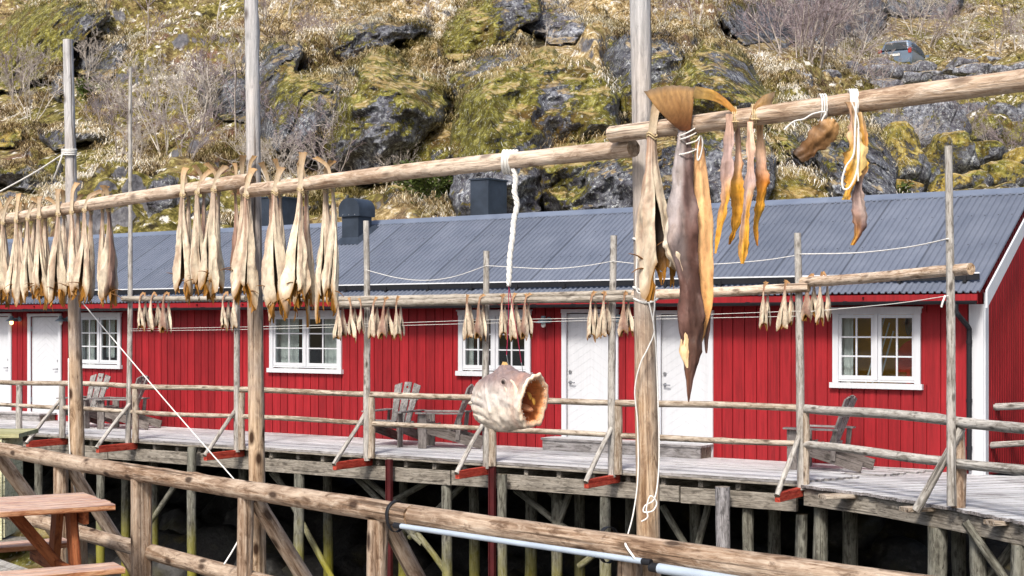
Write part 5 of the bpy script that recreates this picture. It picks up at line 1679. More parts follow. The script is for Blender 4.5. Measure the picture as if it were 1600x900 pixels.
# ================================================================== tall far poles and their bars
M_FARBAR = wood_mat('far_bar', S('#6a6055'), S('#9d9488'), S('#c2bbb0'), 'Z', 0.4)
FP = [(204, 105, 200, 26.35, 'thin grey drying pole, tallest of the far row, left of the middle'), (371, 470, 370, None, 'short grey drying pole ending at the far bar, right of the tall thin one'),
      (572, 345, 573, None, 'grey drying pole in front of the arched roof vent'), (760, 392, 760, None, 'grey drying pole crossing the left side of the third window'),
      (959, 368, 956, None, 'grey drying pole standing before the left white door of the pair'), (1246, 364, 1252, None, 'grey drying pole at the corner where the pier turns')]
for i, (pt, yt, pb, Yv, lab) in enumerate(FP):
    b = edge_pt(pb, W0 - 0.08, -0.10); Yv = b.y
    tp = P(pt, yt, Yv)
    o = log('drying_pole', b, tp, 0.055 if i else 0.05, 0.046 if i else 0.03, M_POLE, None, seed=i, n=12, bend=0.004)
    tag(o, lab, 'pole', 'grey poles along the pier edge')
b = Vector((4.93, 16.62, -0.03)); b = P(1487, 790, 16.46)
o = log('drying_pole', b, P(1482, 228, 16.46), 0.055, 0.042, M_POLE, None, seed=9, n=12, bend=0.004)
tag(o, 'grey drying pole farthest right, with a clothes line knot near its top', 'pole', 'grey poles along the pier edge')


def bar_pt(px, py, off): return P(px, py, plane_Y(px, off))


FB = [((192, 467), (384, 466), -2.66, 0.05, 'white grey far bar, leftmost, carrying small fish'), ((380, 467), (600, 467), -2.52, 0.045, 'far bar joining the left bar to the middle pole'),
      ((524, 476), (1012, 466), -2.74, 0.055, 'lower of the two long far bars in front of the middle window'), ((528, 468), (990, 457.5), -2.60, 0.05, 'upper of the two long far bars in front of the middle window'),
      ((990, 462), (1264, 449), -2.68, 0.07, 'pale far bar between the white doors and the turning pole')]
for i, (a, b, off, r, lab) in enumerate(FB):
    o = log('drying_bar', bar_pt(*a, off), bar_pt(*b, off), r, r * 0.9, M_FARBAR if i != 4 else M_BAR, None, seed=20 + i, n=12, bend=0.004)
    tag(o, lab, 'bar', 'far drying bars')
o = log('drying_bar', P(1250, 441, plane_Y(1250, -2.55)), P(1517, 420, 16.25), 0.066, 0.066, M_BAR, None, seed=31, n=14, bend=0.006)
tag(o, 'thick pale bar with a sawn end in front of the roof at the right', 'bar', 'far drying bars')

# ================================================================== garden chairs
M_CHAIR = wood_mat('chair_grey', S('#4a4744'), S('#83807e'), S('#aaa8a7'), 'Z', 0.0)


def chair(label, pos, rz):
    o = thing('garden_chair', label, 'chair', pos, rz, 'slatted garden chairs on the pier')
    # local: faces -y, x to the side
    def bm_(name, p0, p1, w_, h_, up=(0, 0, 1), col=(1, 1, 1)):
        b_ = beam(name, p0, p1, w_, h_, M_CHAIR, None, up, 0.006, col); b_.parent = o; return b_
    for s in (-1, 1):
        bm_('front_leg', (s * 0.30, -0.36, 0), (s * 0.30, -0.36, 0.55), 0.14, 0.03, (0, 1, 0) if False else (1, 0, 0), (0.75, 0.7, 0.68))
        bm_('side_rail', (s * 0.262, -0.38, 0.33), (s * 0.262, 0.62, 0.07), 0.03, 0.15, (0, 0, 1), (0.62, 0.56, 0.53))
        bm_('armrest', (s * 0.325, -0.46, 0.572), (s * 0.325, 0.32, 0.572), 0.13, 0.025)
        bm_('arm_support', (s * 0.30, 0.22, 0.15), (s * 0.30, 0.26, 0.56), 0.03, 0.07, (0, 1, 0), (0.75, 0.7, 0.68))
    mbs = MB()
    for k in range(6):
        yy = -0.40 + k * 0.092; zz = 0.415 - (yy + 0.38) * 0.27
        mbs.bar((-0.245, yy, zz), (0.245, yy, zz), 0.08, 0.022, (0, -0.26, 1))
    s_ = mbs.build('seat', M_CHAIR, o)
    bd = Vector((0, 0.36, 0.93)).normalized(); bn = Vector((0, -0.93, 0.36))
    base = Vector((0, 0.10, 0.26))
    for k, (x0, x1, L) in enumerate(((-0.125, -0.185, 0.80), (0.0, 0.0, 0.83), (0.125, 0.185, 0.80))):
        if k == 1:                                           # middle slat with a small hole near its top
            mbb = MB()
            def q(x, z, dd): return base + Vector((x, 0, 0)) + bd * z + bn * dd
            w_ = 0.068; zc = L - 0.09; hr = 0.024
            outer = [(-w_, zc - 0.06), (w_, zc - 0.06), (w_, zc + 0.06), (-w_, zc + 0.06)]
            ang = [math.radians(a) for a in (225, 315, 45, 135)]
            inner = [(hr * 1.2 * math.cos(a), zc + hr * 1.2 * math.sin(a)) for a in ang]
            for dd, fl in ((0.011, 0), (-0.011, 1)):
                V = [q(x, z, dd) for x, z in outer + inner]
                mbb.add([list(v) for v in V], [((i, (i + 1) % 4, 4 + (i + 1) % 4, 4 + i) if not fl else (4 + i, 4 + (i + 1) % 4, (i + 1) % 4, i)) for i in range(4)])
            V = [q(x, z, 0.011) for x, z in inner] + [q(x, z, -0.011) for x, z in inner]
            mbb.add([list(v) for v in V], [(i, (i + 1) % 4, 4 + (i + 1) % 4, 4 + i) for i in range(4)])
            mbb.box(q(0, (zc - 0.06) / 2, 0), (2 * w_, 0.022, zc - 0.06), (Vector((1, 0, 0)), bn, bd))
            mbb.box(q(0, (L + zc + 0.06) / 2, 0), (2 * w_, 0.022, L - zc - 0.06), (Vector((1, 0, 0)), bn, bd))
            mbb.build('back_slat', M_CHAIR, o)
        else:
            mbb = MB()
            a = base + Vector((x0, 0, 0)); b = base + Vector((x1, 0, 0)) + bd * L
            wa, wb = 0.045, 0.068
            V = []
            for dd in (0.011, -0.011):
                V += [a + Vector((-wa, 0, 0)) + bn * dd, a + Vector((wa, 0, 0)) + bn * dd, b + Vector((wb, 0, 0)) + bd * (0.015 if k == 0 else -0.03) + bn * dd, b + Vector((-wb, 0, 0)) + bd * (-0.03 if k == 0 else 0.015) + bn * dd]
            mbb.add([list(v) for v in V], [(0, 1, 2, 3), (7, 6, 5, 4), (0, 4, 5, 1), (1, 5, 6, 2), (2, 6, 7, 3), (3, 7, 4, 0)])
            mbb.build('back_slat', M_CHAIR, o)
    mbb = MB()
    for L in (0.12, 0.55):
        c_ = base + bd * L - bn * 0.024
        mbb.bar(c_ + Vector((-0.24, 0, 0)), c_ + Vector((0.24, 0, 0)), 0.06, 0.022, bn)
    mbb.build('back_batten', M_CHAIR, o)
    return o


def wpt(px, off): 
    w_ = P(px, CY, plane_Y(px, off)); w_.z = 0.003
    return w_


FACE_L = HROT - PI / 2                                       # local -y turned towards the left end of the wall
chair('grey garden chair facing the water, left of the middle window', wpt(619, -0.95), HROT + 0.12)
chair('grey garden chair turned left, below the middle window', wpt(700, -0.85), HROT - 1.15)
chair('grey garden chair under the far left window, beside the white door', wpt(137, -0.95), HROT + 0.15)
chair('grey garden chair turned left, right of the far left window', wpt(196, -0.85), HROT - 1.2)
chair('grey garden chair seen from its side below the right window', wpt(1288, -0.85), FACE_L + 0.05)
cr = chair('dark garden chair cut off by the right edge of the picture', H2W(1.25, 0.05, 0.0), HROT + 1.0)
# ================================================================== near deck, log railing, tall poles, bars
ZR, ZL = 0.974, 0.393


def at_z(px, py, z):
    Y = (HC - z) * F / (py - CY)
    return P(px, py, Y)


deckpoly = [(-7.5, 14.0), (-5.0, 13.6), (-4.38, 12.72), (-0.68, 8.16), (1.05, 6.45), (1.70, 5.80), (2.9, 4.4), (3.2, -3), (-7.5, -3)]
nd = MB()
rr = random.Random(12)
# planks along the railing direction, clipped to the deck outline by length
A0, B0 = Vector((-4.38, 12.72, 0)), Vector((-0.68, 8.16, 0))
dl = (B0 - A0).normalized(); dn = Vector((-dl.y, dl.x, 0)) * -1
if dn.y > 0: dn = -dn
k = 0
while k * 0.125 < 9:
    o0 = A0 + dn * (0.02 + k * 0.125)
    s = -2.2 - 0.0 * k
    while s < 9.4:
        L = rr.uniform(2.2, 3.6)
        a = o0 + dl * s; b = o0 + dl * (s + L - 0.005)
        t_ = rr.uniform(0.8, 1.1)
        nd.bar(a + dn * 0.058 + Vector((0, 0, -0.02)), b + dn * 0.058 + Vector((0, 0, -0.02 + 0.0)), 0.116, 0.04, (0, 0, 1), (t_,) * 3)
        s += L
    k += 1
M_NDECK = wood_mat('near_deck_wood', S('#514b43'), S('#8b857b'), S('#b4b0a8'), 'Y', 0.2, 0.25)
nd_root = thing('wooden_deck', 'weathered plank deck under the picnic table in the lower left corner', 'deck', (A0.x, A0.y, 0))
o = nd.build('deck_boards', M_NDECK, nd_root, (-A0.x, -A0.y, 0))
for s in (0.3, 2.4, 4.5, 6.4):
    a = A0 + dl * s + dn * 0.25
    log('pile', a + Vector((0, 0, -4.6)), a + Vector((0, 0, -0.045)), 0.1, 0.09, M_PILE, nd_root, n=10)
beam('edge_beam', A0 - dl * 1.6 + dn * 0.12 + Vector((0, 0, -0.145)), A0 + dl * 7.9 + dn * 0.12 + Vector((0, 0, -0.145)), 0.1, 0.2, M_GREYW, nd_root)

fence = thing('log_railing', 'thick brown log railing running across the foreground', 'railing', (A0.x, A0.y, 0))
K0, K1, K2, K3 = at_z(-40, 690, ZR) + (at_z(-40, 690, ZR) - at_z(619, 802, ZR)) * 0.35, at_z(619, 802, ZR), at_z(1205, 881, ZR), at_z(1620, 943, ZR)
log('rail', K0, K1 + (K1 - K0).normalized() * 0.15, 0.061, 0.060, M_BROWN, fence, seed=1, n=20, bend=0.004)
log('rail', K1 - (K1 - K0).normalized() * 0.02 + Vector((0.0, 0, 0.0)), K2 + (K3 - K2) * 2.2, 0.060, 0.068, M_BROWN, fence, seed=2, n=20, bend=0.003)
L0, L1 = at_z(20, 803, ZL), at_z(420, 911, ZL)
log('rail', L0 - (L1 - L0) * 0.15, L1 + (L1 - L0) * 0.5, 0.058, 0.056, M_BROWN, fence, seed=3, n=18, bend=0.004)
OUTW = -dn
for px, r, dx in ((95, 0.058, 0), (221, 0.072, 0), (384, 0.05, 0), (591, 0.058, 0), (985, 0.06, 0)):
    py = np.interp(px, [-40, 619, 1205], [690, 802, 881])
    a = at_z(px, py, ZR); a.z = 0
    if px == 221:
        beam('post', a + Vector((0, 0, -0.6)), a + Vector((0, 0, ZR - 0.05)), 0.14, 0.09, M_BROWN, fence, (0.55, -0.8, 0), 0.02)
    else:
        log('post', a + Vector((0, 0, -0.6)), a + Vector((0, 0, ZR - 0.05)), r * 1.1, r, M_BROWN, fence, seed=int(px), n=14)
    if px != 985 and px != 221:
        log('brace', a + OUTW * 0.07 + Vector((0, 0, ZR - 0.08)), a + OUTW * 0.95 + dl * 0.05 + Vector((0, 0, -0.55)), 0.05, 0.055, M_BROWN, fence, seed=int(px) + 5, n=14)
    if px == 221:
        pass
a = at_z(-12, 694, ZR); a.z = 0
log('brace', a + OUTW * 0.05 + Vector((0, 0, ZR - 0.1)), a + OUTW * 0.95 + Vector((0, 0, -0.45)), 0.06, 0.065, M_BROWN, fence, seed=77, n=14)

# tall poles
TALL = [((106, 62), (121, 715), 11.95, 0.040, 0.064, 'leftmost tall near pole, with a sawn flat top and white twine'), ((391, -120), (403, 905), 9.85, 0.043, 0.061, 'middle tall near pole, rising out of the picture top'),
        ((997.6, -160), (1013.6, 905), 7.08, 0.047, 0.061, 'tallest near pole, at right, wound with white rope')]
TP = []
for (a, b, Y, rt, rb, lab) in TALL:
    t_ = P(a[0], a[1], Y); b_ = P(b[0], b[1], Y)
    dv = (b_ - t_).normalized()
    b_ = b_ + dv * ((b_.z + 0.9) / -dv.z) if dv.z < 0 else b_
    o = log('tall_pole', b_, t_, rb, rt, M_TALL, None, seed=int(a[0]), n=20, bend=0.001)
    tag(o, lab, 'pole', 'tall near poles of the fish rack')
    TP.append((b_, t_))

BARS = {
    'left': (P(-70, 355, 13.05) + (P(-70, 355, 13.05) - P(391, 282, 9.68)) * 0.5, P(391, 282, 9.68), 0.046, 0.046),
    'mid': (P(384, 299, 9.72), P(990, 232, 6.93), 0.046, 0.043),
    'right': (P(956, 210, 6.95), P(1640, 124, 5.35) + (P(1640, 124, 5.35) - P(956, 210, 6.95)) * 0.8, 0.040, 0.046),
}
BL = {'left': 'left near bar hung thick with stockfish, ending at the middle pole', 'mid': 'middle near bar between the middle and the tallest pole, holding the rope', 'right': 'right near bar rising to the right edge of the picture'}
for k, (a, b, r0, r1) in BARS.items():
    o = log('drying_bar', a, b, r0, r1, M_BAR, None, seed=len(k) + 40, n=20, bend=0.003, lump=0.07)
    tag(o, BL[k], 'bar', 'near drying bars')


def bar_at(which, px):
    """point on the bar's centre line under picture column px"""
    a, b, r0, r1 = BARS[which]
    lo, hi = -0.2, 1.2
    f = lambda t: (lambda p: CX + F * p.x / p.y)(a.lerp(b, t) if 0 <= t <= 1 else a + (b - a) * t)
    for _ in range(50):
        m = (lo + hi) / 2
        if f(m) < px: lo = m
        else: hi = m
    return a + (b - a) * lo


# ================================================================== stockfish
def fish_mat(name, rough=0.55):
    t = NT(name)
    c = t.coord('Object', (1, 1, 0.5))
    n1 = t.noise(c, 45, 5, 0.65, 0.4); n2 = t.noise(c, 14, 4, 0.6)
    col = t.mix(1.0, t.attr(), t.ramp(n1, [(0.3, 0.72), (0.5, 1.0), (0.7, 1.18)]), 'MULTIPLY')
    col = t.mix(t.math('MULTIPLY', t.ramp(n2, [(0.5, 0.0), (0.72, 1.0)]), 0.35), col, t.mix(1.0, col, (0.9, 0.68, 0.42), 'MULTIPLY'))
    t.base(col, rough, 0.35)
    t.bump(t.math('ADD', n1, n2), 0.6, 0.006)
    return t.m


M_FISH = fish_mat('dried_fish')
M_FIN = fish_mat('dried_fin', 0.5)
M_TWINE = plain('twine', S('#cbb892'), 0.9, 0.1)
M_ROPE = plain('white_rope', (0.80, 0.79, 0.76), 0.9, 0.1, 0, 0.08, 30, 0.4)

CREAM, MAUVE, GOLD, DARKI = np.array(S('#e4d7bf')), np.array(S('#866a5e')), np.array(S('#a87428')), np.array(S('#2b1a10'))
GREYB = np.array(S('#5f514c'))


def fish_body(mb, L, Wd, seed, yaw, opening=0.62, dark=0.0, nphi=22, nt=30, full=True, off=(0, 0, 0), tilt=0.0):
    """headless split cod hanging from its tail: local z down from 0 to -L; belly slit towards -y before yaw"""
    rr = np.random.default_rng(seed)
    t = np.linspace(0, 1, nt)
    half = np.interp(t, [0, 0.08, 0.25, 0.45, 0.65, 0.85, 0.95, 1.0], [0.20, 0.21, 0.33, 0.55, 0.82, 1.0, 1.0, 0.86]) * Wd / 2
    dep = half * np.interp(t, [0, 0.4, 1], [1.0, 0.85, 0.68])
    gap = np.interp(t, [0, 0.34, 0.46, 0.7, 1.0], [0, 0, 0.10, 0.34, 0.5]) * opening * rr.uniform(0.6, 1.5)
    gap = gap * (1 + 0.35 * vnoise(np.stack([t * 5, t * 0 + seed, t * 0], -1)))
    cx = 0.02 * np.sin(t * 3 + rr.uniform(0, 6)) * t
    cy = 0.02 * np.sin(t * 2.4 + rr.uniform(0, 6)) * t
    s = np.linspace(-1, 1, nphi)
    Sg, T = np.meshgrid(s, t)
    A = PI - np.repeat(gap[:, None], nphi, 1)
    PH = Sg * A
    q = np.stack([np.cos(PH) * 1.2, np.sin(PH) * 1.2, T * 5 + seed], -1).reshape(-1, 3)
    nz = fbm(q, 3).reshape(T.shape)
    q2 = np.stack([np.cos(PH) * 2.6, np.sin(PH) * 2.6, T * 1.5 + seed * 1.7], -1).reshape(-1, 3)
    fold = fbm(q2, 3).reshape(T.shape)
    ridg = 0.03 * np.sin(T * 75 + 6 * np.abs(Sg)) * np.clip((T - 0.4) * 2, 0, 1) * (np.abs(Sg) > 0.35)
    R = 1 + 0.18 * nz + 0.32 * fold + ridg
    # each flap rolls into a leg: pinched at its free edge and at the back
    curl = np.clip((np.abs(Sg) - 0.7) / 0.3, 0, 1) * np.clip((T - 0.35) * 3, 0, 1)
    R = R * (1 - 0.35 * curl) * (1 - 0.22 * np.exp(-(Sg / 0.18) ** 2) * np.clip((T - 0.5) * 2, 0, 1))
    asym = 1 + 0.6 * rr.uniform(-1, 1) * np.sign(Sg)
    ragn = fbm(np.stack([Sg * 5, T * 0, T * 0 + seed], -1).reshape(-1, 3), 3).reshape(T.shape)
    drop = np.clip((T - 0.62) / 0.38, 0, 1) ** 1.6 * (0.15 * asym * np.exp(-((np.abs(Sg) - 0.6) / 0.24) ** 2) - 0.05 + 0.06 * ragn) * L
    def place(Rm):
        x = Rm * half[:, None] * np.sin(PH); y = Rm * dep[:, None] * np.cos(PH)
        x, y = x + cx[:, None], y + cy[:, None]
        z = -T * L * 0.93 - drop
        c_, s_ = math.cos(yaw), math.sin(yaw)
        X, Yv = c_ * x - s_ * y, s_ * x + c_ * y
        X = X + tilt * (-z)
        return np.stack([X + off[0], Yv + off[1], z + off[2]], -1)
    outer = place(R)
    thick = np.minimum(0.011, half * 0.4)[:, None]
    inner = place(R * (1 - np.clip(thick / np.maximum(half[:, None], 1e-4), 0, 0.6)))
    ap = np.abs(Sg)
    back = np.clip((0.42 + 0.12 * nz - ap) / 0.22, 0, 1)[..., None]
    up = np.clip((0.48 - T) / 0.4, 0, 1)[..., None]
    colo = CREAM * (0.86 + 0.22 * rr.uniform()) + 0 * T[..., None]
    colo = colo * (1 - 0.55 * up) + (MAUVE * 1.25) * 0.55 * up
    bk = MAUVE * (1 - dark) + GREYB * dark
    colo = colo * (1 - back) + bk * back
    line = np.exp(-((ap - 0.5) / 0.06) ** 2)[..., None] * 0.35 * (T[..., None] < 0.75)
    colo = colo * (1 - line) + MAUVE * line
    q3 = np.stack([np.cos(PH) * 4.5, np.sin(PH) * 4.5, T * 1.3 + seed * 0.37], -1).reshape(-1, 3)
    stk = (np.clip(fbm(q3, 3).reshape(T.shape) * 2.0, 0, 1) * 0.85 * (1 - 0.45 * T))[..., None]
    colo = colo * (1 - stk) + np.array(S('#9c7a68')) * stk
    colo = colo * np.clip(1 + 0.22 * fold, 0.7, 1.15)[..., None]
    q4 = np.stack([np.cos(PH) * 7, np.sin(PH) * 7, T * 1.1 + seed * 0.71], -1).reshape(-1, 3)
    ln = (np.clip(0.12 - np.abs(fbm(q4, 2).reshape(T.shape)), 0, 1) * 5 * (0.3 + 0.7 * rr.uniform()))[..., None]
    colo = colo * (1 - ln) + np.array(S('#6b4c3c')) * ln
    gold = (np.clip((T - 0.93) / 0.07, 0, 1) * 0.7)[..., None]
    colo = colo * (1 - gold) + GOLD * 0.8 * gold
    coli = DARKI * (1.0) + (GOLD * 0.6 - DARKI) * np.clip((T[..., None] - 0.80) / 0.2, 0, 1) * 0.8
    coli = coli + 0 * colo
    rim = (ap > 0.9)[..., None]
    coli = np.where(rim, CREAM * 0.7, coli)
    mb.grid(outer, np.clip(colo, 0, 1)); mb.grid(inner, np.clip(coli, 0, 1), flip=True)
    nO, nI = nt * nphi, 0
    # close the free edges and the lower rim
    for j, fl in ((0, True), (nphi - 1, False)):
        G = np.stack([outer[:, j], inner[:, j]], 1); mb.grid(G, CREAM * 0.9, flip=fl)
    G = np.stack([outer[-1], inner[-1]], 1); mb.grid(G, GOLD * 0.75)
    # ragged golden scraps at the collar
    ns = 12 if full else 3
    for k in range(ns):
        j = rr.integers(1, nphi - 1); p = inner[-1, j]; p2 = inner[-1, min(nphi - 1, j + 2)]
        l = rr.uniform(0.025, 0.085) * (L / 0.62)
        tip = (p + p2) / 2 + np.array([rr.normal(0, 0.012), rr.normal(0, 0.012), -l])
        m_ = (p + p2) / 2 * 0.5 + tip * 0.5 + rr.normal(0, 0.006, 3)
        w_ = (p2 - p) * 0.35
        mb.add([p, p2, m_ + w_, m_ - w_, tip], [(0, 1, 2, 3), (3, 2, 4), (3, 2, 1, 0), (4, 2, 3)], GOLD * rr.uniform(0.45, 1.0))
    return outer


def tail_strip(mb, base, bend, L, w0, w1, seed, col0, col1, fork=True):
    """peduncle rising over the bar and ending in a dried fin"""
    rr = np.random.default_rng(seed)
    b0, bd = Vector(base), Vector(bend)
    kx = rr.uniform(-0.4, 0.5)
    pts = spline([b0, b0 + bd * 0.15 + Vector((0, 0, L * 0.35)), b0 + bd * 0.45 + Vector((0, 0, L * 0.68)), b0 + bd * 1.05 + Vector((0.06 * kx, 0, L * (0.95 - 0.15 * abs(kx))))], 5)
    n = len(pts); rows, cols = [], []
    d = (pts[-1] - pts[0]); side = Vector((d.z, 0, -d.x)); side = Vector((0.9, 0.35, 0)) if side.length < 1e-4 else side.normalized()
    for i, p in enumerate(pts):
        f = i / (n - 1)
        w_ = w0 * (1 - f) + w1 * f ** 2.2 + w0 * 0.15 * f
        row = []
        for sgn in np.linspace(-1, 1, 7):
            ext = 0.25 * w1 * abs(sgn) * f ** 3 if fork else 0
            row.append(p + side * w_ * sgn + Vector((0, 1, 0)) * 0.25 * w_ * (1 - sgn * sgn) + (Vector(bend).normalized() + Vector((0, 0, 1))) * ext + Vector((0, 0, rr.normal(0, 0.002))) * (f > 0.9))
        rows.append(row); cols.append([np.array(col0) * (1 - f) + np.array(col1) * f] * 7)
    G = np.array([[list(v) for v in r] for r in rows]); Cc_ = np.array(cols)
    th = np.array([0, 0.006, 0])
    mb.grid(G - th, Cc_); mb.grid(G + th, Cc_ * 0.85, flip=True)
    for j in (0, 6): mb.grid(np.stack([G[:, j] - th, G[:, j] + th], 1), Cc_[:, :2] * 0.9, flip=(j == 6))
    mb.grid(np.stack([G[-1] - th, G[-1] + th], 1), np.array(col1) * 0.8, flip=False)
    return pts


BARDIR = {k: (b - a).normalized() for k, (a, b, _, _) in BARS.items()}


def stockfish(which, px, yb, wpx, side, seed, label, yaw=None, dark=0.0, opening=0.62):
    """side -1 hangs on the viewer's side of the bar, +1 behind it"""
    rr = np.random.default_rng(seed)
    c = bar_at(which, px)
    d = BARDIR[which]; nrm = Vector((-d.y, d.x, 0))
    nrm = -nrm if nrm.y < 0 else nrm
    root = c + nrm * side * 0.055
    Y = root.y
    L = (c.z - (HC + (CY - yb) / F * Y)) - 0.03
    Wd = wpx / F * Y
    o = thing('stockfish', label, 'dried fish', root, 0, 'stockfish on the near bars')
    mb = MB()
    yw = rr.uniform(-0.9, 0.9) if yaw is None else yaw
    fish_body(mb, L, Wd, seed, yw, opening, dark, off=(0, 0, -0.03), tilt=rr.normal(0, 0.025))
    mb.build('body', M_FISH, o, smooth=True, sharp=55)
    mb = MB()
    bend = -nrm * side * 0.10
    fl = Vector((rr.choice([-1, 1, 1]) * rr.uniform(0.0, 0.06), rr.uniform(-0.03, 0.03), 0))
    tail_strip(mb, (0, 0, -0.05), bend * 0.45 + fl, rr.uniform(0.17, 0.27), Wd * 0.12, Wd * 0.17, seed, CREAM * 0.75, np.array(S('#a9865a')) * rr.uniform(0.5, 1.2), False)
    mb.build('tail_fin', M_FIN, o, smooth=True)
    mb = MB()
    ring = [(math.cos(a) * Wd * 0.13, math.sin(a) * Wd * 0.13, -0.035 + 0.01 * math.sin(2 * a)) for a in np.linspace(0, 2 * PI, 15)]
    mb.tube(ring, 0.0035, 5, caps=False)
    ring = [tuple(Vector(v) + Vector((0, 0, -0.012))) for v in ring]
    mb.tube(ring, 0.0035, 5, caps=False)
    mb.build('twine', M_TWINE, o)
    for k in range(rr.integers(1, 3)):                       # dried pectoral fins stick out like spikes
        sg = rr.choice([-1, 1])
        mb = MB()
        a = Vector((sg * Wd * 0.2, -0.02, -L * rr.uniform(0.86, 0.97)))
        b = a + Vector((sg * rr.uniform(0.05, 0.1), -rr.uniform(0.02, 0.05), rr.uniform(-0.05, 0.03)))
        mb.tube(spline([a, a.lerp(b, 0.5) + Vector((0, 0, 0.008)), b], 4), [0.007, 0.008, 0.008, 0.007, 0.006, 0.005, 0.004, 0.003, 0.001], 5, [tuple(np.array(S('#6d4a26')) * (1 + 0.4 * i / 8)) for i in range(9)], squash=0.5)
        mb.build('pectoral_fin', M_FIN, o, smooth=True)
    return o


LEFT = [(-4, 458, 22, 1, 0.2), (6, 466, 19, -1, 0.5), (14, 462, 20, -1, 0.15), (23, 469, 19, 1, -0.4), (31, 455, 18, 1, 0.6), (35, 467, 21, -1, -0.2), (44, 459, 18, 1, 0.3), (53, 462, 21, -1, 0.3), (61, 471, 19, 1, 0.0), (71, 460, 23, -1, 0.1), (81, 467, 19, 1, 0.5), (90, 458, 20, 1, -1.2),
        (101, 466, 25, -1, 0.35), (112, 460, 20, 1, 0.8), (122, 461, 23, -1, -1.0), (132, 468, 20, 1, 0.3), (142, 463, 23, -1, 0.15), (150, 457, 18, 1, 0.4), (159, 471, 27, 1, -2.2)]
RIGHT = [(284, 453, 18, 1, 0.4), (296, 458, 29, -1, 0.1), (308, 452, 20, 1, 2.4), (319, 449, 25, -1, 0.5), (331, 457, 20, 1, 0.2), (345, 449, 29, -1, -0.5), (356, 441, 18, 1, 2.5), (368, 443, 27, 1, 0.55), (379, 450, 20, 1, 0.0)]
MIDL = [(396, 468, 33, -1, 0.35), (412, 483, 25, 1, 0.7), (426, 470, 20, 1, 0.1), (441, 479, 35, -1, 0.1), (456, 484, 24, 1, 0.4), (467, 468, 22, 1, 2.4), (481, 466, 33, -1, 0.05), (497, 479, 28, 1, -0.3), (508, 470, 22, 1, 0.5)]
FDESC = {0: 'slit open cream stockfish', 1: 'sideways turned stockfish', 2: 'mauve backed stockfish'}


def fdesc(yw): return FDESC[2] if abs(yw) > 1.8 else (FDESC[1] if abs(yw) > 0.7 else FDESC[0])


sd_ = 300
for lst, bar, where in ((LEFT, 'left', 'around the leftmost tall pole'), (RIGHT, 'left', 'just left of the middle pole'), (MIDL, 'mid', 'just right of the middle pole')):
    for i, (px, yb, wpx, side, yw) in enumerate(lst):
        sd_ += 1
        stockfish(bar, px, yb, wpx * 1.1, side, sd_, f'{fdesc(yw)}, {ORD[i]} from left in the bunch {where}', yw, dark=0.9 if px == 158 else 0.3)

# small fish far away on the pier racks: six shapes, copied
SMALL = []
for k in range(6):
    mb = MB()
    fish_body(mb, 0.60, 0.15 + 0.015 * (k % 3), 500 + k, (0.1, 0.9, -0.7, 0.4, 2.6, -0.2)[k], 0.7, 0.3, 12, 14, False, off=(0, 0, -0.03))
    tail_strip(mb, (0, 0, -0.05), (0.06 * (-1) ** k, 0.05, 0), 0.19, 0.018, 0.03, k, MAUVE * 1.4, np.array(S('#a27a4a')))
    me = mb.mesh('small_stockfish', True, 55); me.materials.append(M_FISH)
    SMALL.append(me)
BUN = [('under the left far bar, near the thin tall pole', 0, [(218, 516), (227, 512), (236, 518), (246, 513), (255, 520), (264, 516)]),
       ('beside the short pole at the left far bar', 0, [(348, 515), (357, 517), (365, 514)]),
       ('left of the pole before the arched vent', 2, [(528, 532), (535, 526), (548, 530), (554, 515), (564, 520)]),
       ('right of the pole before the arched vent', 2, [(583, 529), (589, 524), (600, 530), (606, 526), (619, 530), (626, 524)]),
       ('in front of the middle window', 2, [(729, 530), (735, 526), (748, 530), (755, 527), (784, 528), (789, 520), (800, 532), (806, 526), (820, 530), (826, 524)]),
       ('in front of the left white door of the pair', 2, [(923, 532), (930, 527), (943, 528), (949, 524), (975, 526), (982, 520)]),
       ('on the pale bar left of the turning pole', 4, [(1193, 514), (1200, 508), (1226, 516), (1236, 510)]),
       ('on the thick pale bar right of the turning pole', 5, [(1262, 502), (1272, 500), (1282, 506), (1293, 500)])]
q = 0
for where, bi, lst in BUN:
    for i, (px, yb) in enumerate(lst):
        if bi < 5:
            a, b, off, r, _ = FB[bi]
            yt = np.interp(px, [a[0], b[0]], [a[1], b[1]])
            c = bar_pt(px, yt, off - 0.08 if i % 2 == 0 else off + 0.08)
        else:
            yt = np.interp(px, [1250, 1517], [441, 420]); Yv = np.interp(px, [1250, 1517], [plane_Y(1250, -2.55), 16.25])
            c = P(px, yt, Yv + (-0.08 if i % 2 == 0 else 0.08))
        L = (yb - yt) / F * c.y
        o = bpy.data.objects.new('stockfish', SMALL[q % 6]); COL.objects.link(o); q += 1
        o.location = c; o.scale = (L / 0.64,) * 3; o.rotation_euler = (random.uniform(-0.05, 0.05), random.uniform(-0.05, 0.05), random.uniform(-0.5, 0.5))
        tag(o, f'small stockfish, {ORD[i]} from left, {where}', 'dried fish', 'small stockfish on the far racks')

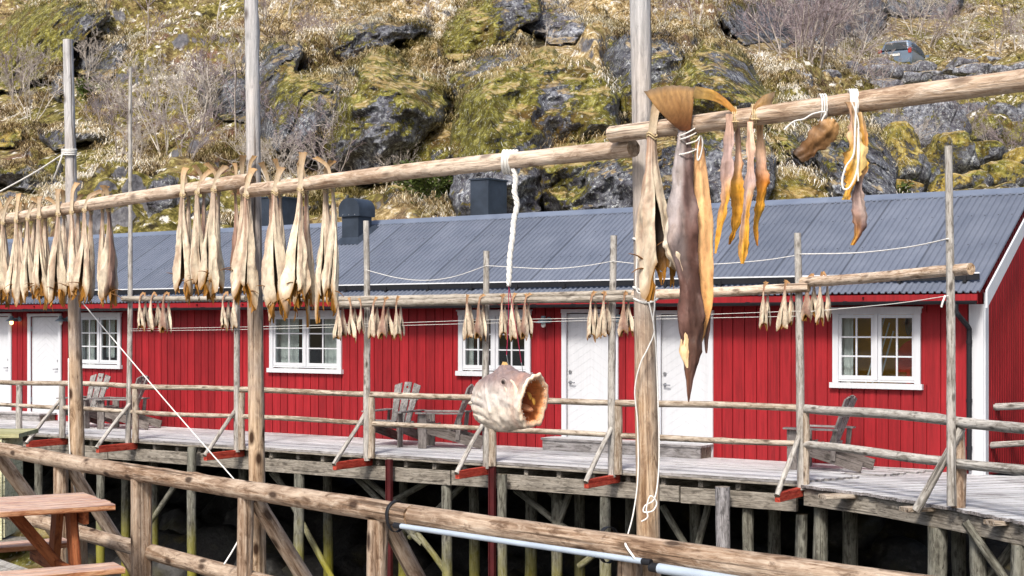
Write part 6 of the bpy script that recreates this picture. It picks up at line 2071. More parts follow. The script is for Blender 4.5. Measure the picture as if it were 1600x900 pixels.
# ================================================================== strips and fillets on the right bar
def ribbon(mb, pts, widths, cols, thick=0.012, side=(1, 0.25, 0), cup=0.2, k=6, seed=0, rag=0.0, backcol=None, cols_r=None, twist=0.0):
    rr = np.random.default_rng(seed)
    P_ = spline(pts, k); n = len(P_)
    f = np.linspace(0, len(pts) - 1, n)
    W = np.interp(f, range(len(widths)), widths)
    Cs = np.stack([np.interp(f, range(len(cols)), [c[i] for c in cols]) for i in range(3)], -1)
    side = np.array(side, float); side /= np.linalg.norm(side)
    nv = np.array([-side[1], side[0], 0]); nv = -nv if nv[1] > 0 else nv
    s = np.linspace(-1, 1, 13)
    ang = twist * np.sin(f / max(1, len(pts) - 1) * 4 + seed)
    sideM = np.stack([side[0] * np.cos(ang) - side[1] * np.sin(ang), side[0] * np.sin(ang) + side[1] * np.cos(ang), np.full(n, side[2])], -1)
    Pn = np.array([list(p) for p in P_])
    w_ = W[:, None] * (1 + rag * vnoise(np.stack([f * 2.5, f * 0 + seed, f * 0], -1))[:, None])
    nzz = fbm(np.stack(np.broadcast_arrays(f[:, None] * 1.6, s[None, :] * 2.2, np.full((1, 1), seed * 1.0)), -1).reshape(-1, 3), 4).reshape(n, 13)
    edge_ = 1 + 0.5 * rag * vnoise(np.stack(np.broadcast_arrays(f[:, None] * 7, np.sign(s)[None, :] * 3.0, np.full((1, 1), seed * 2.0)), -1).reshape(-1, 3)).reshape(n, 13) * np.abs(s)[None]
    wv = 0.10 * np.sin(f * 5 + seed)[:, None] * s[None, :] * np.abs(s)[None, :] + 0.07 * np.sin(f * 13)[:, None] * np.clip(np.abs(s) - 0.5, 0, 1)[None, :]
    G = Pn[:, None, :] + sideM[:, None, :] * (w_ * s * edge_)[..., None] / 2 + nv * (cup * w_ * (1 - s ** 2) * 0.5 + 0.12 * w_ * nzz + w_ * wv)[..., None]
    if cols_r is not None:
        Cr = np.stack([np.interp(f, range(len(cols_r)), [c[i] for c in cols_r]) for i in range(3)], -1)
        k_ = np.clip((s[None, :] + 0.25 * nzz + 0.1) * 2.2 + 0.5, 0, 1)[..., None]
        Cs2 = Cs[:, None, :] * (1 - k_) + Cr[:, None, :] * k_
    else: Cs2 = Cs[:, None, :]
    rib = 1 + 0.10 * np.sin(f * 22)[:, None] * (1 - np.abs(s))[None, :]
    Cg = Cs2 * ((1 + 0.3 * nzz) * rib)[..., None] * (1 - 0.3 * (np.abs(s) > 0.9))[None, :, None]
    B = G - nv * thick * np.clip(W / W.max() * 3, 0.15, 1)[:, None, None]
    Cb = Cg if backcol is None else np.broadcast_to(np.array(backcol), Cg.shape) * (1 + 0.12 * nzz)[..., None]
    mb.grid(G, np.clip(Cg, 0, 1)); mb.grid(B, np.clip(Cb, 0, 1), flip=True)
    for j in (0, 12): mb.grid(np.stack([G[:, j], B[:, j]], 1), np.clip(Cg[:, :2], 0, 1), flip=(j == 12))
    for i, fl in ((0, False), (-1, True)): mb.grid(np.stack([G[i], B[i]], 0), np.clip(Cg[[i, i]], 0, 1), flip=fl)


Y_ = S('#d39a35'); YD = S('#a8671f'); MV = S('#a48c86'); MVD = S('#6d5450'); OR = S('#d59a5c'); PK = S('#c9a792'); SKN = S('#5b4039'); SKL = S('#a9a0a0')


def yat(px): return bar_at('right', px).y


def pts_(lst, Y0):
    out = []
    for e in lst: out.append(P(e[0], e[1], Y0 + (e[2] if len(e) > 2 else 0)))
    return out


def loc_pts(lst, Y0, root): return [p - root for p in pts_(lst, Y0)]


# big split fish with a fan tail
c = bar_at('right', 1074); root = c + Vector((0, -0.05, 0))
big = thing('split_fish', 'large dark skinned split fish with a wide fan tail, longest on the rack', 'dried fish', root)
mb = MB()
ribbon(mb, loc_pts([(1070, 200), (1068, 250), (1067, 320), (1068, 385, -0.01), (1078, 440), (1080, 500), (1081, 550), (1078, 590), (1076, 628)], yat(1074) - 0.06, root),
       [x * 6.6 / F for x in (17, 29, 42, 46, 33, 40, 32, 12, 2)], [SKL, SKL, SKL, S('#857877'), SKN, SKN, SKN, S('#6b4836'), SKN], 0.014, (1, 0.1, 0), 0.3, 8, 3, 0.10, None, [S('#6f5c5a'), S('#6d5854'), S('#6a5450'), SKN, SKN, S('#523a32'), S('#4d352c'), SKN, SKN], 0.15)
mb_belly = [(1060, 300), (1051, 340), (1047, 375), (1050, 395), (1062, 420), (1066, 445)]
ribbon(mb, loc_pts(mb_belly, yat(1074) - 0.05, root), [x * 6.6 / F for x in (6, 16, 22, 24, 16, 4)], [SKL, S('#cbbfb2'), S('#ddd2c4'), S('#d6c6ae'), S('#a08a78'), SKN], 0.008, (1, -0.4, 0), 0.5, 6, 31, 0.15)
ribbon(mb, loc_pts([(1073, 490), (1070, 530), (1069, 550), (1074, 575)], yat(1074) - 0.07, root), [x * 6.6 / F for x in (4, 12, 15, 2)], [S('#e8c79a')] * 4, 0.006, (1, 0.1, 0), 0.1, 5, 4)
mb.build('skin_fillet', M_FISH, big, smooth=True, sharp=60)
mb = MB()
ribbon(mb, loc_pts([(1092, 215), (1095, 280), (1100, 350), (1101, 430), (1100, 480), (1094, 535)], yat(1074) - 0.015, root), [x * 6.6 / F for x in (10, 23, 28, 27, 26, 6)], [S('#d7a270'), S('#e8b987'), S('#eabb85'), S('#e5b078'), S('#e3a765'), S('#d9a468')], 0.014, (1, -0.15, 0), 0.08, 6, 5, 0.06, SKN)
ribbon(mb, loc_pts([(1104, 470), (1106, 500), (1104, 525), (1104, 552)], yat(1074) - 0.0, root), [x * 6.6 / F for x in (8, 10, 8, 2)], [SKN] * 4, 0.006, (1, 0.2, 0), 0.2, 5, 6)
mb.build('flesh_fillet', M_FISH, big, smooth=True, sharp=60)
mb = MB()
rays = []
nr, nc = 9, 15
tipL, tipR, neck = Vector(loc_pts([(1006, 142)], yat(1074) - 0.14, root)[0]), Vector(loc_pts([(1085, 136)], yat(1074) - 0.09, root)[0]), Vector(loc_pts([(1071, 204)], yat(1074) - 0.07, root)[0])
G, C2 = [], []
for i in range(nr):
    f = i / (nr - 1)
    row, cr_ = [], []
    for j in range(nc):
        s = j / (nc - 1)
        tip = tipL.lerp(tipR, s) + Vector((0, 0, 0.018 * math.sin(s * PI) - 0.006 * (j % 2)))
        nk = neck + Vector(((s - 0.5) * 0.045, 0, 0.0))
        m_ = nk.lerp(tip, f) + Vector((0, -0.02 * math.sin(f * PI), -0.02 * math.sin(f * PI) * (1 - s)))
        m_ += Vector((0, 0.004 * (-1) ** j * f, 0))
        row.append(list(m_)); k_ = 0.75 + 0.3 * (j % 2) * f
        cr_.append(np.array(S('#7a4a2e')) * (1 - f) + np.array(S('#b8915c')) * f * k_ if f < 0.9 else np.array(S('#7d6a55')))
    G.append(row); C2.append(cr_)
G = np.array(G); C2 = np.array(C2)
mb.grid(G, C2); mb.grid(G + np.array([0, 0.006, 0]), C2 * 0.9, flip=True)
mb.build('tail_fin', M_FIN, big, smooth=True)
mb = MB()
def loop(mb, c, rx, rz, yd=-0.03, r=0.0035, tilt=0.2):
    mb.tube([(c[0] + rx * math.cos(a), c[1] + yd * math.sin(a) , c[2] + rz * math.sin(a) * 0.2 + tilt * rx * math.cos(a)) for a in np.linspace(0, 2 * PI, 17)], r, 6, caps=False)
nl = neck
for dz, tl in ((0.0, 0.5), (-0.02, 0.4), (-0.09, 0.3)): loop(mb, (nl.x + 0.01, nl.y + 0.03, nl.z + dz), 0.04, 0.05, 0.05, 0.0035, tl)
mb.tube(spline(loc_pts([(1072, 225, -0.07), (1088, 220, -0.07), (1095, 212, -0.05), (1098, 225, -0.06), (1094, 245, -0.06), (1090, 250, -0.06), (1090, 235, -0.06), (1093, 215, -0.06)], yat(1074), root), 6), 0.0035, 6)
mb.build('twine', M_ROPE, big)

# split stockfish by the pole: front one open, rear one mauve
def sfish2(px, yb, wpx, side, seed, label, yaw, dark, tailbend, taillen):
    o = stockfish('right', px, yb, wpx, side, seed, label, yaw, dark, 0.95)
    return o


a = sfish2(1031, 440, 62, -1, 611, 'open split fish with a dark hollow belly beside the tallest pole', 0.25, 0.2, 0, 0)
b = sfish2(1049, 405, 46, 1, 612, 'mauve skinned fish hanging behind the open split fish', 2.3, 0.4, 0, 0)

def fillet_pair(label, strips, tail, cols_t, px, seed):
    c = bar_at('right', px); root = c + Vector((0, -0.04, 0))
    o = thing('fish_fillet', label, 'dried fish', root, 0, 'yellow fillets on the right bar')
    for k, (lst, ws, cs, dy) in enumerate(strips):
        mb = MB(); Y0 = yat(px) + dy
        ribbon(mb, loc_pts(lst, Y0, root), [x * Y0 / F for x in ws], cs, 0.009, (1, 0.35 if k else -0.1, 0), 0.12, 8, seed + k, 0.28, None, [Y_ if k == 0 and q_ > 2 else (x_ * 1.0 if isinstance(x_, float) else tuple(min(1, v_ * 1.25) for v_ in x_)) for q_, x_ in enumerate(cs)], 0.5)
        mb.build('fillet', M_FISH, o, smooth=True, sharp=60)
    mb = MB(); Y0 = yat(px) - 0.05
    ribbon(mb, loc_pts(tail[0], Y0, root), [x * Y0 / F for x in tail[1]], cols_t, 0.006, tail[2], 0.3, 6, seed + 9)
    mb.build('tail_fin', M_FIN, o, smooth=True)
    mb = MB()
    cc = Vector((0, 0.035, 0.0))
    for k in range(3):
        loop(mb, (cc.x + 0.012 * k - 0.012, cc.y, cc.z + 0.0), 0.012, 0.1, 0.055, 0.003)
        mb.tube([(0.008 * k - 0.01 + 0.004 * math.cos(a_), 0.035 + 0.05 * math.cos(a_), 0.052 * math.sin(a_)) for a_ in np.linspace(0, 2 * PI, 17)], 0.003, 5, caps=False)
    mb.build('twine', M_TWINE, o)
    return o


fillet_pair('mauve and yellow fillet pair with an arched yellow tail, left pair on the right bar',
            [([(1141, 178), (1138, 230), (1135, 270), (1133, 310), (1124, 355), (1118, 396)], (13, 15, 18, 14, 12, 4), [PK, MV, MV, S('#b58a6a'), Y_, Y_], -0.06),
             ([(1153, 198), (1155, 250), (1152, 290), (1154, 330), (1148, 360), (1140, 382)], (8, 10, 21, 20, 13, 5), [PK, S('#c79f86'), Y_, Y_, Y_, YD], 0.05)],
            ([(1150, 176), (1130, 158), (1110, 148), (1084, 144)], (9, 13, 17, 20), (0.2, 0, 1)), [S('#b98748'), S('#a8742f'), S('#a8823f'), S('#8a7448')], 1147, 700)
fillet_pair('long mauve and orange fillet pair, middle pair on the right bar',
            [([(1172, 190), (1173, 240), (1172, 285), (1166, 330), (1162, 380), (1160, 412)], (9, 14, 16, 13, 17, 8), [PK, PK, MV, MV, S('#a77d50'), Y_], -0.06),
             ([(1188, 192), (1190, 250), (1193, 285), (1188, 320), (1182, 350), (1184, 384)], (9, 12, 21, 18, 12, 4), [S('#c9a06c'), PK, YD, Y_, Y_, YD], 0.05)],
            ([(1172, 186), (1176, 172), (1190, 160), (1208, 156)], (11, 18, 24, 27), (0.3, 0, 1)), [S('#8a5a32'), S('#a3784a'), S('#9a7a4c'), S('#6b5a48')], 1178, 720)
# dry tail scrap on strings
c = bar_at('right', 1288); root = c + Vector((0, -0.05, 0))
o = thing('fish_tail_scrap', 'brown dried tail scrap tied to the right bar with white string', 'dried fish', root)
mb = MB(); Y0 = yat(1288) - 0.06
ribbon(mb, loc_pts([(1306, 190), (1292, 205), (1276, 220), (1260, 236), (1246, 246)], Y0, root), [x * Y0 / F for x in (18, 40, 34, 26, 22)], [S('#b08a5c'), S('#8c6a44'), S('#7a5a3a'), S('#6a4a2c'), S('#5a4634')], 0.006, (0.68, 0.1, -0.73), 0.25, 8, 5, 0.16)
mb.build('tail_fin', M_FIN, o, smooth=True)
mb = MB()
mb.tube(spline(loc_pts([(1225, 203), (1240, 190), (1256, 186), (1270, 178), (1290, 175), (1284, 190), (1296, 196), (1300, 184)], Y0, root), 6), 0.0035, 6)
for k in range(3): mb.tube([(0.01 * k - 0.02, 0.05 + 0.056 * math.cos(a_), 0.055 * math.sin(a_)) for a_ in np.linspace(0, 2 * PI, 17)], 0.0035, 5, caps=False)
mb.build('twine', M_ROPE, o)
# knotted strip with white string loops
c = bar_at('right', 1335); root = c + Vector((0, -0.05, 0))
o = thing('fish_strip', 'yellow and brown dried strip bound with white string, rightmost on the bar', 'dried fish', root)
Y0 = yat(1335) - 0.06
mb = MB(); ribbon(mb, loc_pts([(1331, 160), (1333, 195), (1338, 230), (1334, 265), (1328, 290), (1322, 312)], Y0, root), [x * Y0 / F for x in (14, 22, 24, 20, 20, 12)], [S('#a88560'), PK, S('#c7a05e'), Y_, Y_, S('#d8b25c')], 0.008, (1, 0.1, 0), 0.15, 8, 8, 0.6, None, [S('#c7a98a'), S('#d6b98f'), S('#dcbf86'), S('#e0c07a'), S('#c9933c'), Y_], 0.4)
mb.build('fillet', M_FISH, o, smooth=True, sharp=60)
mb = MB(); ribbon(mb, loc_pts([(1345, 175), (1350, 215), (1346, 255), (1342, 285), (1343, 320), (1345, 355), (1333, 383)], Y0 + 0.02, root), [x * Y0 / F for x in (8, 12, 14, 14, 18, 18, 7)], [S('#b89a70'), Y_, OR, MVD, MV, S('#8a6040'), Y_], 0.010, (1, 0.3, 0), 0.25, 8, 9, 0.4, None, [S('#d6bf98'), OR, Y_, MV, S('#b9a49a'), MVD, YD], 0.4)
mb.build('fillet', M_FISH, o, smooth=True, sharp=60)
mb = MB()
mb.tube(spline(loc_pts([(1338, 160), (1336, 200), (1334, 240), (1322, 260), (1316, 280), (1318, 295), (1328, 292), (1338, 270), (1342, 240), (1341, 200)], Y0 - 0.03, root), 6), 0.004, 6)
mb.tube(spline(loc_pts([(1330, 158), (1341, 190), (1340, 230), (1341, 283)], Y0 - 0.03, root), 6), 0.003, 6)
for k in range(4): mb.tube([(0.009 * k - 0.02 + 0.006 * math.cos(a_), 0.05 + 0.058 * math.cos(a_), 0.058 * math.sin(a_)) for a_ in np.linspace(0, 2 * PI, 17)], 0.0045, 5, caps=False)
mb.build('twine', M_ROPE, o)

# ================================================================== cod head on its rope
Yh = 7.75
hc = P(790, 618, Yh)
head = thing('cod_head', 'pale dried cod head with a wide open mouth hanging from a rope', 'fish head', hc)
m = Yh / F * 1.06
ax = Vector((0.72, -0.69, 0.0)).normalized(); sidev = Vector((0.69, 0.72, 0)).normalized()
NS, NR = 96, 104
# loft along the head axis: s, top, bottom, half width (metres, picture pixels times m)
prof = [(-62, 6, -20, 6), (-58, 14, -30, 14), (-48, 22, -42, 22), (-30, 30, -50, 28), (-12, 38, -53, 31), (4, 42, -53, 32), (20, 38, -50, 31), (34, 35, -48, 29), (43, 33, -45, 27), (50, 33, -44, 27), (55, 32, -43, 26)]
pr = np.array(prof, float)
sv = np.linspace(0, 1, NS); xs_ = np.linspace(0, 1, len(pr))
cols_ = [np.interp(sv, xs_, pr[:, i]) for i in range(4)]
from math import cos, sin
th = np.linspace(0, 2 * PI, NR, endpoint=False)
G = np.zeros((NS, NR, 3)); Cg = np.zeros((NS, NR, 3))
for i in range(NS):
    s, tp, bt, hw = (cols_[k][i] for k in range(4))
    cz, hz = (tp + bt) / 2, (tp - bt) / 2
    for j in range(NR):
        a = th[j]
        cxx, szz = cos(a), sin(a)
        wf_ = 1 + (0.10 - 0.32 * max(0, szz) ** 2 + 0.08 * max(0, -szz)) * max(0, (sv[i] - 0.55) / 0.45)
        y = hw * wf_ * np.sign(cxx) * abs(cxx) ** 0.8
        z = cz + hz * szz
        # crest where the hook pulls the nape up
        pull = 6 * math.exp(-((s + 2) / 10) ** 2) * max(0, szz) ** 6
        z += pull
        # gill folds sweep from back to front on the lower side
        f = sv[i]
        phs = (z + 0.42 * s + 0.0035 * s * s) / 12.5 * PI
        reg = min(1, max(0, (-4 - s) / 22)) * min(1, max(0, (6 - z) / 12))
        crease = (1 - abs(sin(phs))) ** 2
        y += np.sign(cxx) * (1.2 - 4.0 * crease) * reg * min(1, abs(cxx) * 2.5)
        z += (-2.5 * crease) * reg * max(0, -szz)
        if f < 0.1: s += 2.2 * sin(phs) * reg
        # cheek hollow and jaw bone
        y += -np.sign(cxx) * 3.0 * math.exp(-((s - 26) / 9) ** 2 - ((z + 16) / 9) ** 2)
        y += np.sign(cxx) * 2.2 * math.exp(-((s - 38) / 6) ** 2 - ((z - 4) / 22) ** 2)
        # gill cover rim and rays of bone behind the mouth
        rim_ = math.exp(-((s + 10 + 0.35 * z) / 2.6) ** 2) * (1 if -24 < z < 24 else 0)
        ray = sin(math.atan2(z + 6, s - 44) * 15) * math.exp(-((s - 18) / 13) ** 2) * max(0, 1 - abs(szz) * 1.1)
        y += np.sign(cxx) * (1.8 * rim_ + 0.5 * ray)
        # eye socket
        y += -np.sign(cxx) * 4.0 * math.exp(-((s - 17) / 5) ** 2 - ((z - 21) / 4.5) ** 2)
        v = (ax * (s + z * 0.14 * max(0, (f - 0.55) / 0.45)) + sidev * y + Vector((0, 0, z))) * m
        G[i, j] = v
        top = max(0, min(1, (z - 2) / 22))
        c_ = np.array(S('#dad2cb')) * (1 - top) + np.array(S('#92807f')) * top
        if szz < -0.2: c_ = c_ * 0.5 + np.array(S('#e2d5c2')) * 0.5
        pinkk = math.exp(-((s - 42) / 7) ** 2)
        c_ = c_ * (1 - 0.35 * pinkk) + np.array(S('#d9a58c')) * 0.35 * pinkk
        sock = math.exp(-((s - 17) / 5) ** 2 - ((z - 21) / 4.5) ** 2)
        c_ = c_ * (1 - 0.5 * sock) + np.array(S('#6d5450')) * 0.5 * sock
        c_ = c_ * (1 - 0.45 * crease * reg) * (1 - 0.08 * max(0, -ray)) * (1 + 0.1 * rim_)
        if z > 8: c_ = c_ * (1 - 0.13 * (0.5 + 0.5 * sin(s * 0.9 + 3 * sin(z * 0.7))) * min(1, (z - 8) / 14))
        Cg[i, j] = c_ * 0.9
nzz = fbm(G.reshape(-1, 3) * 22, 3).reshape(NS, NR)
mot = np.clip(fbm(G.reshape(-1, 3) * 30 + 7, 4).reshape(NS, NR) * 1.4, 0, 1)[..., None] * 0.28
Cg = Cg * (1 - mot) + np.array(S('#9a7f74')) * mot
G += (0.0065 * nzz)[..., None] * np.stack(np.broadcast_arrays((np.cos(th) * sidev.x)[None], (np.cos(th) * sidev.y)[None], np.sin(th)[None]), -1)
mb = MB()
mb.grid(G, Cg, closed=True)
mb.add(np.concatenate([G[0], [G[0].mean(0)]]), [((j + 1) % NR, j, NR) for j in range(NR)], S('#d9cbbb'))
mb.build('skull', M_FISH, head, smooth=True)
# rolled lip then the hollow of the mouth
last = G[-1]; cen = last.mean(0)
M_, Cm = [], []
for k, (shr, fwd, col) in enumerate(((1.0, 0.0, '#e6cdb4'), (1.06, 1.0, '#efdcc6'), (1.05, 3.6, '#f3e2cc'), (0.95, 5.0, '#ecc9ac'), (0.83, 2.2, '#e3b08a'), (0.82, -3, '#dc9a66'), (0.80, -10, '#d0854e'), (0.70, -18, '#bd7446'), (0.48, -24, '#9c5832'), (0.15, -28, '#7a4226'))):
    rg = 1 + 0.022 * np.random.default_rng(40).normal(size=NR).cumsum().clip(-1, 1) * 0.5 + 0.02 * np.sin(np.arange(NR) * 0.9)
    M_.append([list(Vector(cen) + (Vector(p) - Vector(cen)) * (shr * (rg[j_] if 0 < k < 6 else 1)) + ax * (fwd + (0.7 * sin(j_ * 0.31) if 0 < k < 5 else 0)) * m) for j_, p in enumerate(last)])
    n_ = 0.85 + 0.3 * np.random.default_rng(k).random((NR, 1))
    Cm.append(np.array(S(col)) * n_)
mb = MB(); mb.grid(np.array(M_), np.array(Cm), closed=True)
mb.build('mouth', M_FISH, head, smooth=True)
mb = MB()
for j in range(0, NR, 3):
    p = Vector(M_[4][j]); inw = (Vector(cen) - p).normalized()
    mb.tube([p - inw * 0.4 * m, p + inw * 0.9 * m + ax * 0.4 * m, p + inw * 1.8 * m], [0.8 * m, 0.55 * m, 0.1 * m], 5, S('#f4ecdc'))
mb.build('teeth', M_FISH, head)
tong = [Vector(cen) + ax * -20 * m + Vector((0, 0, -10 * m)), Vector(cen) + ax * -8 * m + Vector((0, 0, -13 * m)), Vector(cen) + ax * -1 * m + Vector((0, 0, -15 * m))]
mb.tube(spline(tong, 5), [9 * m, 10 * m, 10 * m, 9 * m, 9 * m, 8 * m, 7 * m, 6 * m, 5 * m, 4 * m, 2 * m], 12, S('#c98a64'), squash=0.5)
mb.build('tongue', M_FISH, head, smooth=True)
mb = MB()
for (zz, yy) in ((12, -2), (4, 6)):
    b0 = Vector(cen) + ax * -9 * m + sidev * yy * m + Vector((0, 0, zz * m))
    mb.tube(spline([b0, b0 + ax * 5 * m + Vector((0, 0, -4 * m)), b0 + ax * 7 * m + Vector((0, 0, -11 * m))], 5), [m * (1 + 2.4 * math.sin(PI * (i_ + 0.5) / 11)) for i_ in range(11)], 10, S('#c9953f'), squash=0.6)
mb.build('gill_arch', M_FISH, head, smooth=True)
for sg in (-1, 1):
    mb = MB()
    zc = 21; 
    eye = ax * 20 * m + sidev * sg * 24.5 * m + Vector((0, 0, zc * m))
    bmv = [(ax * cos(a) * sin(b) + Vector((0, 0, 1)) * sin(a) * sin(b) * 0.8 + sidev * sg * cos(b) * 0.45) * 5.0 * m for b in np.linspace(0.02, PI - 0.05, 9) for a in np.linspace(0, 2 * PI, 16, endpoint=False)]
    Ge = np.array([list(eye + v) for v in bmv]).reshape(9, 16, 3)
    ce = np.array([S('#1d1615') if b < 0.75 else S('#6f625f') for b in np.linspace(0.02, PI - 0.05, 9) for a in range(16)]).reshape(9, 16, 3)
    mb.grid(Ge, ce, closed=True)
    mb.tube([eye + sidev * sg * 0.6 * m + (ax * cos(a) * 5.6 + Vector((0, 0, 1)) * sin(a) * 4.6) * m for a in np.linspace(0, 2 * PI, 21)], 0.9 * m, 6, S('#b3a29d'), caps=False)
    mb.build('eye', M_FIN, head, smooth=True)
for nm, pj, r_ in (('jaw_bone', [(28, 24), (38, 17), (46, 4), (49, -14), (47, -28), (42, -38)], 3.0), ('cheek_bone', [(22, 14), (32, 4), (38, -10), (40, -26)], 2.0)):
    mb = MB(); ptsf = []
    for s, z in pj:
        hw = np.interp(s, pr[:, 0], pr[:, 3]); tp = np.interp(s, pr[:, 0], pr[:, 1]); bt = np.interp(s, pr[:, 0], pr[:, 2])
        zz = max(-0.97, min(0.97, (z - (tp + bt) / 2) / ((tp - bt) / 2)))
        ptsf.append((ax * (s + z * 0.22 * max(0, (s - 10) / 45)) + sidev * (-hw * math.sqrt(1 - zz * zz) ** 0.8 + 1.9) + Vector((0, 0, z))) * m)
    ptsf = spline(ptsf, 5)
    mb.tube(ptsf, [m * r_ * (0.35 + math.sin(PI * (i + 0.5) / len(ptsf))) for i in range(len(ptsf))], 8, S('#e3cdbb'))
    mb.build(nm, M_FISH, head, smooth=True)
mb = MB()
fl0 = Vector((0, 0, 0)) + (ax * 2 + sidev * -2 + Vector((0, 0, 44))) * m
mb.add([list((ax * s + sidev * y + Vector((0, 0, z))) * m) for s, y, z in ((-8, -4, 39), (-2, -4, 50), (8, -8, 41), (14, -11, 36), (3, -12, 34), (-2, 4, 49), (10, 2, 39))],
       [(0, 1, 2, 4), (4, 2, 3), (1, 5, 6, 2)], S('#d8b070'))
mb.build('skin_flap', M_FISH, head)
mb = MB()
hk = Vector(loc_pts([(791, 571)], Yh, hc)[0]); hk2 = Vector(loc_pts([(814, 583)], Yh + 0.05, hc)[0])
for hh in (hk, hk2):
    mb.tube(spline([hh + Vector((0.002, 0, 0.055)), hh + Vector((0.008, 0, 0.02)), hh + Vector((0.010, 0, -0.004)), hh + Vector((0.0, 0, -0.012)), hh + Vector((-0.010, 0, -0.004)), hh + Vector((-0.013, 0, 0.006))], 5), 0.0022, 6)
mb.build('hook', M_STEEL, head, smooth=True)
mb = MB(); mb.tube(spline(loc_pts([(824, 650), (826, 655), (823, 660), (825, 664)], Yh - 0.1, hc), 4), 0.003, 5, S('#c98a64')); mb.build('skin_shred', M_FISH, head)
# rope with knot on the bar, and the red line below
cb = bar_at('mid', 798)
rope = thing('hanging_rope', 'white braided rope knotted round the middle near bar', 'rope', cb)
mb = MB()
for k in range(5):
    mb.tube([(0.016 * (k - 2) + 0.01 * cos(a_), 0.056 * cos(a_ + 0.2), 0.056 * sin(a_)) for a_ in np.linspace(0, 2 * PI, 19)], 0.009, 7, caps=False)
mb.build('knot', M_ROPE, rope, smooth=True)
Yr = cb.y - 0.05
tailp = spline(loc_pts([(803, 264), (806, 280), (804, 300), (808, 320), (803, 345), (801, 370), (797, 400), (796, 425), (795, 447)], Yr, cb), 6)
mb = MB()
for ph in (0, 2.1, 4.2):
    pp = []
    for i, p in enumerate(tailp):
        a_ = i * 0.8 + ph
        pp.append(p + Vector((cos(a_), sin(a_), 0)) * 0.008)
    mb.tube(pp, [0.0085] * (len(pp) - 4) + [0.008, 0.007, 0.006, 0.005], 6)
mb.build('strand', M_ROPE, rope, smooth=True)
M_RLINE = plain('red_line', S('#c4305a'), 0.6)
mb = MB()
pA = tailp[-1]
hd = [Vector(hk) + hc - cb + Vector((0.002, 0, 0.055)), Vector(hk2) + hc - cb + Vector((0.002, 0, 0.055))]
for h_ in hd: mb.tube([pA, pA.lerp(h_, 0.5) + Vector((0.004, 0, 0)), h_], 0.0022, 5)
mb.build('fishing_line', M_RLINE, rope)

# ================================================================== lines and ropes
def line(name, label, pts, r, mat=None, group=None):
    p0 = pts[0]
    mb = MB(); mb.tube([p - p0 for p in spline(pts, 8)], r, 6)
    o = mb.build(name, mat or M_ROPE, None, p0, smooth=True)
    return tag(o, label, 'rope', group)


YL = 11.7
line('rope', 'white line running steeply down from the leftmost pole to the log railing', [P(128, 472, 11.85), P(255, 622, 10.9), P(386, 772, 9.75)], 0.0045)
line('rope', 'white line dropping from the railing joint to the lower right of the middle pole', [P(384, 770, 9.7), P(390, 800, 9.65), P(372, 845, 9.6), P(350, 882, 9.55)], 0.006)
line('rope', 'white line from the leftmost pole top out of the left edge', [P(100, 240, 11.9), P(50, 272, 12.4), P(-20, 310, 13.0)], 0.007)
line('rope', 'short loose white line hanging beside the leftmost pole', [P(98, 240, 11.88), P(92, 258, 11.9), P(84, 280, 12.0)], 0.007)
line('rope', 'thin white line hanging straight along the left side of the leftmost pole', [P(107, 560, 11.8), P(108, 680, 11.8), P(112, 735, 11.8), P(122, 790, 11.85)], 0.005)
mb = MB()
c0 = P(108, 238, 11.95)
for k in range(4): mb.tube([(0.058 * cos(a_), 0.058 * sin(a_), 0.014 * k - 0.02 + 0.006 * sin(a_)) for a_ in np.linspace(0, 2 * PI, 19)], 0.006, 6, caps=False)
tag(mb.build('rope_wrap', M_ROPE, None, c0, smooth=True), 'white twine wound round the leftmost tall pole', 'rope')
# right pole rope
root = P(1012, 700, 7.0)
o = thing('pole_rope', 'loose white rope wound and knotted down the tallest near pole', 'rope', root)
mb = MB()
mb.tube(spline(loc_pts([(998, 375, -0.0), (994, 450, 0.0), (1010, 462, -0.02), (1020, 500, -0.02), (1022, 520, -0.02), (1012, 545, -0.03), (1000, 570, -0.02), (992, 610, 0.0), (996, 660, 0.02), (997, 740, 0.02), (990, 800, 0.02), (979, 842, 0.0)], 7.0, root), 8), 0.0036, 7)
mb.tube(spline(loc_pts([(1022, 380, 0.0), (1023, 470, -0.02), (1021, 500, -0.03), (1025, 545, -0.02), (1028, 620, -0.02), (1030, 700, -0.02), (1028, 750, -0.03), (1022, 780, -0.06), (1008, 790, -0.07), (1006, 800, -0.07), (1020, 798, -0.07), (1026, 785, -0.06), (1016, 775, -0.07), (1010, 795, -0.07), (1012, 808, -0.07), (1002, 815, -0.06)], 7.0, root), 8), 0.0036, 7)
mb.build('strand', M_ROPE, o, smooth=True)
mb = MB()
for (px, py) in ((1008, 376), (1008, 452), (1009, 470)):
    c0 = P(px, py, 7.08) - root
    mb.tube([(c0.x + 0.056 * cos(a_), c0.y + 0.056 * sin(a_), c0.z + 0.01 * cos(2 * a_)) for a_ in np.linspace(0, 2 * PI, 19)], 0.006, 6, caps=False)
mb.build('wrap', M_ROPE, o, smooth=True)
o = line('rope', 'white line looped round the log railing at the foot of the tallest pole', [P(979, 842, 6.95), P(978, 852, 6.86), P(990, 870, 6.8), P(995, 878, 6.82)], 0.006)
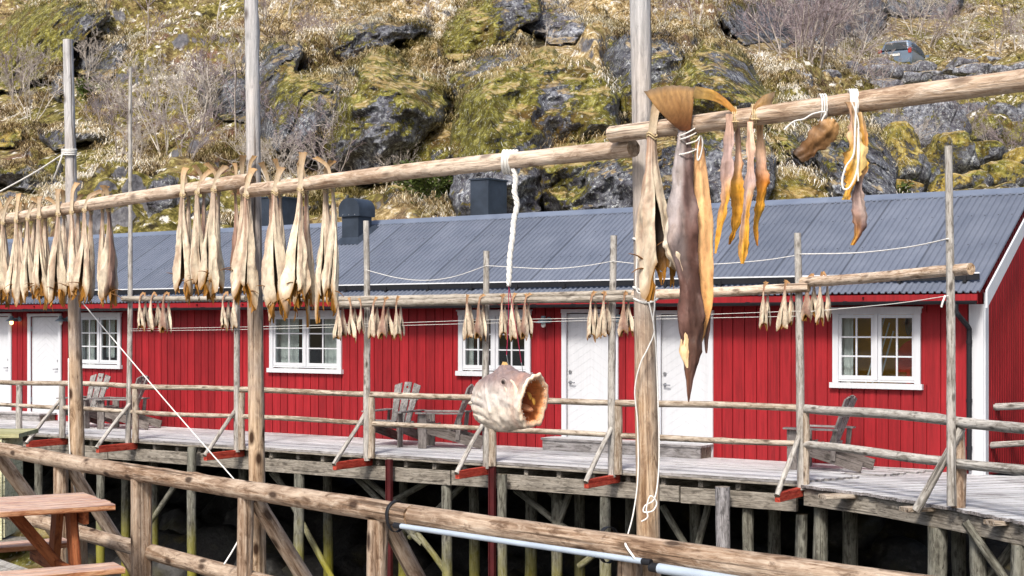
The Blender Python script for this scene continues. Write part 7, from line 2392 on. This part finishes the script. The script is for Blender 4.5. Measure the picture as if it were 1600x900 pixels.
# clothes lines along the pier poles
PE = {k: plane_Y(k, W0 - 0.13) for k in (204, 371, 573, 760, 958, 1249)}
def lp(px, py, Yv): return P(px, py, Yv)
CL = M_ROPE
line('clothes_line', 'slack clothes line between the vent pole and the window pole', [lp(573, 422, PE[573]), lp(620, 434, PE[573] - 0.5), lp(665, 438, (PE[573] + PE[760]) / 2), lp(710, 432, PE[760] + 0.5), lp(760, 415, PE[760])], 0.0055, CL, 'clothes lines')
line('clothes_line', 'slack clothes line between the window pole and the door pole', [lp(760, 415, PE[760]), lp(810, 418, PE[760] - 0.5), lp(860, 420, (PE[760] + PE[958]) / 2), lp(910, 416, PE[958] + 0.5), lp(958, 408, PE[958])], 0.0055, CL, 'clothes lines')
line('clothes_line', 'slack clothes line between the door pole and the turning pole', [lp(958, 408, PE[958]), lp(1030, 415, PE[958] - 0.6), lp(1110, 413, (PE[958] + PE[1249]) / 2), lp(1190, 407, PE[1249] + 0.4), lp(1249, 398, PE[1249])], 0.0055, CL, 'clothes lines')
line('clothes_line', 'clothes line rising to the farthest right pole', [lp(1249, 397, PE[1249]), lp(1340, 395, 18.2), lp(1420, 386, 17.2), lp(1482, 373, 16.4)], 0.008, CL, 'clothes lines')
line('clothes_line', 'low thin white line from the middle bars to the farthest right pole', [lp(1249, 488, PE[1249]), lp(1330, 481, 18.2), lp(1410, 473, 17.2), lp(1482, 462, 16.4)], 0.005, CL, 'clothes lines')
line('clothes_line', 'upper thin line strung under the far bars across the red wall', [lp(204, 514, PE[204]), lp(371, 511, PE[371]), lp(573, 506, PE[573]), lp(760, 500, PE[760]), lp(958, 496, PE[958]), lp(1249, 486, PE[1249])], 0.0035, CL, 'clothes lines')
line('clothes_line', 'lower thin line strung under the far bars across the red wall', [lp(204, 517, PE[204]), lp(371, 515, PE[371]), lp(573, 510, PE[573]), lp(760, 505, PE[760]), lp(958, 500, PE[958]), lp(1249, 494, PE[1249])], 0.0035, CL, 'clothes lines')
line('loose_cord', 'short white cord hanging from the knot on the farthest right pole', [lp(1477, 462, 16.38), lp(1473, 472, 16.36), lp(1471, 480, 16.37)], 0.012)

# ================================================================== light tube under the log railing
a, b = at_z(626, 822, 0.93), at_z(1000, 876, 0.93)
a = P(626, 822, 7.95); b = P(1004, 877, 6.78)
o = thing('light_tube', 'long white tube light strapped under the log railing', 'lamp', a)
M_TUBE = plain('white_tube', (0.38, 0.45, 0.54), 0.3, 0.4)
mb = MB(); mb.tube([(0, 0, 0), b - a], 0.0145, 16); mb.build('tube', M_TUBE, o, smooth=True, sharp=40)
d_ = (b - a).normalized()
mb = MB(); mb.tube([-d_ * 0.05, d_ * 0.005], 0.0155, 14); mb.build('end_cap', M_BLACK, o, smooth=True, sharp=40)
mb = MB(); mb.tube([b - a, b - a + d_ * 0.05], 0.0155, 14); mb.build('end_cap', M_BLACK, o, smooth=True, sharp=40)
for px, py in ((619, 802), (950, 846)):
    cz = at_z(px, py, ZR)
    mb = MB(); c0 = cz - a
    u_ = (K2 - K1).normalized(); sx = Vector((-u_.y, u_.x, 0)).normalized()
    G = []
    for dd in (-0.012, 0.012):
        G.append([list(c0 + u_ * dd + sx * 0.071 * cos(a_) + Vector((0, 0, (0.071 if sin(a_) > 0 else 0.105) * sin(a_)))) for a_ in np.linspace(0, 2 * PI, 24, endpoint=False)])
    mb.grid(np.array(G), closed=True); so_ = mb.build('strap', M_BLACK, o, smooth=True)
    so_.modifiers.new('t', 'SOLIDIFY').thickness = 0.003
a2, b2 = P(1030, 888, 6.72), P(1085, 897, 6.58)
o = thing('light_tube', 'short stub of a white tube light at the bottom edge by the tallest pole', 'lamp', a2)
mb = MB(); mb.tube([(0, 0, 0), (b2 - a2) * 4], 0.024, 16); mb.build('tube', M_TUBE, o, smooth=True, sharp=40)
mb = MB(); mb.tube([(0, 0, 0), -(b2 - a2) * 0.25], 0.022, 14); mb.build('end_cap', M_BLACK, o, smooth=True, sharp=40)

# ================================================================== picnic table
M_TABLE = wood_mat('table_wood', S('#753a1c'), S('#a8683f'), S('#d6b08c'), 'Z', 0.15, 0.32)
M_TLEG = wood_mat('table_leg_wood', S('#4f2512'), S('#834526'), S('#a0643f'), 'Z', 0.2)
ZTAB, ZBEN = 0.80, 0.43
tA, tB = at_z(130, 769, ZTAB), at_z(182, 788, ZTAB)           # the two right hand corners of the top
tx = (tB - tA); wT = tx.length; tx.normalize()                # across the table
tl = Vector((-tx.y, tx.x, 0)); tl = -tl if tl.x > 0 else tl   # along it, to the left
tbl = thing('picnic_table', 'reddish brown picnic table with attached benches in the lower left corner', 'table', ((tA + tB) / 2 + tl * 0.9) * 1.0)
tbl.location.z = 0
TC = (tA + tB) / 2; TC.z = 0
LT = 1.9
npl = 5
for k in range(npl):
    s = (k + 0.5) / npl - 0.5
    a = TC + tx * s * wT + Vector((0, 0, ZTAB - 0.02)); beam('top_board', a + tl * random.uniform(-0.012, 0.012), a + tl * LT, wT / npl - 0.008, 0.04, M_TABLE, tbl)
for s in (-1, 1):
    c_ = TC + tx * s * (wT / 2 + 0.24) + tl * 0.05
    for k in (-0.5, 0.5):
        a = c_ + tx * k * 0.14 + Vector((0, 0, ZBEN - 0.02)); beam('bench_board', a, a + tl * (LT - 0.2), 0.132, 0.04, M_TABLE, tbl)
for e in (0.24, LT - 0.42):
    for s in (-1, 1):
        a = TC + tl * e + tx * s * 0.17 + Vector((0, 0, ZTAB - 0.05)); b = TC + tl * e + tx * s * 0.40 + Vector((0, 0, 0.003))
        beam('leg', b, a, 0.15, 0.05, M_TLEG, tbl, tl)
    a = TC + tl * (e + 0.05) + Vector((0, 0, ZBEN - 0.085))
    beam('bench_bearer', a - tx * (wT / 2 + 0.3), a + tx * (wT / 2 + 0.3), 0.04, 0.1, M_TLEG, tbl)
    a = TC + tl * (e - 0.05) + Vector((0, 0, ZTAB - 0.085))
    beam('top_bearer', a - tx * (wT / 2 - 0.06), a + tx * (wT / 2 - 0.06), 0.04, 0.09, M_TLEG, tbl)
    b = TC + tl * (e + (0.35 if e < 1 else -0.35)) + Vector((0, 0, ZTAB - 0.06)); a = TC + tl * (e + (0.05 if e < 1 else -0.05)) + Vector((0, 0, ZBEN - 0.07))
    beam('brace', a, b, 0.04, 0.08, M_TLEG, tbl)

# ================================================================== pale plank bin at the left edge, on its boulder
M_PALEW = wood_mat('pale_plank', S('#b5b28a'), S('#dad7b0'), S('#eae8cc'), 'X', 0.2)
bc = P(-42, CY, 14.0); bc.z = 0.02
o = thing('plank_bin', 'pale yellow plank bin with a flat lid at the left edge', 'bin', bc, 0.05)
mb = MB()
for k in range(7):
    z0 = 0.02 + k * 0.13
    for yy in (-0.3, 0.28):
        mb.bb(-0.38, 0.38, yy, yy + 0.022, z0, z0 + 0.125, (random.uniform(0.92, 1.05),) * 3)
    mb.bb(0.358, 0.38, -0.277, 0.279, z0, z0 + 0.125); mb.bb(-0.38, -0.358, -0.277, 0.279, z0, z0 + 0.125)
mb.build('side_boards', M_PALEW, o)
mb = MB(); mb.bb(-0.44, 0.52, -0.34, 0.34, 0.945, 0.985); mb.build('lid', wood_mat('lid_plank', S('#88865e'), S('#a9a77c'), S('#c4c29c'), 'X', 0.2), o)
mb = MB()
for x_ in (-0.36, 0.3): mb.bb(x_, x_ + 0.06, -0.325, -0.302, 0.0, 0.944)
mb.build('corner_batten', M_PALEW, o)
o = link_mesh('mossy_boulder', rock_mesh('mossy_boulder', (1.15, 0.9, 0.95), 901, 5, 12, 0.1), M_MOSSROCK, None, (bc.x + 0.25, bc.y + 0.1, -0.80))
tag(o, 'mossy boulder under the pale plank bin at the left edge', 'boulder')
mb = MB(); mb.bb(-0.6, 0.6, -0.5, 0.5, -0.02, 0.02); tag(mb.build('timber_pallet', M_GREYW, None, (bc.x, bc.y, -0.0), (0, 0, 0.05)), 'flat grey timber pallet the pale plank bin stands on', 'pallet')

# ================================================================== parked car up the hill
def car():
    cp = P(1412, 99, 100.0)
    cp = P(1398, 110, 98.0)
    o = thing('parked_car', 'dark blue grey estate car parked behind roadside boulders up the hill', 'car', cp, math.radians(-30))
    o.scale = (1.28,) * 3
    M_CAR = plain('car_paint', S('#74859a'), 0.25, 0.6, 0.2, 0.05); M_CG = plain('car_glass', S('#2a333b'), 0.4, 0.3); M_SIL = plain('silver_trim', (0.5, 0.52, 0.54), 0.35, 0.5, 0.6)
    M_TL = plain('tail_lamp', S('#b4332c'), 0.3, 0.6); M_PL = plain('plate', (0.8, 0.8, 0.78), 0.5); M_TY = plain('tyre', (0.02, 0.02, 0.02), 0.8)
    # local: rear faces -y, length 4.5 along +y
    def shell(mb, secs, col=(1, 1, 1)):
        # secs: list of (y, z, half width), rings of a lengthwise loft: each ring is a closed profile
        G = []
        for y, zb, zt, wb, wt, r in secs:
            ring = []
            for (sx, z, w_) in ((-1, zb, wb * 0.94), (-1, zb + 0.1, wb), (-1, (zb + zt) / 2, (wb + wt) / 2 + r), (-1, zt - 0.06, wt), (-1, zt, wt * 0.9), (0, zt + 0.02, 0), (1, zt, wt * 0.9), (1, zt - 0.06, wt), (1, (zb + zt) / 2, (wb + wt) / 2 + r), (1, zb + 0.1, wb), (1, zb, wb * 0.94)):
                ring.append((sx * w_, y, z))
            G.append(ring)
        G = np.array(G); mb.grid(G, col, closed=True)
        n_ = G.shape[1]
        mb.add(G[0], [tuple(range(n_))], col); mb.add(G[-1], [tuple(range(n_ - 1, -1, -1))], col)
    mb = MB(); shell(mb, [(0.0, 0.35, 0.95, 0.80, 0.80, 0.03), (0.08, 0.28, 1.0, 0.86, 0.86, 0.03), (0.6, 0.25, 1.02, 0.89, 0.88, 0.02), (2.6, 0.25, 1.0, 0.89, 0.88, 0.02), (3.4, 0.25, 0.95, 0.88, 0.85, 0.02), (4.2, 0.28, 0.85, 0.84, 0.78, 0.02), (4.5, 0.35, 0.75, 0.70, 0.66, 0.02)])
    mb.build('body', M_CAR, o, smooth=True, sharp=35)
    mb = MB(); shell(mb, [(0.12, 1.0, 1.06, 0.80, 0.78, 0), (0.32, 1.0, 1.55, 0.80, 0.62, 0.02), (0.6, 1.0, 1.62, 0.80, 0.63, 0.02), (1.9, 1.0, 1.64, 0.80, 0.64, 0.02), (2.5, 1.0, 1.56, 0.80, 0.62, 0.02), (3.3, 0.98, 1.02, 0.78, 0.74, 0)])
    mb.build('roof', M_CAR, o, smooth=True, sharp=35)
    mb = MB(); mb.add([(-0.62, 0.11, 1.10), (0.62, 0.11, 1.10), (0.53, 0.265, 1.48), (-0.53, 0.265, 1.48)], [(0, 1, 2, 3)]); mb.build('rear_window', M_CG, o)
    for sx in (-1, 1):
        mb = MB(); x0, x1 = 0.835, 0.715
        for (ya, yb, yc, yd) in ((0.5, 1.25, 1.22, 0.62), (1.32, 2.15, 2.1, 1.3), (2.22, 2.95, 2.45, 2.18)):
            mb.add([(sx * x0, ya, 1.08), (sx * x0, yb, 1.08), (sx * x1, yc, 1.48), (sx * x1, yd, 1.48)], [(0, 1, 2, 3)])
        mb.build('side_window', M_CG, o)
        mb = MB(); mb.bb(sx * 0.85, sx * 0.70, -0.03, 0.12, 0.86, 1.12, (0.9, 0.7, 0.7)); mb.build('tail_lamp', M_TL, o)
        mb = MB(); mb.bar((sx * 0.56, 0.7, 1.70), (sx * 0.56, 2.2, 1.71), 0.03, 0.03); mb.build('roof_rail', M_SIL, o)
        for yy in (0.85, 3.55):
            mb = MB(); mb.tube([(sx * 0.70, yy, 0.32), (sx * 0.90, yy, 0.32)], 0.32, 24); wl = mb.build('wheel', M_TY, o, smooth=True, sharp=40)
            mb = MB(); mb.tube([(sx * 0.89, yy, 0.32), (sx * 0.91, yy, 0.32)], 0.20, 18); mb.build('rim', M_SIL, wl, smooth=True, sharp=40)
        mb = MB(); mb.bb(sx * 0.88, sx * 1.05, 2.75, 2.85, 1.02, 1.15); mb.build('mirror', M_CAR, o)
    mb = MB(); mb.bb(-0.26, 0.26, -0.025, -0.005, 0.74, 0.86); mb.build('number_plate', M_PL, o)
    mb = MB(); mb.bb(-0.82, 0.82, -0.08, 0.1, 0.38, 0.60); mb.build('bumper', M_CAR, o)
    return o


car()
# small white marker post at the very top
p = hp(1222, 14)
mb = MB(); mb.tube([(0, 0, -0.3), (0, 0, 1.6)], 0.12, 12)
tag(mb.build('marker_post', M_WHITE, None, p), 'small white marker post at the top edge of the hill', 'post')
